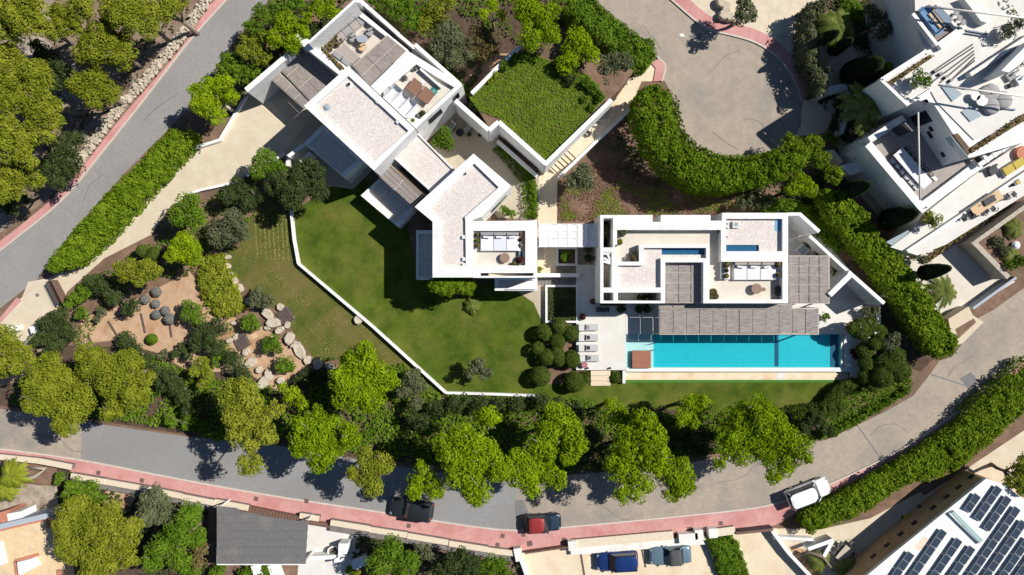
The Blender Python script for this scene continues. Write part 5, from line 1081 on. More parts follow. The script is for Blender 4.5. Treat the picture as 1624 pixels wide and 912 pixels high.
# middle wing terrace
sofa('white three seat sofa with grey back cushions on the middle wing terrace', (762, 369), (823, 369), 5.8, 27.5, 3, (fabric_w, fabric_g, mat('pale_blue_fabric', (.58, .60, .64), rough=.95)))
def round_table(lab, x, y, z, r, m_, h=.42):
    p = W(x, y, z + h); t = thing('round_table', lab, 'table', (p.x, p.y, z)); q = MB(); q.lathe((0, 0, h - .1), [(r * .9, 0), (r, .02), (r, .08), (r * .97, .1)], 26); q.build('table_top', m_, t, True); q = MB(); q.lathe((0, 0, 0), [(r * .7, 0), (r * .72, h - .1)], 18); q.build('base', m_, t, True); return t
wick = mat('wicker', (.22, .14, .10), (.30, .20, .15), scale=12, rough=.85)
round_table('round brown wicker table on the middle wing terrace', 800.5, 409, 5.8, .47, wick)
for i, (x, y, k, r) in enumerate(((757, 372, 'olive', .27), (756.5, 381, 'green', .22), (757, 389, 'tan', .27))): succulent(x, y, 5.92, r, k, ['grey rosette in dark pot at the left end of the terrace sofa, upper of three', 'pale green pot at the left end of the terrace sofa, middle of three', 'brown basket pot at the left end of the terrace sofa, lowest of three'][i])
for i, (x, y, k, r) in enumerate(((825, 371, 'tan', .25), (825.8, 380, 'red', .26), (826, 389, 'grey', .24))): succulent(x, y, 5.92, r, k, ['brown pot at the right end of the middle wing sofa, upper of three', 'reddish pot at the right end of the middle wing sofa, middle of three', 'grey pot at the right end of the middle wing sofa, lowest of three'][i])
for i, (x, y, k, r) in enumerate(((825, 412, 'red', .42), (815, 419, 'tan', .27), (821, 420, 'dark', .22))): succulent(x, y, 5.85, r, k, ['round pinkish red plant at the right terrace corner by the round wicker table', 'small brown plant beside the pink plant on the middle wing terrace', 'dark small pot wedged under the pink plant on the middle wing terrace'][i])
t = thing('lounge_chair', 'teal grey cushion chair at the right side of the middle wing terrace', 'chair', W(826, 402, 5.8)); p = W(826.5, 403, 6.2); q = MB(); q.rbox((p.x, p.y, 6.0), (.5, .6, .3)); q.build('seat', mat('teal_grey', (.16, .24, .25), rough=.9), t); q = MB(); q.rbox((p.x + .2, p.y, 6.2), (.16, .6, .4)); q.build('backrest', fabric_k, t)
# pavilion terraces
sofa('long white built in lounge with taupe back cushions on the pavilion terrace', (1161, 416), (1224, 416), 4.1, 27, 3, (fabric_w, fabric_t, fabric_w), tall=.5)
b = MB(); b.slab(rect(1144, 415, 1157.5, 443), 4.55, .44); b.build('ledge', white, Dv); b = MB(); b.slab(rect(1225, 415.5, 1238.5, 443), 4.5, .4); b.build('ledge', white, Dv)
for i, (x, y, k, r) in enumerate(((1152, 420, 'tan', .34), (1152, 429, 'dark', .24), (1152, 437.5, 'tan', .27))): succulent(x, y, 4.56, r, k, ['bushy brown pot on the left ledge of the pavilion lounge, upper of three', 'dark pot on the left ledge of the pavilion lounge, middle of three', 'tan pot on the left ledge of the pavilion lounge, lowest of three'][i])
for i, (x, y, k, r) in enumerate(((1234.5, 420, 'tan', .34), (1235, 436, 'tan', .27), (1234, 458, 'olive', .3), (1234, 465, 'olive', .3), (1131, 464, 'tan', .42), (1135.5, 470, 'olive', .3), (1128, 470, 'tan', .27))): succulent(x, y, 4.52 if i < 2 else 4.1, r, k, ['round brown pot on the right ledge beside the pavilion lounge', 'orange brown pot on the right ledge below the round brown pot', 'upper grey green pot at the right wall of the pavilion terrace', 'lower grey green pot at the right wall of the pavilion terrace', 'large brown potted plant in the lower left corner of the pavilion terrace', 'grey pot beside the large brown plant in the pavilion terrace corner', 'small brown pot below the large brown plant in the pavilion terrace corner'][i])
round_table('round brown wicker table on the pavilion roof terrace', 1200, 458, 4.1, .5, wick, .5); round_table('small brown stool touching the pavilion wicker table', 1211.5, 459, 4.1, .2, wick, .4)
succulent(1140.5, 366.5, 4.1, .22, 'yellow', 'small pot with yellow centre in the corridor corner of the pavilion roof')
for i, (x, y, k, r) in enumerate(((988, 369, 'olive', .6), (983, 384, 'yellow', .5), (1005, 409, 'tan', .5), (1007, 401, 'dark', .3))): pot_plant(['silvery spiky plant in the top left corner of the pavilion terrace', 'yellow green round plant at the left wall of the pavilion terrace', 'olive brown pot plant against the inner wall of the pavilion terrace', 'small dark pot plant beside the olive brown one in the pavilion corner'][i], x, y, 4.1, r * .6, k, potdark, r * .8)
shrub('tall leafy plant growing up in the narrow pavilion light well', [(963, 362, 9), (962, 372, 8)], 'olive', 3.2, z0=.8)
shrub('dark shrub growing in the long lower light slot of the pavilion', [(1022, 471, 6), (1030, 470, 6), (1014, 471, 5)], 'dark', 3.2, z0=2.0)
# tree court right of the pavilion
t = thing('low_table', 'white framed square coffee table turned on edge in the tree court', 'table', W(1273, 397, .12)); p = W(1273, 397, 1.0); q = MB(); q.box((p.x, p.y, .9), (1.05, 1.05, .12), .75); q.build('frame', white, t); q = MB(); q.box((p.x, p.y, .965), (.75, .75, .02), .75); q.build('top', glassm, t)
for e in (-1, 1):
    for f in (-1, 1): q = MB(); q.box((p.x + .55 * e * (f == 1), p.y + .55 * e * (f == -1), .48), (.09, .09, .74), .75); q.build('leg', white, t)
for i, (x, y, r, k) in enumerate(((1283, 384, 11, 'olive'), (1298, 401, 8, 'tan'), (1325, 425, 9, 'tan'), (1329, 436, 9, 'yellow'), (1335, 430, 6, 'tan'))): shrub(['grey green rounded shrub under the courtyard wing wall', 'brown dried shrub beside the white framed table', 'brown shrub between the mat pergola and diagonal wall', 'yellow green shrub below the brown one by the diagonal wall', 'small brown round plant at the inner corner of the diagonal wall'][i], [(x, y, r), (x + r * .4, y - r * .3, r * .6)], k, 1.5, z0=.12)
shrub('small round bush on the white deck at the end of the long mat pergola', [(1308, 503, 8)], 'green', 1.5, z0=.5, group=None)
# pool deck
lm = mat('lounger_sling', (.40, .40, .395), (.46, .46, .455), scale=10, rough=.9)
def lounger():
    t = thing('sun_lounger', 'pale sun lounger on the white pool deck', 'sun lounger', (0, 0, .5), 0, 'sun loungers on the pool deck')
    q = MB(); q.box((0, 0, .27), (1.98, .72, .05)); q.build('frame', fabric_w, t, True)
    q = MB(); q.rbox((.28, 0, .34), (1.40, .68, .10), 0, .04); q.build('mattress', lm, t, True)
    q = MB(); q.add([(-.42, -.34, .30), (-.42, .34, .30), (-1.0, .34, .52), (-1.0, -.34, .52), (-.42, -.34, .39), (-.42, .34, .39), (-1.0, .34, .61), (-1.0, -.34, .61)], [(0, 3, 2, 1)[::-1], (4, 5, 6, 7)[::-1], (0, 1, 5, 4), (2, 3, 7, 6), (1, 2, 6, 5), (3, 0, 4, 7)]); q.build('backrest', lm, t, True)
    for x in (-.85, .85):
        for y in (-.3, .3): q = MB(); q.box((x, y, .12), (.06, .06, .25)); q.build('leg', steel, t, True)
    return t
lg = lounger(); labs = ['uppermost pale sun lounger of the four on the white pool deck', 'second pale sun lounger from the top with a dark towel', 'third pale sun lounger from the top with a dark towel', 'lowest pale sun lounger of the four beside the pink round stool']
for i, (x, y) in enumerate(((933.5, 519), (933.5, 535.5), (933.5, 552), (935, 568))):
    o = lg if i == 0 else copy_tree(lg); p = W(x, y, .9); o.location = (p.x, p.y, .5); o['label'] = labs[i]
    for nm, dx, w, m_ in ((('towel_strap', -4.3, .1, fabric_k), ('towel', .2, .28, fabric_k if i in (1, 2) else fabric_g)) ):
        q = MB(); q.rbox((dx / S - .02, .02 * i, .43 if dx > -2 else .47), (w, .5 if dx < -2 else .36, .06), .05 * (i - 1), .02); q.build(nm, m_, o, True)
round_table('pink round stool on the pool deck below the sun loungers', 927, 579, .5, .31, mat('pink_stool', (.36, .15, .16), rough=.8), .45)
succulent(924, 502.5, .5, .36, 'red', 'dark red plant in a round pot on the shaded deck edge above the loungers'); succulent(940, 478, .5, .3, 'heath', 'pinkish plant against the shaded pavilion wall')
for i, x in enumerate((985.5, 1014, 1027)): pot_plant(['leftmost dark potted bush along the shaded pavilion front', 'middle dark potted bush along the shaded pavilion front', 'rightmost dark potted bush along the shaded pavilion front'][i], x, 490, .5, .42, 'dark', potdark, .5, group='dark bushes along the pavilion front')
for i, (x, y) in enumerate(((932, 583.5), (967.5, 583.5))): p = W(x, y, .5); q = MB(); q.lathe((p.x, p.y, .5), [(.1, 0), (.1, .3), (.05, .32)], 8); tag(q.build('deck_light', steel), ['small dark deck light below the pink round stool', 'small dark deck light at the top of the beige garden steps'][i], 'light')
for i, x in enumerate((951, 962)):
    q = MB(); z = .9
    for (a, c) in (((x - 4, 488), (x + 4, 488)), ((x - 4, 494), (x + 4, 494)), ((x - 4, 488), (x - 4, 494)), ((x + 4, 488), (x + 4, 494))): q.wall(W(*a, z), W(*c, z), .06, .5, z)
    tag(q.build('rail_stand', steel), ['left dark towel rail on the shaded deck', 'right dark towel rail on the shaded deck'][i], 'towel rail')
for i, (x, y) in enumerate(((906.5 + 26, 394.5), (932, 409))): pot_plant(['upper dark bush in a square pot beside the shaded pavilion wall', 'lower dark bush in a square pot beside the shaded pavilion wall'][i], x + 1, y, .5, .4, 'dark', potdark, .62)
# courtyard chairs
for i, (x, y) in enumerate(((716, 201), (741, 204))):
    t = thing('deck_chair', ['left pale deck chair in the shaded courtyard corner', 'right pale deck chair in the shaded courtyard beside the wall'][i], 'chair', W(x, y, .05)); p = W(x, y, .4); q = MB(); q.box((p.x, p.y, .4), (.62, .9, .06), -.7); q.build('seat', fabric_g, t); q = MB(); q.box((p.x + .25, p.y + .35, .65), (.62, .07, .6), -.7); q.build('backrest', whiteg, t)
    for e in (-1, 1): q = MB(); q.box((p.x + .25 * e, p.y - .2 * e, .2), (.05, .6, .36), -.7); q.build('leg', steel, t)
round_table('small round dark table in the shaded courtyard', 729, 210, .05, .4, steel, .5); succulent(744, 213, .05, .25, 'dark', 'small dark potted plant near the right deck chair'); succulent(761, 214, .05, .22, 'dark', 'tiny dark potted plant by the courtyard retaining wall')
# ------------------------------------------------------------------ patio table below the white car
t = thing('patio_table', 'grey brown rectangular patio table below the hedge at the lower right', 'table', W(1340, 880, .04)); a, c = W(1331, 889, .75), W(1348, 869, .75); q = MB(); q.wall(a, c, 1.0, .68, .75); q.build('table_top', mat('patio_top', (.38, .33, .27), (.44, .39, .33), scale=5, rough=.8), t)
for u in (.1, .9): p = a.lerp(c, u); q = MB(); q.box((p.x, p.y, .34), (.08, .7, .66), math.atan2((c - a).y, (c - a).x)); q.build('leg', steel, t)
pc = chair_proto('dark chairs around the grey brown patio table at the lower right', fabric_k, steel, 'chairs around the patio table'); ang = math.atan2((c - a).y, (c - a).x); nr = Vector((-math.sin(ang), math.cos(ang), 0)); k = 0
for u in (.15, .5, .85):
    for s in (1, -1):
        o = pc if k == 0 else copy_tree(pc); k += 1; p = a.lerp(c, u) + nr * s * .75; o.location = (p.x, p.y, .04); o.rotation_euler = (0, 0, ang + (math.pi if s > 0 else 0))
o = copy_tree(pc); p = a.lerp(c, 1.28); o.location = (p.x, p.y, .04); o.rotation_euler = (0, 0, ang - math.pi / 2 + math.pi * 0)
t = thing('toy_digger', 'small yellow wheeled cart standing on the shaded brown lane', 'cart', W(1440, 820, .05)); p = W(1439, 820, .4); q = MB(); q.rbox((p.x, p.y, .4), (.6, .45, .3), .6); q.build('tray', mat('yellow_paint', (.55, .33, .02), rough=.5), t); q = MB(); q.rbox((p.x + .15, p.y - .35, .3), (.45, .35, .4), .6); q.build('body', steel, t)
for e in (-1, 1): q = MB(); q.lathe((p.x + .3 * e, p.y - .1, .05), [(.14, 0), (.14, .1)], 10); q.build('wheel', steel, t)
t = thing('sunken_skip', 'dark open trough on the shaded brown lane near the solar roof', 'trough', W(1463, 815, .05)); O = PX([(1446, 822), (1462, 803), (1480, 817), (1464, 832)], .6); b = MB()
for i in range(4): b.wall(O[i], O[(i + 1) % 4], .1, .05, .6 + .002 * i)
b.build('side', sleeper, t); b = MB(); b.prism([(p.x, p.y) for p in O], .05, .12); b.build('floor', fabric_k, t)
pot_plant('planted pot beside the white patio wall left of the leafy tree', 530, 877, .05, .5, 'grey', mat('white_brown_pot', (.55, .5, .45), rough=.8), .4); 
p = W(528, 876, .8); q = MB(); q.lathe((p.x, p.y, .05), [(.45, 0), (.6, .7), (.48, .7), (.46, .6)], 18); f = q.build('round_pot', whiteg); tag(f, 'round white pot with brown soil beside the patio wall', 'pot'); q = MB(); q.lathe((p.x, p.y, .62), [(.46, 0), (.44, .04)], 18); q.build('soil', soil, f)
# ------------------------------------------------------------------ cars
tyre = mat('tyre', (.02, .02, .022), rough=.9); rimm = mat('alloy', (.45, .46, .48), rough=.35, metal=.8); chrome = mat('lamp_glass', (.22, .24, .26), rough=.1); redl = mat('tail_lamp', (.45, .02, .02), rough=.2); winm = mat('window_glass', (.012, .022, .028), rough=.04, spec=.7)
def car(label, x, y, z, rz, L, Wd, Hh, paint, roofm=None, hoodm=None, cab=(-.42, .22, -.30, .06), rails=False, name='parked_car', plinth=0.0, scr=None):
    """length along +X (front). cab = base rear, base front, roof rear, roof front as fractions of L"""
    p = W(x, y, z + Hh * .6); t = thing(name, label, 'car', (p.x, p.y, plinth), rz, 'parked cars'); hl, hw = L / 2, Wd / 2; zb = Hh * .57
    st = [(-1, .72, .30, .62), (-.985, .86, .24, .80), (-.93, .95, .2, .94), (-.8, 1, .18, 1.0), (-.3, 1, .17, 1.0), (.2, 1, .17, .99), (.5, 1, .17, .95), (.74, .995, .18, .89), (.86, .96, .19, .83), (.93, .90, .2, .77), (.975, .80, .24, .68), (.995, .64, .28, .58), (1.0, .5, .3, .54)]
    b = MB(); b.smooth = True; n = 14; vs = []
    for u, w, z0, z1 in st:
        zt_ = zb * z1; zl = .17 + z0 * .2; 
        for k in range(n):
            a = 2 * math.pi * (k + .5) / n; ca, sa = math.cos(a), math.sin(a); e = .42
            vs.append((u * hl, hw * w * math.copysign(abs(ca) ** e, ca), (zt_ + zl) / 2 + (zt_ - zl) / 2 * math.copysign(abs(sa) ** e, sa)))
    fs = [(i * n + k, i * n + (k + 1) % n, (i + 1) * n + (k + 1) % n, (i + 1) * n + k)[::-1] for i in range(len(st) - 1) for k in range(n)]
    fs += [tuple(range(n)), tuple(range((len(st) - 1) * n, len(st) * n))[::-1]]
    b.add(vs, fs); b.build('body', paint, t, True)
    c0, c1, r0, r1 = [q * L for q in cab]; wb, wt = hw * .95, hw * .90; zc = zb * .97; zr = Hh
    B = [Vector((c0, -wb, zc)), Vector((c1, -wb * .95, zc * .97)), Vector((c1, wb * .95, zc * .97)), Vector((c0, wb, zc))]; R_ = [Vector((r0, -wt, zr * .975)), Vector((r1, -wt, zr * .985)), Vector((r1, wt, zr * .985)), Vector((r0, wt, zr * .975))]
    q = MB(); q.add(B + R_, [(0, 1, 5, 4), (1, 2, 6, 5), (2, 3, 7, 6), (3, 0, 4, 7), (4, 5, 6, 7)]); q.build('cabin', winm, t, True)
    for b_, t_ in zip(B, R_):
        q = MB(); q.smooth = True; q.tube([b_, t_ + Vector((0, 0, .02))], [.05, .035], 6); q.build('pillar', paint, t, True)
    def pane(nm, P0, P1, P2, P3, m=.06, mm=winm):
        c = (P0 + P1 + P2 + P3) / 4; nr = (P1 - P0).cross(P3 - P0).normalized(); nr = nr if nr.dot(c - Vector((0, 0, zc * .8))) > 0 else -nr
        V = [p + (c - p).normalized() * m for p in (P0, P1, P2, P3)]; q = MB(); V2 = [v + nr * .012 for v in V]; q.add(V2 + V, [(0, 1, 2, 3), (0, 4, 5, 1), (1, 5, 6, 2), (2, 6, 7, 3), (3, 7, 4, 0)]); q.build(nm, mm, t, True)
    pane('windscreen', B[1], B[2], R_[2], R_[1], .07, scr or winm); pane('rear_window', B[0], B[3], R_[3], R_[0], .13)
    for s in (0, 1):
        b0, b1, t0, t1 = (B[0], B[1], R_[0], R_[1]) if s == 0 else (B[3], B[2], R_[3], R_[2]); bm, tm = b0.lerp(b1, .52), t0.lerp(t1, .55)
        pane('side_window', b0, bm, tm, t0, .06); pane('side_window', bm, b1, t1, tm, .06)
    q = MB(); nx, ny = 9, 7; g_ = []
    for j in range(ny):
        for i in range(nx):
            u, v = i / (nx - 1), 2 * j / (ny - 1) - 1; x_ = 2 * u - 1; kx = 1 - .10 * abs(v) ** 3; ky = 1 - .12 * abs(x_) ** 4; g_.append(((r0 + r1) / 2 + ((r1 - r0) / 2 + .10) * x_ * kx, wt * 1.0 * v * ky, zr * .985 + .075 * (1 - v * v) * (1 - x_ * x_) ** .5 - .05 * max(abs(v), abs(x_)) ** 6 + .03))
    q.smooth = True; q.add(g_, [(j * nx + i, j * nx + i + 1, (j + 1) * nx + i + 1, (j + 1) * nx + i) for j in range(ny - 1) for i in range(nx - 1)]); q.build('roof', roofm or paint, t, True)
    if hoodm or True:
        q = MB(); q.smooth = True; g_ = []; x0, x1 = c1 + .06, hl * .93
        for j in range(5):
            for i in range(6):
                u, v = i / 5, 2 * j / 4 - 1; xx = x0 + (x1 - x0) * u - .30 * v * v * u + .10 * (1 - v * v) * (1 - u); f = xx / hl; zz = zb * np.interp(f, [.2, .5, .78, .92, 1], [.995, .955, .89, .80, .60])
                g_.append((xx, hw * (.84 - .12 * u) * v, zz + .016 - .035 * v * v))
        q.add(g_, [(j * 6 + i, j * 6 + i + 1, (j + 1) * 6 + i + 1, (j + 1) * 6 + i) for j in range(4) for i in range(5)]); q.build('bonnet', hoodm or paint, t, True)
    for s in (-1, 1):
        for f in (-.31, .31):
            q = MB(); r = Hh * .21; vs = []
            q.lathe((0, 0, 0), [(r * .8, -.11), (r, -.08), (r, .08), (r * .8, .11)], 18); q.v = [(f * L + a, s * (hw - .10) + c_, r + b_) for a, b_, c_ in q.v]; w_ = q.build('wheel', tyre, t, True)
            q = MB(); q.lathe((0, 0, 0), [(r * .62, -.115), (r * .62, .115)], 14); q.v = [(f * L + a, s * (hw - .10) + c_, r + b_) for a, b_, c_ in q.v]; q.build('rim', rimm, w_, True)
        q = MB(); q.rbox((c1 - .22, s * (hw + .08), zb * 1.02), (.16, .2, .13), 0, .03); q.build('mirror', paint, t, True)
        q = MB(); q.rbox((hl * .90, s * hw * .70, zb * .735), (.26, .22, .12), -s * .5, .03); q.build('headlight', chrome, t, True)
        q = MB(); q.rbox((-hl * .955, s * hw * .74, zb * .80), (.10, .22, .14), s * .35, .03); q.build('tail_light', redl, t, True)
        if rails: q = MB(); q.tube([(r0 + .1, s * wt * .92, zr + .0), (r0 + .2, s * wt * .92, zr + .07), (r1 - .2, s * wt * .92, zr + .07), (r1 - .1, s * wt * .92, zr)], .025, 6); q.build('roof_rail', steel, t, True)
    q = MB(); q.rbox((hl * .985, 0, zb * .45), (.12, hw * 1.2, .18), 0, .03); q.build('bumper', steel, t, True)
    q = MB(); q.rbox((-hl * .985, 0, zb * .55), (.1, hw * 1.3, .2), 0, .03); q.build('bumper', steel, t, True)
    return t
def paint(n, c, rough=.25, metal=.35): return mat(n, c, rough=rough, metal=metal, spec=.5)
car('white estate car parked half on the red pavement by the tall hedge', 1284, 782.5, 0, math.radians(21), 4.55, 1.85, 1.66, paint('white_paint', (.78, .78, .78), .3, 0), rails=True, cab=(-.485, .22, -.455, .09))
car('dark grey suv parked beside the red pavement under the pines', 652, 809, 0, math.radians(172.5), 4.45, 1.86, 1.70, paint('charcoal_paint', (.035, .042, .048), .28, .5), rails=True, cab=(-.47, .17, -.42, .03), scr=mat('pale_screen', (.03, .05, .055), rough=.06, spec=.7))
car('dark hatchback with a red roof parked on the old road section', 859, 830.5, 0, math.radians(3), 3.95, 1.76, 1.5, paint('dark_car_paint', (.03, .045, .07), .2, .6), paint('red_roof_paint', (.30, .035, .035), .35, .2), paint('sky_reflection_paint', (.07, .11, .16), .22, .7), cab=(-.44, .20, -.30, .04))  # bonnet's blue-grey is reflected sky put into its paint colour
car('deep blue estate car in the beige car court', 979.5, 891.5, 0, math.radians(183), 4.25, 1.80, 1.6, paint('blue_paint', (.018, .05, .19), .25, .4), rails=True, cab=(-.47, .20, -.42, .06))
car('pale blue convertible half in shade beside the clipped hedge strip', 1064, 882, 0, math.radians(183.5), 4.25, 1.80, 1.48, paint('pale_blue_paint', (.20, .30, .37), .25, .5), fabric_k, cab=(-.30, .16, -.20, .02))
# ------------------------------------------------------------------ boulders and timber steps of the rock garden
rk = [(363, 408, 9), (363, 422, 10), (368, 435, 7), (374, 447, 11), (382, 457, 13), (425.5, 498, 20, .5), (446, 487, 13), (435, 512, 20, .7), (457, 515, 11), (445, 524, 14), (460, 536, 19), (475, 555, 18, 1.4), (489, 571, 15), (505, 577, 17), (524, 581, 17, .3), (399, 575, 18, .7), (412, 586, 12), (428, 594, 17, .7), (447, 603, 13), (420, 605, 22, .6), (393, 558, 13), (397, 477, 13), (425, 520, 9), (376, 534, 11), (366, 540, 10), (569, 507, 16, .6), (465, 504, 6), (372, 512, 9), (340, 515, 9), (465, 548, 6)]
def boulder(x, y, s, a=1.0, z=.0, h=.4):
    b = MB(); n = 9; p = W(x, y, z); R = s / S / 2 * 1.05; vs = []; ph = random.uniform(0, 6)
    rad = [R * (1 + .16 * math.sin(2 * (2 * math.pi * k / n) + ph) + random.uniform(-.10, .10)) for k in range(n)]; rot = random.uniform(0, 3); lv = [(1.0, z - .1), (1.06, z + h * .5), (.97, z + h * .9), (.80, z + h)]
    for f, zz in lv:
        for k in range(n):
            t_ = 2 * math.pi * k / n; u, v = rad[k] * f * math.cos(t_) * 1.12, rad[k] * f * math.sin(t_) * (.88 if a == 1 else a + .25); vs.append((p.x + u * math.cos(rot) - v * math.sin(rot), p.y + u * math.sin(rot) + v * math.cos(rot), zz + random.uniform(-.04, .04)))
    b.add(vs, [(i * n + k, i * n + (k + 1) % n, (i + 1) * n + (k + 1) % n, (i + 1) * n + k) for i in range(3) for k in range(n)] + [tuple(range(27, 36))]); return b.build('boulder', stone)
bl = ['topmost pale boulder beside the creeping yellow bank', 'second pale boulder down the left edge of the dry lawn', 'third smaller boulder down the left edge of the dry lawn', 'fourth boulder down the left edge of the dry lawn', 'fifth boulder at the left edge of the dry lawn above the grey green bush', 'long flat boulder left of the upper dark timber treads', 'boulder at the upper end of the dark timber treads', 'wide flat boulder just below the upper dark timber treads', 'small boulder at the right foot of the upper timber treads', 'boulder between the treads and the row along the lawn', 'large boulder heading the row along the dry lawn', 'long slanting boulder in the row along the dry lawn', 'squarish boulder in the row along the dry lawn', 'round boulder near the lower end of the row along the dry lawn', 'flat shaded boulder ending the row by the bright pine', 'long boulder on the lower left side of the rock garden path', 'small boulder below the long one on the lower left path side', 'wide boulder on the lower path side left of the largest slab', 'boulder at the right end of the lower path edge', '', 'boulder under the lower timber treads', 'pale boulder beside the grey green bush at the lawn edge', 'tiny boulder between the wide flat boulder and the path', 'small boulder left of the lower timber treads', 'small boulder further left of the lower timber treads', '', 'small pale block at the right side of the upper timber treads', 'small boulder at the left end of the path under the creeping bank', 'small boulder below the creeping bank at the ochre soil', 'small wedge stone between the large boulders of the row']
for i, r in enumerate(rk):
    o = boulder(r[0], r[1], r[2] * .9, r[3] if len(r) > 3 else 1.0, 0, random.uniform(.3, .55)); tag(o, bl[i] or 'boulder', 'boulder', 'boulders of the rock garden')
    if r[0] == 569: o['label'] = 'single flat pale stone beside the thin white lawn wall'; del o['group']
    if r[0] == 420: o['label'] = 'largest flat slab of pale stone at the bottom end of the boulder path'; del o['group']
for (x, y, a, lab) in ((453, 501, .66, 'flight of dark timber treads between boulders at the lawn edge'), (383, 542, .6, 'flight of dark timber treads in the ochre path among dark shrubs')):
    t = thing('timber_steps', lab, 'steps', W(x, y, 0))
    for k in range(5): p = W(x + (k - 2) * 4.6 * math.cos(a), y - (k - 2) * 4.6 * math.sin(a) * .9, .2); q = MB(); q.box((p.x, p.y, .1 + .035 * k), (.24, 1.5, .2 + .07 * k), a - .12); q.build('tread', sleeper, t)
for i, (a, c) in enumerate((((171, 509), (185, 532)), ((223, 497), (230, 528)), ((269, 515), (272, 535)), ((138, 531), (145, 544)), ((180, 505), (200, 498)))): q = MB(); q.wall(W(*a, .14), W(*c, .14), .14, 0, .14); tag(q.build('timber_edge', sleeper), 'thin timber edging boards stepping across the ochre garden', 'edging', 'timber edgings in the ochre garden')
for k, (x, y) in enumerate(((418, 540), (410, 548), (402, 533), (430, 516))): struct('stepping_stone', [(x - 5, y - 3), (x + 4, y - 5), (x + 7, y + 2), (x - 2, y + 5)], .04 + .002 * k, mat('ochre_slab', (.52, .34, .19), (.60, .42, .26), scale=3, rough=.95))
# ------------------------------------------------------------------ clipped balls
def ball(x, y, r, kind, lab, group, z0=0.0, size=.13, flat=.85, zc=None):
    R = r / S * .97; z = z0 + R * flat * .8 if zc is None else zc; p = W(x, y, z); V = ball_tris((p.x, p.y, z), R, size, flat); o = link_tris('topiary_ball' if kind != 'grey' else 'lavender_ball', V, leaf[kind]); return tag(o, lab, 'topiary' if kind != 'grey' else 'lavender', group)
tl = ['second clipped ball from the left in the top row beside the deck', 'top middle clipped ball next to the sunken bed', 'clipped ball at the top right touching the deck edge', 'clipped ball in the centre just under the top middle one', 'small clipped ball standing out furthest left', 'clipped ball below the small left one', 'small clipped ball wedged in the centre of the group', 'clipped ball right of the lower left one in the group', 'large clipped ball against the deck beside the third lounger', 'big lone clipped ball at the lower left of the group on the lawn', 'big clipped ball beside the low hedge left of the garden steps']
for i, (x, y, r) in enumerate(((862, 527, 12.5), (887, 518, 12.5), (905.5, 529, 12), (884, 541, 12), (853, 552.5, 10), (867, 566, 12.5), (883, 557, 10), (887, 569, 11), (906, 570, 13.5), (857, 597, 15), (911, 606, 15.5))): ball(x, y, r * 1.1, 'box', tl[i], 'clipped balls beside the pool deck', 0, zc=1.0)
ll = ['upper grey lavender cushion of the cluster', 'grey lavender cushion furthest left in the cluster', 'grey lavender cushion in the middle of the cluster', 'lower left grey lavender cushion of the cluster', 'right middle grey lavender cushion of the cluster', 'lowest and largest grey lavender cushion of the cluster']
for i, (x, y, r) in enumerate(((248, 463, 8), (230, 475, 7.5), (247, 482, 7), (248, 499, 7.5), (262, 493, 7.5), (269, 506, 9))): ball(x, y, r, 'grey', ll[i], 'lavender cushions in the ochre garden', 0, .12)
ball(241, 538, 9, 'green', 'single small green ball bush on the ochre garden soil', None, 0)
for i, (x, y, r) in enumerate(((747, 102, 7), (761, 100, 5), (758, 113, 5.5), (751, 125, 6), (732, 118, 6), (745, 133, 5))): ball(x, y, r, 'olive', ['largest grey green ball plant in the upper row of the ochre bed', 'small ball plant at the top right of the ochre bed', 'grey green ball plant at the right middle of the ochre bed', 'grey green ball plant low in the ochre bed beside the white garden wall', 'ball plant furthest left in the ochre bed', 'lowest small ball plant of the ochre bed'][i], 'grey ball plants behind the sun terrace', 0, .12)
# ------------------------------------------------------------------ hedges
hedge('very long clipped green hedge between the upper road and the villa drive', [(266, 200), (306, 208), (296, 236), (250, 285), (208, 332), (160, 385), (118, 422), (76, 433), (64, 424), (110, 364), (160, 308), (224, 246)], 2.6)
hedge('thick curved hedge wrapping the lower rim of the turning circle', [(1012, 140), (1030, 130), (1052, 132), (1068, 150), (1074, 180), (1084, 214), (1110, 236), (1150, 252), (1200, 252), (1250, 238), (1282, 245), (1285, 262), (1230, 290), (1160, 305), (1105, 298), (1062, 270), (1035, 240), (1015, 205), (1003, 170)], 5.3, kind='hedge', puff=.55, size=.26)
hedge('rounded dark hedge along the upper rim of the turning circle road', [(905, -10), (945, -8), (975, 20), (1010, 48), (1040, 62), (1046, 85), (1030, 105), (1000, 108), (960, 72), (915, 35), (890, 10)], 3.6, kind='green', puff=.5)
hedge('long broad hedge running diagonally down to the road corner right of the pavilion', [(1300, 300), (1340, 295), (1385, 340), (1400, 375), (1440, 410), (1470, 450), (1500, 500), (1526, 540), (1522, 562), (1498, 571), (1478, 560), (1452, 520), (1420, 470), (1385, 420), (1350, 385), (1318, 345)], 3.3, kind='hedge', puff=.55, size=.26)
hedge('long street hedge along the lower right pavement up to the right edge', [(1278, 812), (1330, 790), (1400, 752), (1470, 712), (1540, 660), (1640, 572), (1640, 650), (1580, 705), (1520, 752), (1440, 775), (1380, 815), (1320, 838), (1290, 850), (1272, 835)], 2.2, kind='hedge', puff=.42)
hedge('clipped box hedge block against the middle wing front wall', [(681, 441), (700, 438), (750, 439), (753, 455), (745, 467), (712, 470), (686, 466), (678, 455)], 5.4, kind='hedge', puff=.3, size=.18, rough=.1)
hedge('low clipped hedge beside the shaded courtyard stair', [(786, 230), (796, 226), (845, 270), (852, 290), (853, 345), (838, 345), (836, 290), (815, 262)], 1.1, kind='green', puff=.28, size=.16)
hedge('curved dark clipped hedge closing the pool lawn at its right end', [(1345, 603), (1370, 600), (1375, 614), (1340, 625), (1345, 650), (1300, 672), (1262, 668), (1256, 655), (1300, 648), (1330, 612)], 1.6, kind='box', puff=.3, size=.15, rough=.1)
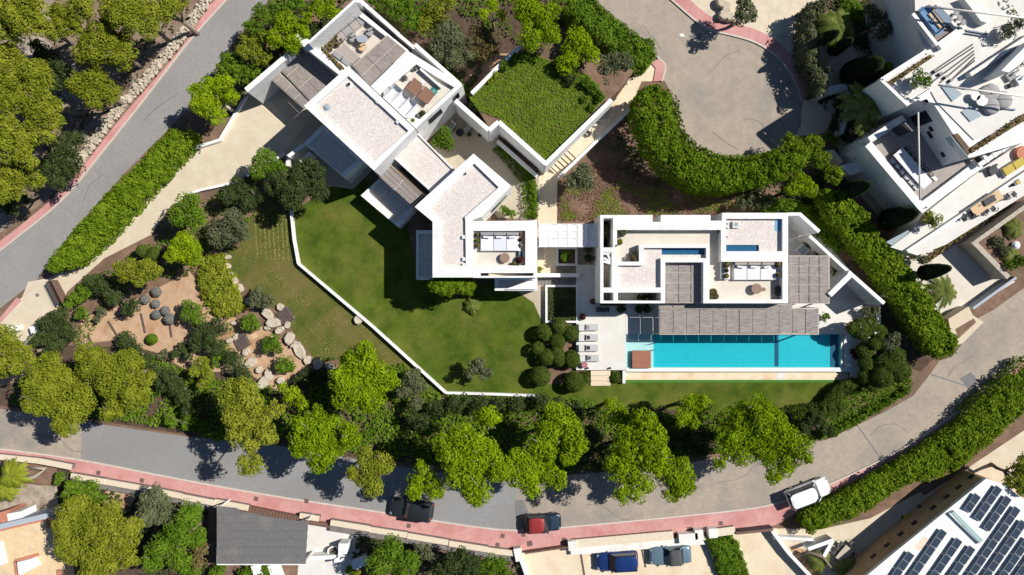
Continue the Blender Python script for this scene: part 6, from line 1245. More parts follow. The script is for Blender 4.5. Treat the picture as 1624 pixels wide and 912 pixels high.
hedge('trimmed light green hedge strip left of the car court fence', [(1120, 857), (1160, 850), (1176, 862), (1196, 930), (1148, 930), (1130, 880)], 1.1, kind='green', puff=.32, size=.17)
hedge('small square clipped hedge left of the garden steps', [(923, 590), (936, 590), (937, 607), (922, 612)], .9, kind='box', puff=.22, size=.14, rough=.1)
hedge('small square clipped hedge right of the garden steps', [(970, 590), (987, 590), (987, 607), (968, 607)], .9, kind='box', puff=.22, size=.14, rough=.1)
hedge('narrow hedge strip between the turning circle pavement and the neighbour forecourt', [(1283, 0), (1318, -8), (1310, 40), (1300, 70), (1303, 95), (1318, 115), (1318, 138), (1302, 148), (1294, 120), (1280, 90), (1276, 60)], 3.6, kind='olive', puff=.42)
hedge('long low shrub border behind the white sun terrace wall', [(673, 78), (690, 84), (712, 100), (735, 128), (748, 148), (735, 160), (726, 155), (735, 138), (700, 108)], 1.0, kind='green', puff=.3)
hedge('leafy border above the pavilion wing wall beside the diagonal hedge', [(1250, 312), (1290, 320), (1330, 360), (1345, 395), (1330, 400), (1305, 375), (1300, 362), (1270, 336), (1210, 336), (1210, 318)], 1.4, kind='green', puff=.4)
hedge('shaggy hedge on the road bank below the clipped trees at the right', [(1300, 690), (1350, 668), (1400, 640), (1445, 612), (1450, 622), (1410, 650), (1350, 685), (1310, 700), (1290, 700)], 1.2, kind='green', puff=.4)
# creeping yellow shrub bank left of the dry lawn
hedge('yellow green creeping shrub bank beside the boulders of the dry lawn', [(322, 405), (350, 400), (362, 430), (378, 465), (388, 490), (360, 506), (335, 500), (312, 470), (308, 430)], 1.0, kind='yellow', puff=.38)
# ground covers
tag(cover('ground_cover', [(760, 176), (742, 152), (818, 90), (850, 88), (935, 120), (958, 158), (866, 255), (792, 188)], 4.42, 'cover', 230, .15, 'stuff', .16, -2.6), 'bright green ground cover carpeting the sloped bed above the courtyard', 'ground cover')
tag(cover('heather_bed', [(886, 282), (960, 250), (1040, 280), (1160, 310), (1160, 340), (1050, 344), (886, 352)], .02, 'heath', 85, .16, 'stuff', .12, -1.2), 'pinkish brown heather bed above the pavilion roof', 'heather')
tag(cover('grassy_bed', [(890, 300), (990, 285), (1165, 318), (1160, 336), (1050, 340), (890, 350)], .03, 'cover', 90, .16, 'stuff', .15, .1), 'green grassy tufts among the heather bed', 'grass')
tag(cover('grass_tufts', [(380, 395), (462, 335), (474, 419), (520, 460), (600, 530), (690, 630), (600, 600), (505, 575), (470, 530), (430, 470), (385, 440)], .022, 'straw', 40, .11, 'stuff', .02, .2), 'dry straw coloured grass tufts in the left lawn', 'grass')
tag(cover('straw_tufts', [(480, 340), (560, 300), (600, 360), (640, 450), (800, 470), (850, 520), (890, 610), (855, 626), (707, 620), (480, 420)], .026, 'straw', 14, .07, 'stuff', .01, .9), 'scattered dry straw tufts in worn patches of the main lawn', 'grass')
tag(cover('lawn_tufts', [(470, 335), (560, 280), (650, 430), (780, 455), (855, 505), (905, 610), (855, 626), (707, 620), (480, 420)], .026, 'cover', 16, .08, 'stuff', .01, .3), 'short tufts of fresh grass across the main lawn', 'grass')
tag(cover('undergrowth', [(640, 575), (700, 625), (830, 628), (930, 632), (960, 650), (1180, 655), (1270, 668), (1290, 700), (1180, 712), (960, 742), (820, 752), (690, 740), (560, 715), (430, 690), (470, 620), (560, 590)], .05, 'green', 50, .26, 'stuff', .6, -1.4), 'dark shrubby undergrowth beneath the pine belt above the street', 'undergrowth')
tag(cover('undergrowth', [(30, 600), (170, 560), (240, 560), (330, 600), (430, 610), (450, 690), (360, 690), (180, 665), (20, 640)], .05, 'green', 45, .26, 'stuff', .5, -1.2), 'dark undergrowth below the olive pines at the lower left', 'undergrowth')
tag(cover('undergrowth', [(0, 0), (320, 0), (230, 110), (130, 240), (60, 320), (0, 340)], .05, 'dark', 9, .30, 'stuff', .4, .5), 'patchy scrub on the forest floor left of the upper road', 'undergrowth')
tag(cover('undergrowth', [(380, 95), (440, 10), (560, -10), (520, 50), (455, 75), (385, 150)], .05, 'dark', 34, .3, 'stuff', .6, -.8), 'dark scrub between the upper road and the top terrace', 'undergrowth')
tag(cover('undergrowth', [(580, 0), (900, -10), (960, 80), (1000, 120), (960, 155), (880, 95), (800, 60), (690, 60), (650, 60), (610, 30)], .05, 'green', 22, .28, 'stuff', .5, -.3), 'green brown scrub behind the top terrace up to the road', 'undergrowth')
tag(cover('undergrowth', [(1300, 0), (1440, 0), (1470, 60), (1400, 130), (1385, 105), (1350, 65), (1310, 55)], .05, 'dark', 34, .3, 'stuff', .6, -.9), 'dark garden undergrowth beside the neighbour forecourt', 'undergrowth')
tag(cover('undergrowth', [(1290, 150), (1420, 140), (1440, 170), (1380, 230), (1340, 230)], .05, 'dark', 20, .3, 'stuff', .5, -.2), 'dark undergrowth around the neighbour palm', 'undergrowth')
tag(cover('undergrowth', [(95, 745), (330, 800), (330, 912), (215, 912), (90, 850)], .05, 'dark', 26, .3, 'stuff', .5, -.4), 'dark undergrowth below the street wall at the lower left', 'undergrowth')
tag(cover('undergrowth', [(560, 845), (700, 865), (820, 882), (830, 930), (560, 930)], .05, 'dark', 30, .3, 'stuff', .6, -1), 'dark undergrowth below the street wall at the bottom middle', 'undergrowth')
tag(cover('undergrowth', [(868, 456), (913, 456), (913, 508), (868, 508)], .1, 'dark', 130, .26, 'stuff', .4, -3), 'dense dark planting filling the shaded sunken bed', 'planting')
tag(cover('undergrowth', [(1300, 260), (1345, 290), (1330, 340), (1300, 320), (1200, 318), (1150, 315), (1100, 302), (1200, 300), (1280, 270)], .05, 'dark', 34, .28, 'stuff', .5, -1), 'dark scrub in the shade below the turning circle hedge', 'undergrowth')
tag(cover('undergrowth', [(1330, 420), (1345, 400), (1400, 400), (1445, 500), (1480, 560), (1440, 590), (1400, 540)], .05, 'dark', 6, .22, 'stuff', .3, .3), 'sparse scrub on the shaded strip between the diagonal wall and hedge', 'undergrowth')
P_ = []
for k in range(9):
    for m_ in range(90):
        y = 338 + m_ * .85 + random.uniform(-1, 1); x = 404 + k * 7 + (y - 338) * .06 + random.uniform(-.8, .8)
        if random.random() < .75 - .3 * (m_ / 90) and 338 < y < 412: q = W(x, y, .03); P_.append((q.x, q.y, .03 + random.uniform(0, .02)))
P_ = np.array(P_); o = link_tris('straw_rows', tufts(P_, np.repeat(np.array([[0, 0, 1.]]), len(P_), 0), .16, 4), leaf['straw']); tag(o, 'rows of dry straw coloured grass in the striped left end of the dry lawn', 'grass', None, 'stuff')
tag(cover('undergrowth', [(322, 308), (378, 298), (422, 270), (460, 330), (400, 345), (370, 400), (330, 400), (300, 440), (250, 440), (215, 460), (130, 500), (116, 482), (176, 420), (252, 380), (280, 338)], .05, 'green', 30, .22, 'stuff', .35, -.6), 'low green undergrowth below the trees along the lawn side of the drive', 'undergrowth')
tag(cover('undergrowth', [(100, 535), (140, 505), (190, 545), (260, 600), (330, 600), (300, 500), (330, 490), (380, 520), (400, 600), (470, 610), (440, 660), (300, 690), (240, 640), (130, 560)], .05, 'green', 26, .2, 'stuff', .35, .2), 'patchy low undergrowth on the ochre garden soil', 'undergrowth')
tag(cover('undergrowth', [(1345, 625), (1375, 600), (1440, 590), (1448, 612), (1395, 645), (1330, 682), (1290, 695), (1300, 672)], .03, 'green', 90, .2, 'stuff', .3, -2), 'low green scrub on the road bank right of the pool', 'undergrowth')
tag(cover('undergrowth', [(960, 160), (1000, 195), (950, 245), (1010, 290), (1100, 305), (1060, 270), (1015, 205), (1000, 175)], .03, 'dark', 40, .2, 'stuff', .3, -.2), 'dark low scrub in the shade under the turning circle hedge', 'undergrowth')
for lab, px, n in (('dry leaf litter scattered on the lower street', up + kerb[::-1], .55), ('dry leaf litter scattered on the turning circle', cul, .35), ('dry leaf litter along the red pavement of the lower street', kerb + pout[::-1], .5), ('dry leaf litter on the upper road', pav_in + [(-30, 520), (60, 442), (200, 272), (375, 60), (440, -16)], .35)):
    tag(cover('leaf_litter', px, .03 if 'pavement' not in lab else .135, 'tan', n, .085, 'stuff', .004), lab, 'leaf litter')
crk = mat('crack_seal', (.12, .115, .11), rough=.95)
for (x, y, a, L) in ((1120, 770, .1, 90), (1240, 740, .3, 70), (930, 800, -.05, 80), (1380, 690, .7, 70), (1500, 600, .8, 60), (60, 690, -.15, 80), (1120, 120, .9, 70), (1180, 190, .2, 60), (1130, 210, -.5, 50), (230, 190, .95, 70), (130, 320, .9, 60), (1020, 40, -.7, 50)):
    pts = []; q = MB()
    for k in range(9): pts.append((x, y)); x += L / 8 * math.cos(a); y -= L / 8 * math.sin(a); a += random.uniform(-.45, .45)
    for u, v in zip(pts, pts[1:]): q.wall(W(*u, .024), W(*v, .024), random.uniform(.025, .05), .0, .0235)
    q.build('road_crack', crk)['kind'] = 'structure'
# ------------------------------------------------------------------ trees
GU = 'olive pines of the upper left wood'
for lab, lb, zt in (
 ('round crowned pine standing clear beside the dry stone wall', [(165, 72, 36), (142, 82, 24), (192, 86, 24), (172, 48, 20), (200, 65, 16)], 8),
 ('smaller round pine directly below the round crowned pine by the stone wall', [(148, 138, 28), (124, 132, 18), (173, 146, 18), (150, 158, 16)], 7),
 ('pine left of the top edge stone wall with spreading crown', [(104, 30, 26), (130, 14, 22), (92, 48, 18), (118, 44, 16)], 8),
 ('tall pine at the top edge right of the spreading crown', [(202, 25, 30), (236, 42, 20), (178, 14, 22), (226, 10, 22)], 9),
 ('pine at the top edge nearest the dry stone wall', [(262, 14, 24), (284, 4, 16), (244, 20, 16)], 8),
 ('pine filling the top left corner', [(38, 22, 34), (14, 48, 24), (70, 42, 18), (8, 12, 22), (48, 6, 26)], 9),
 ('broad pine at the left edge above the dark round shrub', [(35, 138, 36), (70, 170, 28), (20, 165, 22), (60, 122, 26), (86, 196, 18)], 9),
 ('low pine at the left edge between the corner pine and the rocky ground', [(14, 92, 22), (38, 100, 14), (4, 110, 16)], 7),
 ('pine at the left edge beside the dark round shrub', [(24, 232, 30), (52, 214, 22), (8, 206, 24), (76, 216, 13), (40, 250, 18)], 9),
 ('lowest pine of the wood reaching the left edge', [(18, 284, 28), (46, 270, 22), (8, 302, 22), (62, 288, 13)], 8)): tree(lab, lb, zt, 'umbrella', group=GU, size=.205, grow=1.05)
tree('dark dense evergreen at the wood edge beside the upper road pavement', [(102, 238, 28), (116, 264, 20), (82, 270, 22), (122, 220, 14), (95, 290, 14)], 4, 'dark', 'evergreen_tree')
tree('dark evergreen clump behind the left edge pines near the road', [(22, 330, 14), (8, 322, 14), (40, 316, 10)], 3, 'dark', 'evergreen_tree')
tree('shaded dark pine between the spreading and round crowned pines', [(75, 95, 22), (100, 110, 18), (90, 130, 18), (60, 75, 14)], 4.5, 'dark', 'evergreen_tree')
tree('bright round tree overhanging the villa drive wall near the upper road', [(335, 150, 28), (357, 138, 20), (318, 165, 20), (344, 184, 18), (312, 144, 14), (368, 155, 14)], 6, 'pine', bk=palebark)
for i, (lb, k, zt) in enumerate((([(455, 40, 22), (476, 52, 16), (440, 62, 18), (465, 72, 18), (486, 30, 14)], 'pine', 6), ([(400, 70, 22), (414, 88, 18), (385, 82, 14), (422, 60, 14)], 'yellow', 5), ([(515, 8, 20), (530, 24, 13), (500, 20, 14)], 'pine', 6), ([(418, 25, 20), (445, 12, 20), (402, 45, 16), (470, 8, 16)], 'green', 5), ([(370, 100, 20), (355, 112, 15), (388, 118, 18), (402, 112, 14)], 'green', 4), ([(500, 48, 14), (490, 60, 10)], 'dark', 4), ([(380, 152, 10), (390, 130, 10), (402, 124, 9)], 'dark', 2))):
    tree(['brightest pine beside the pergola wall left of the perforated screen', 'yellow green tree nearer the road left of the brightest pine', 'bright tree at the top edge left of the screen wall apex', 'mid green trees overhanging the top road edge', 'dark green tree above the bright round drive tree', 'dark shrub squeezed under the perforated screen wall', 'low dark shrubs at the villa drive wall corner'][i], lb, zt, k, 'tree')
GN = 'trees between the top terrace and the turning circle'
for lab, lb, zt, k in (
 ('large bright tree above the grass slope at the top edge', [(850, 32, 28), (830, 10, 24), (872, 55, 22), (840, 62, 20), (872, 20, 18)], 8, 'pine'),
 ('bright tree right of the grass slope beside the dark hedge', [(915, 75, 26), (900, 100, 20), (935, 88, 18), (912, 56, 16)], 7, 'pine'),
 ('bright sprig crown at the top edge left of the large bright tree', [(780, 10, 14), (768, 22, 10), (795, 24, 10)], 6, 'pine'),
 ('grey green spreading tree shading the entrance path', [(966, 110, 26), (985, 98, 20), (955, 130, 18), (980, 125, 16)], 5, 'olive'),
 ('large grey green tree behind the sun terrace', [(712, 62, 30), (735, 80, 22), (700, 80, 20), (720, 95, 18)], 4.5, 'olive'),
 ('dry brownish tree right of the large grey green tree', [(762, 60, 20), (775, 78, 18), (752, 82, 16), (768, 92, 10)], 4, 'tan'),
 ('mid green shrub mass at the top edge behind the screen apex', [(620, 12, 22), (650, 30, 20), (600, 0, 16), (640, 6, 18)], 3, 'green'),
 ('yellowish shrub mass at the top edge right of the screen apex', [(690, 18, 20), (672, 40, 16), (710, 4, 16)], 2.6, 'yellow'),
 ('blue green bush at the corner of the grass slope by the sun terrace', [(768, 150, 15), (755, 165, 13), (778, 165, 10), (762, 138, 9)], 4.4, 'dark')): tree(lab, lb, zt, k, 'tree', group=GN)
for lab, lb, k in (('bushy green shrub row along the top edge of the grass slope', [(800, 104, 9), (815, 94, 10), (832, 90, 9), (848, 92, 9)], 'green'), ('dark shrub under the bright tree at the right side of the grass slope', [(890, 112, 12), (905, 126, 11), (880, 104, 9)], 'dark'), ('green shrub at the right corner of the grass slope above the path wall', [(940, 140, 11), (952, 152, 9), (928, 132, 9)], 'green'), ('low green shrub at the right edge of the grass slope beside the path wall', [(938, 172, 7), (925, 158, 7), (948, 160, 7)], 'green'), ('yellow green tuft shrub at the left corner of the grass slope', [(786, 118, 8), (776, 128, 7)], 'yellow')): shrub(lab, lb, k, 5.4, z0=4.4)
tree('bright round tree in the shaded courtyard beside the link roof', [(703, 221, 16), (712, 230, 12), (695, 228, 12), (705, 210, 11)], 4.5, 'green', 'tree', size=.2)
shrub('leafy shrub at the courtyard edge above the middle wing terrace', [(800, 334, 9), (812, 340, 8)], 'green', 1.6)
tree('grey green olive tree beside the entrance path foot', [(922, 280, 20), (930, 292, 14), (908, 290, 14), (925, 268, 12)], 4, 'olive', 'olive_tree', bk=palebark)
tree('dark olive tree with silvery leaves in the top right forecourt', [(1182, 15, 18), (1175, 30, 14), (1192, 28, 10), (1178, 2, 12)], 4.5, 'olive', 'olive_tree', bk=palebark)
for i, (x, y) in enumerate(((1150, 14), (1146, 26), (1158, 30), (1142, 8))): o = boulder(x, y, 16, 1.0, .1, .7); tag(o, ['pale rock in the middle of the heap by the forecourt olive tree', 'lower left pale rock of the heap by the forecourt olive tree', 'pale rock right under the forecourt olive tree', 'uppermost pale rock of the heap by the forecourt olive tree'][i], 'rock', 'rocks in the forecourt')
GS = 'pines of the belt along the lower street'
for lab, lb, zt, k in (
 ('wide flat topped olive pine at the lower left overhanging the street', [(75, 608, 36), (112, 630, 38), (60, 640, 22), (108, 668, 22), (84, 588, 26), (55, 612, 18)], 8, 'umbrella'),
 ('second wide flat topped olive pine above the street right of the first', [(190, 598, 36), (216, 622, 26), (176, 650, 18), (150, 578, 28), (205, 576, 22), (228, 600, 16), (135, 560, 16)], 8, 'umbrella'),
 ('olive pine at the left edge below the drive entrance', [(14, 534, 20), (36, 556, 18), (8, 572, 22), (50, 571, 11), (28, 580, 14)], 7, 'umbrella'),
 ('tall ragged olive pine reaching down over the street with a hanging bough', [(384, 628, 30), (402, 660, 30), (372, 662, 20), (422, 688, 20), (400, 735, 20), (436, 650, 15), (376, 690, 18), (398, 708, 15)], 9, 'umbrella'),
 ('large bright pine beside the lower end of the lawn wall', [(575, 578, 32), (560, 612, 34), (600, 598, 26), (622, 604, 14), (540, 598, 20), (588, 632, 22), (580, 556, 16)], 8, 'pine'),
 ('broad bright pine between the lawn wall pine and the street', [(494, 688, 32), (530, 690, 32), (510, 724, 24), (478, 704, 20), (556, 690, 18), (500, 660, 18)], 8, 'pine'),
 ('small olive pine leaning over the street left of the dark suv', [(580, 745, 25), (606, 735, 19), (590, 770, 18), (556, 750, 10), (580, 720, 15)], 7, 'umbrella'),
 ('compact bright pine just above the dark suv', [(672, 758, 22), (658, 776, 16), (690, 774, 18), (668, 740, 12)], 7, 'pine'),
 ('largest bright pine of the belt with its crown pushed over the street centre', [(745, 698, 32), (716, 708, 26), (766, 725, 30), (735, 745, 30), (792, 740, 22), (756, 778, 24), (772, 664, 20), (756, 796, 10)], 9, 'pine'),
 ('bright pine right of the largest pine above the road seam', [(886, 680, 34), (912, 700, 20), (862, 708, 24), (880, 652, 16), (902, 718, 18)], 8, 'pine'),
 ('bright pine over the road seam below its neighbour', [(828, 745, 30), (862, 748, 22), (842, 772, 18), (815, 728, 18), (886, 762, 15)], 8, 'pine'),
 ('tall bright pine below the pool lawn reaching far over the old road', [(1004, 700, 34), (1030, 690, 26), (986, 740, 26), (1010, 770, 26), (1040, 728, 26), (1020, 664, 18), (985, 786, 14)], 9, 'pine'),
 ('thin forked bright pine top rising from the belt at the pool lawn edge', [(978, 656, 18), (968, 640, 12), (990, 662, 12)], 7, 'pine'),
 ('round bright pine at the right side of the tall pool lawn pine', [(1070, 754, 28), (1084, 772, 18), (1064, 782, 15), (1080, 738, 14)], 8, 'pine'),
 ('small bright pine near the pool lawn between two tall pines', [(1094, 648, 24), (1112, 640, 15), (1082, 664, 15), (1100, 668, 12)], 6, 'pine'),
 ('huge bright pine at the right end of the belt above the white car', [(1180, 668, 34), (1214, 688, 40), (1170, 708, 30), (1236, 725, 30), (1200, 650, 24), (1154, 690, 18), (1262, 702, 22), (1224, 755, 14), (1275, 722, 14), (1140, 735, 12)], 9, 'pine')): tree(lab, lb, zt, k, group=GS, bk=palebark if k == 'pine' else bark, size=.215, grow=1.07)
GD = 'dark shrubs and small trees of the garden'
for lab, lb, zt, k in (
 ('bright green round tree on the drive side above the lavender cushions', [(298, 332, 26), (312, 346, 18), (284, 345, 18), (305, 318, 14)], 5, 'green'),
 ('blue grey spreading tree at the left end of the dry lawn', [(362, 362, 28), (345, 375, 18), (385, 365, 18), (370, 345, 18)], 3.5, 'olive'),
 ('bright tree below the drive tree beside the creeping bank', [(290, 396, 24), (275, 405, 16), (308, 405, 18), (292, 378, 14)], 5, 'pine'),
 ('olive crowned tree at the drive bend above the lavender', [(205, 430, 20), (236, 428, 20), (190, 424, 12), (222, 444, 13), (250, 430, 10)], 5, 'umbrella'),
 ('large dark green tree touching the drive wall and the lawn', [(484, 282, 32), (444, 292, 26), (506, 300, 20), (462, 318, 20), (500, 270, 18), (470, 300, 22)], 5, 'dark'),
 ('dark green tree left of the large dark tree by the drive', [(422, 258, 22), (440, 270, 18), (408, 272, 14)], 4.5, 'green'),
 ('dark low tree between the drive and the blue grey tree', [(385, 302, 24), (362, 310, 15), (405, 312, 16), (395, 325, 14)], 3.5, 'dark'),
 ('clipped dark shrub near the drive bend right of the olive crowned tree', [(226, 398, 10), (244, 404, 12), (236, 418, 10)], 2, 'box'),
 ('dark shrub mass right of the gate under the drive', [(80, 520, 24), (98, 500, 16), (62, 540, 16), (110, 525, 16), (90, 545, 18), (75, 565, 16)], 2.6, 'dark'),
 ('bright leafy shrub right of the drive gate', [(120, 474, 14), (135, 462, 14), (108, 484, 8)], 2.4, 'green'),
 ('dark green round shrub above the ochre garden path', [(133, 497, 12), (124, 500, 8)], 1.6, 'green'),
 ('grey green round shrub beside the dark round one at the ochre garden', [(161, 494, 9), (155, 506, 7)], 1.4, 'olive'),
 ('dark shadowy bush row between drive and lavender cushions', [(160, 450, 18), (180, 470, 16), (145, 445, 14), (205, 490, 13), (215, 485, 12)], 2.6, 'dark'),
 ('dark spreading shrub at the lower edge of the ochre garden', [(200, 540, 16), (215, 552, 14), (232, 570, 15), (245, 590, 14), (258, 610, 14)], 2.2, 'dark'),
 ('dark shrub right of the lavender cushions', [(305, 488, 16), (312, 505, 13), (298, 500, 12)], 2.4, 'green'),
 ('dark spreading shrub above the olive pine with hanging bough', [(325, 530, 22), (340, 548, 18), (312, 545, 14), (365, 565, 14), (385, 590, 13)], 2.5, 'dark'),
 ('bright shrub among the dark ones above the hanging bough pine', [(318, 578, 16), (330, 592, 13), (308, 590, 10), (322, 610, 10)], 3, 'yellow'),
 ('round green bush beside the upper timber steps of the rock garden', [(397, 510, 15), (390, 516, 10), (405, 517, 10)], 1.8, 'green'),
 ('round green bush in the middle of the rock garden path', [(431, 544, 15), (424, 552, 10), (440, 552, 10)], 1.8, 'green'),
 ('round green bush nearest the lower boulder row', [(453, 578, 15), (444, 582, 10), (462, 582, 9)], 1.8, 'green'),
 ('grey green bush between boulders at the dry lawn edge', [(414, 470, 17), (425, 478, 12), (405, 478, 12)], 2, 'olive'),
 ('dark bush below the round bushes at the bottom of the boulders', [(490, 598, 16), (510, 600, 14), (475, 606, 12)], 2.2, 'dark'),
 ('yellow green shrub left of the broad bright pine', [(465, 628, 16), (450, 615, 10), (478, 640, 12)], 4, 'pine'),
 ('blue grey shrub right of the lawn wall pine', [(655, 600, 18), (640, 620, 14), (668, 615, 13), (660, 640, 14)], 3, 'olive'),
 ('dark oak like shrub under the belt left of the street centre', [(690, 650, 18), (670, 670, 16), (720, 645, 16), (655, 660, 12)], 3, 'dark'),
 ('dark shrub row along the lawn edge above the largest pine', [(760, 640, 16), (790, 642, 16), (820, 640, 15), (735, 636, 13)], 2.5, 'dark'),
 ('dark shrubs below the clipped balls at the lawn edge', [(860, 636, 15), (885, 640, 14), (915, 648, 14), (940, 655, 12)], 2.2, 'dark'),
 ('dark shrub clump between the two tall pool lawn pines', [(940, 690, 20), (925, 720, 18), (955, 715, 16), (945, 740, 14)], 3, 'dark'),
 ('dark clump under the small bright pool lawn pine', [(1065, 690, 16), (1090, 700, 18), (1120, 690, 16), (1110, 715, 14)], 3, 'dark'),
 ('dark shrub belt at the foot of the huge right pine', [(1290, 668, 18), (1310, 682, 14), (1275, 680, 14)], 2.2, 'dark'),
 ('slender dark shrub in the pine shadow left of the street', [(280, 610, 18), (292, 630, 15), (270, 595, 14), (300, 650, 12)], 2.5, 'dark'),
 ('sprawling green shrub beside the street left of the hanging bough pine', [(300, 670, 14), (325, 680, 14), (270, 665, 12), (345, 690, 12)], 1.6, 'green'),
 ('dark round shrub on the ochre soil below the creeping yellow bank', [(345, 515, 13), (355, 522, 9)], 1.8, 'dark'),
 ('green shrub left of the lower timber treads', [(352, 560, 13), (345, 572, 10), (362, 572, 9)], 1.8, 'green'),
 ('olive shrub between the lower treads and the dark spreading shrubs', [(378, 572, 11), (370, 585, 10), (392, 600, 12)], 1.8, 'olive'),
 ('low dark shrub in the lower middle of the ochre garden', [(292, 552, 12), (280, 562, 10), (300, 565, 9)], 1.6, 'dark'),
 ('small olive shrub below the single green ball bush', [(262, 560, 8), (255, 566, 6)], 1.0, 'olive'),
 ('clipped rounded tree overhanging the right end of the pool', [(1365, 522, 17), (1380, 515, 12), (1352, 520, 10)], 3.2, 'box'),
 ('clipped round tree behind the pool end tree', [(1393, 528, 14), (1400, 545, 16), (1388, 545, 10)], 3, 'box'),
 ('large clipped ball tree nearest the road bank at the right', [(1410, 578, 26), (1425, 588, 18), (1400, 596, 18), (1420, 566, 16)], 3.5, 'box'),
 ('dark clipped column hedge along the pool end terrace', [(1372, 556, 14), (1376, 578, 14), (1374, 598, 13), (1385, 610, 12)], 2.4, 'box'),
 ('grey leaved clipped tree between the pool end trees', [(1412, 545, 16), (1418, 534, 10)], 3.4, 'olive'),
 ('small grey shrub at the right end of the deck below the wall tip', [(1380, 500, 12), (1388, 492, 9), (1372, 492, 8)], 1.8, 'olive'),
 ('grassy olive shrub on the shaded bank right of the clipped trees', [(1416, 525, 8), (1424, 518, 6)], 1, 'olive'),
 ('silver blue shrub below the turning circle hedge near the pavilion', [(1195, 322, 14), (1215, 318, 12), (1175, 325, 11)], 2, 'olive'),
 ('bright crowned tree in the hedge right of the turning circle', [(1268, 290, 20), (1285, 300, 13), (1255, 300, 12)], 5, 'pine'),
 ('broad green tree in front of the neighbour entrance above the hedge', [(1265, 240, 26), (1290, 230, 18), (1240, 262, 20), (1300, 255, 18), (1320, 275, 18), (1250, 225, 14)], 4, 'hedge')): tree(lab, lb, zt, k, 'shrub' if zt < 3 else 'tree', 'shrub' if zt < 3 else 'tree', group=GD, size=.19)
tree('gnarled grey olive tree on the lawn above the pine belt', [(752, 582, 14), (768, 592, 12), (745, 592, 10), (760, 574, 9), (778, 590, 7)], 3.0, 'olive', 'olive_tree', bk=palebark, size=.17, lean=(1.0, -.6))
o = palm('small spiky palm on the lawn below the box hedge block', (748, 485), .6, (748, 485), 1.15, 18, name='dwarf_palm')
shrub('leafy shrub inside the square white planter bed', [(899, 404, 9), (894, 409, 6)], 'green', 2.0, z0=.3)
shrub('small yellow green shrub at the foot of the middle wing by the beige patio', [(856, 428, 6)], 'yellow', 1)
shrub('dark red shrub on the shaded terrace at the pool end', [(1354, 558, 7), (1357, 566, 5)], 'red', 1, z0=.5)
# lower edge trees
GB = 'trees along the bottom edge'
for lab, lb, zt, k in (
 ('huge olive pine at the bottom left beside the ochre terraced house', [(125, 815, 34), (165, 830, 36), (120, 860, 34), (165, 878, 34), (200, 850, 26), (100, 835, 18), (205, 885, 20), (150, 905, 26), (215, 830, 14)], 8, 'umbrella'),
 ('shaded green tree under the street wall above the huge bottom left pine', [(122, 772, 18), (148, 776, 16), (110, 785, 14), (160, 790, 12)], 3, 'green'),
 ('olive green tree at the street wall right of the huge bottom left pine', [(245, 800, 26), (262, 815, 20), (232, 820, 18), (250, 780, 14)], 5, 'olive'),
 ('deep green tree left of the dark pavilion roof', [(300, 815, 24), (285, 845, 26), (310, 850, 20), (260, 865, 26), (290, 885, 24), (245, 890, 20)], 6, 'green'),
 ('yellowish tree between the deep green tree and the pavilion corner', [(318, 870, 14), (315, 890, 13)], 4, 'tan'),
 ('broad leafy green tree at the bottom edge right of the white patio', [(620, 880, 28), (600, 895, 22), (645, 890, 22), (625, 862, 18), (640, 910, 20)], 6, 'green'),
 ('dark blue green tree at the bottom edge left of the entrance pier', [(720, 890, 22), (745, 895, 20), (700, 905, 16), (735, 878, 14)], 4.5, 'dark'),
 ('small green tree right of the dark blue green tree by the entrance pier', [(785, 895, 20), (800, 910, 14), (770, 905, 14)], 4, 'green'),
 ('olive shrub under the street wall left of the dark blue green tree', [(675, 875, 14), (690, 885, 11), (665, 868, 10)], 3, 'olive'),
 ('tree with grey branches at the far right bottom beside the solar roof apex', [(1612, 752, 22), (1624, 735, 18), (1600, 765, 12), (1620, 775, 14)], 5, 'yellow')): tree(lab, lb, zt, k, 'pine_tree' if k == 'umbrella' else 'tree', group=GB, size=.2)
hedge('thin ferny hedge under the street wall above the white patio', [(528, 833), (590, 843), (600, 850), (560, 850), (530, 842)], .8, kind='olive', puff=.25)
for i, (x, y) in enumerate(((420, 902), (445, 905), (330, 905), (370, 905))): shrub(['second green shrub from the left below the dark pavilion roof', 'third green shrub from the left below the dark pavilion roof', 'leftmost green shrub below the dark pavilion roof', 'green shrub under the left half of the dark pavilion roof edge'][i], [(x - 20, y - 3, 12), (x - 30, y + 6, 12)], 'green', 1.5, group='shrubs below the pavilion roof')
shrub('yellow green shrub at the bottom edge below the white patio', [(555, 905, 9), (565, 908, 8)], 'yellow', 1)
# palms
palm('tall palm with drooping fronds in front of the neighbour entrance', (1373, 168), 5.0, (1345, 178), 2.6, 24)
palm('shaded palm beside the neighbour forecourt among dark trees', (1330, 40), 4.0, (1312, 55), 2.2, 20)
palm('fan palm rising from the hedge beside the neighbour drive', (1497, 462), 2.6, (1475, 455), 1.9, 24)
palm('palm overhanging the left edge below the red pavement', (16, 755), 3.0, (35, 745), 1.8, 26, 'bright palms at the left edge', 'yellow')
palm('second palm overhanging the left edge nearer the small outbuilding', (6, 778), 2.4, (25, 765), 1.6, 24, 'bright palms at the left edge', 'yellow')
palm('small palm in the ochre bed inside the patio wall', (1300, 893), 1.4, (1300, 893), 1.4, 20)
palm('second small palm at the bottom edge below the patio table', (1345, 905), 1.2, (1345, 905), 1.4, 20)
palm('agave like palm in the planted bed at the right edge', (1606, 405), 2.2, (1606, 405), 1.2, 20)
palm('shaded palm in the planted bed above the globe lamp', (1612, 362), 2.4, (1612, 362), 1.2, 20)
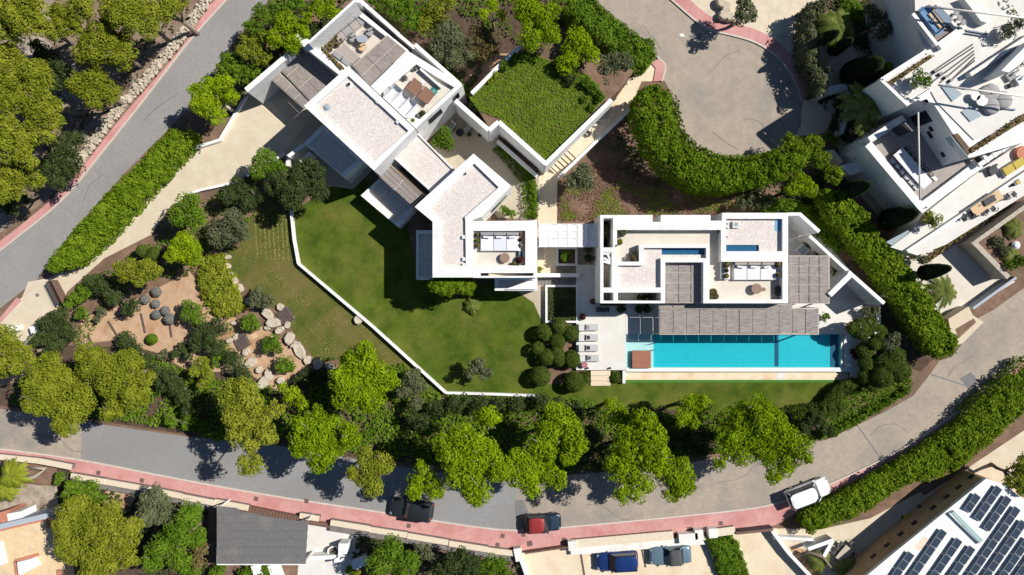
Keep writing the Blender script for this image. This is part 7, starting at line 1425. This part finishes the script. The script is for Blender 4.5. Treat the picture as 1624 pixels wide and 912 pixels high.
b = MB(); b.smooth = True; b.tube([W(1262, 882, .2), W(1285, 876, 1.2), W(1305, 884, 1.6), W(1318, 900, 1.4)], [.2, .17, .15, .1], 8); b.tube([W(1270, 896, .2), W(1287, 880, 1.1)], [.14, .1], 7); tag(b.build('leaning_trunk', bark), 'curved bare trunk arching over the ochre bed inside the patio wall', 'tree trunk')
b = MB(); b.smooth = True; b.tube([W(30, 762, .3), W(55, 756, .6), W(72, 744, .5), W(45, 742, .4)], [.25, .2, .2, .1], 8); tag(b.build('fallen_trunk', palebark), 'pale bent trunk lying beside the palms under the red pavement', 'tree trunk')
struct('garden_bed', [(1250, 866), (1282, 872), (1308, 884), (1296, 925), (1270, 900)], .045, soil_red)
shrub('ferny green plant beside the pale bent trunk', [(96, 755, 8), (92, 764, 6)], 'green', 1.4)
# cypresses
cypress('dark cypress leaning across the hedge toward the blue shaded facade', (1381, 292), (1330, 306), 6.5, .95)
cypress('dark cypress standing at the facade foot above the glass roofed corner', (1456, 336), (1398, 352), 7.0, 1.1)
cypress('dark cypress casting over the pale lower drive', (1508, 425), (1457, 434), 6.5, .8)
cypress('large dark cypress beside the neighbour forecourt', (1398, 96), (1345, 125), 7.0, 1.5)
cypress('bright green cypress beside the larger dark one at the forecourt', (1415, 102), (1370, 130), 5.5, .85, kind='green')
cypress('slim cypress above the forecourt among the shaded palms', (1330, 50), (1292, 68), 6.0, .7)
cypress('slim cypress beside the beige forecourt edge', (1352, 62), (1316, 82), 5.5, .7)
for lab, lb, zt, k in (
 ('grey green tree beside the neighbour side wall in the top right corner', [(1390, 30, 16), (1405, 45, 14), (1380, 15, 12), (1395, 55, 12)], 5, 'olive'),
 ('mid green tree at the top edge beside the neighbour court', [(1352, 15, 16), (1340, 5, 12), (1365, 25, 12)], 4, 'green'),
 ('yellow green shrub beside the forecourt cypress', [(1335, 72, 9), (1345, 64, 8)], 2, 'yellow'),
 ('dark shrub strip below the entry wall beside the turning circle', [(1333, 158, 9), (1330, 172, 9), (1326, 188, 9), (1322, 202, 9)], 1.6, 'dark'),
 ('round bush at the lower end of the entry shrub strip', [(1312, 215, 10), (1325, 225, 9)], 1.8, 'green'),
 ('dark shrub under the small sunlit ledge at the facade', [(1362, 248, 7)], 2.8, 'green'),
 ('olive shrub at the foot of the diagonal hedge beside the white terrace', [(1450, 404, 10), (1462, 410, 9)], 1.5, 'olive'),
 ('dry olive shrub in the planted bed beside the globe lamp', [(1582, 385, 12), (1592, 398, 9)], 2.6, 'olive'),
 ('green shrub in the planted bed below the agave palm', [(1615, 415, 12), (1600, 422, 9)], 2.8, 'green')): tree(lab, lb, zt, k, 'shrub' if zt < 3 else 'tree', 'shrub' if zt < 3 else 'tree', group=GD, size=.2)
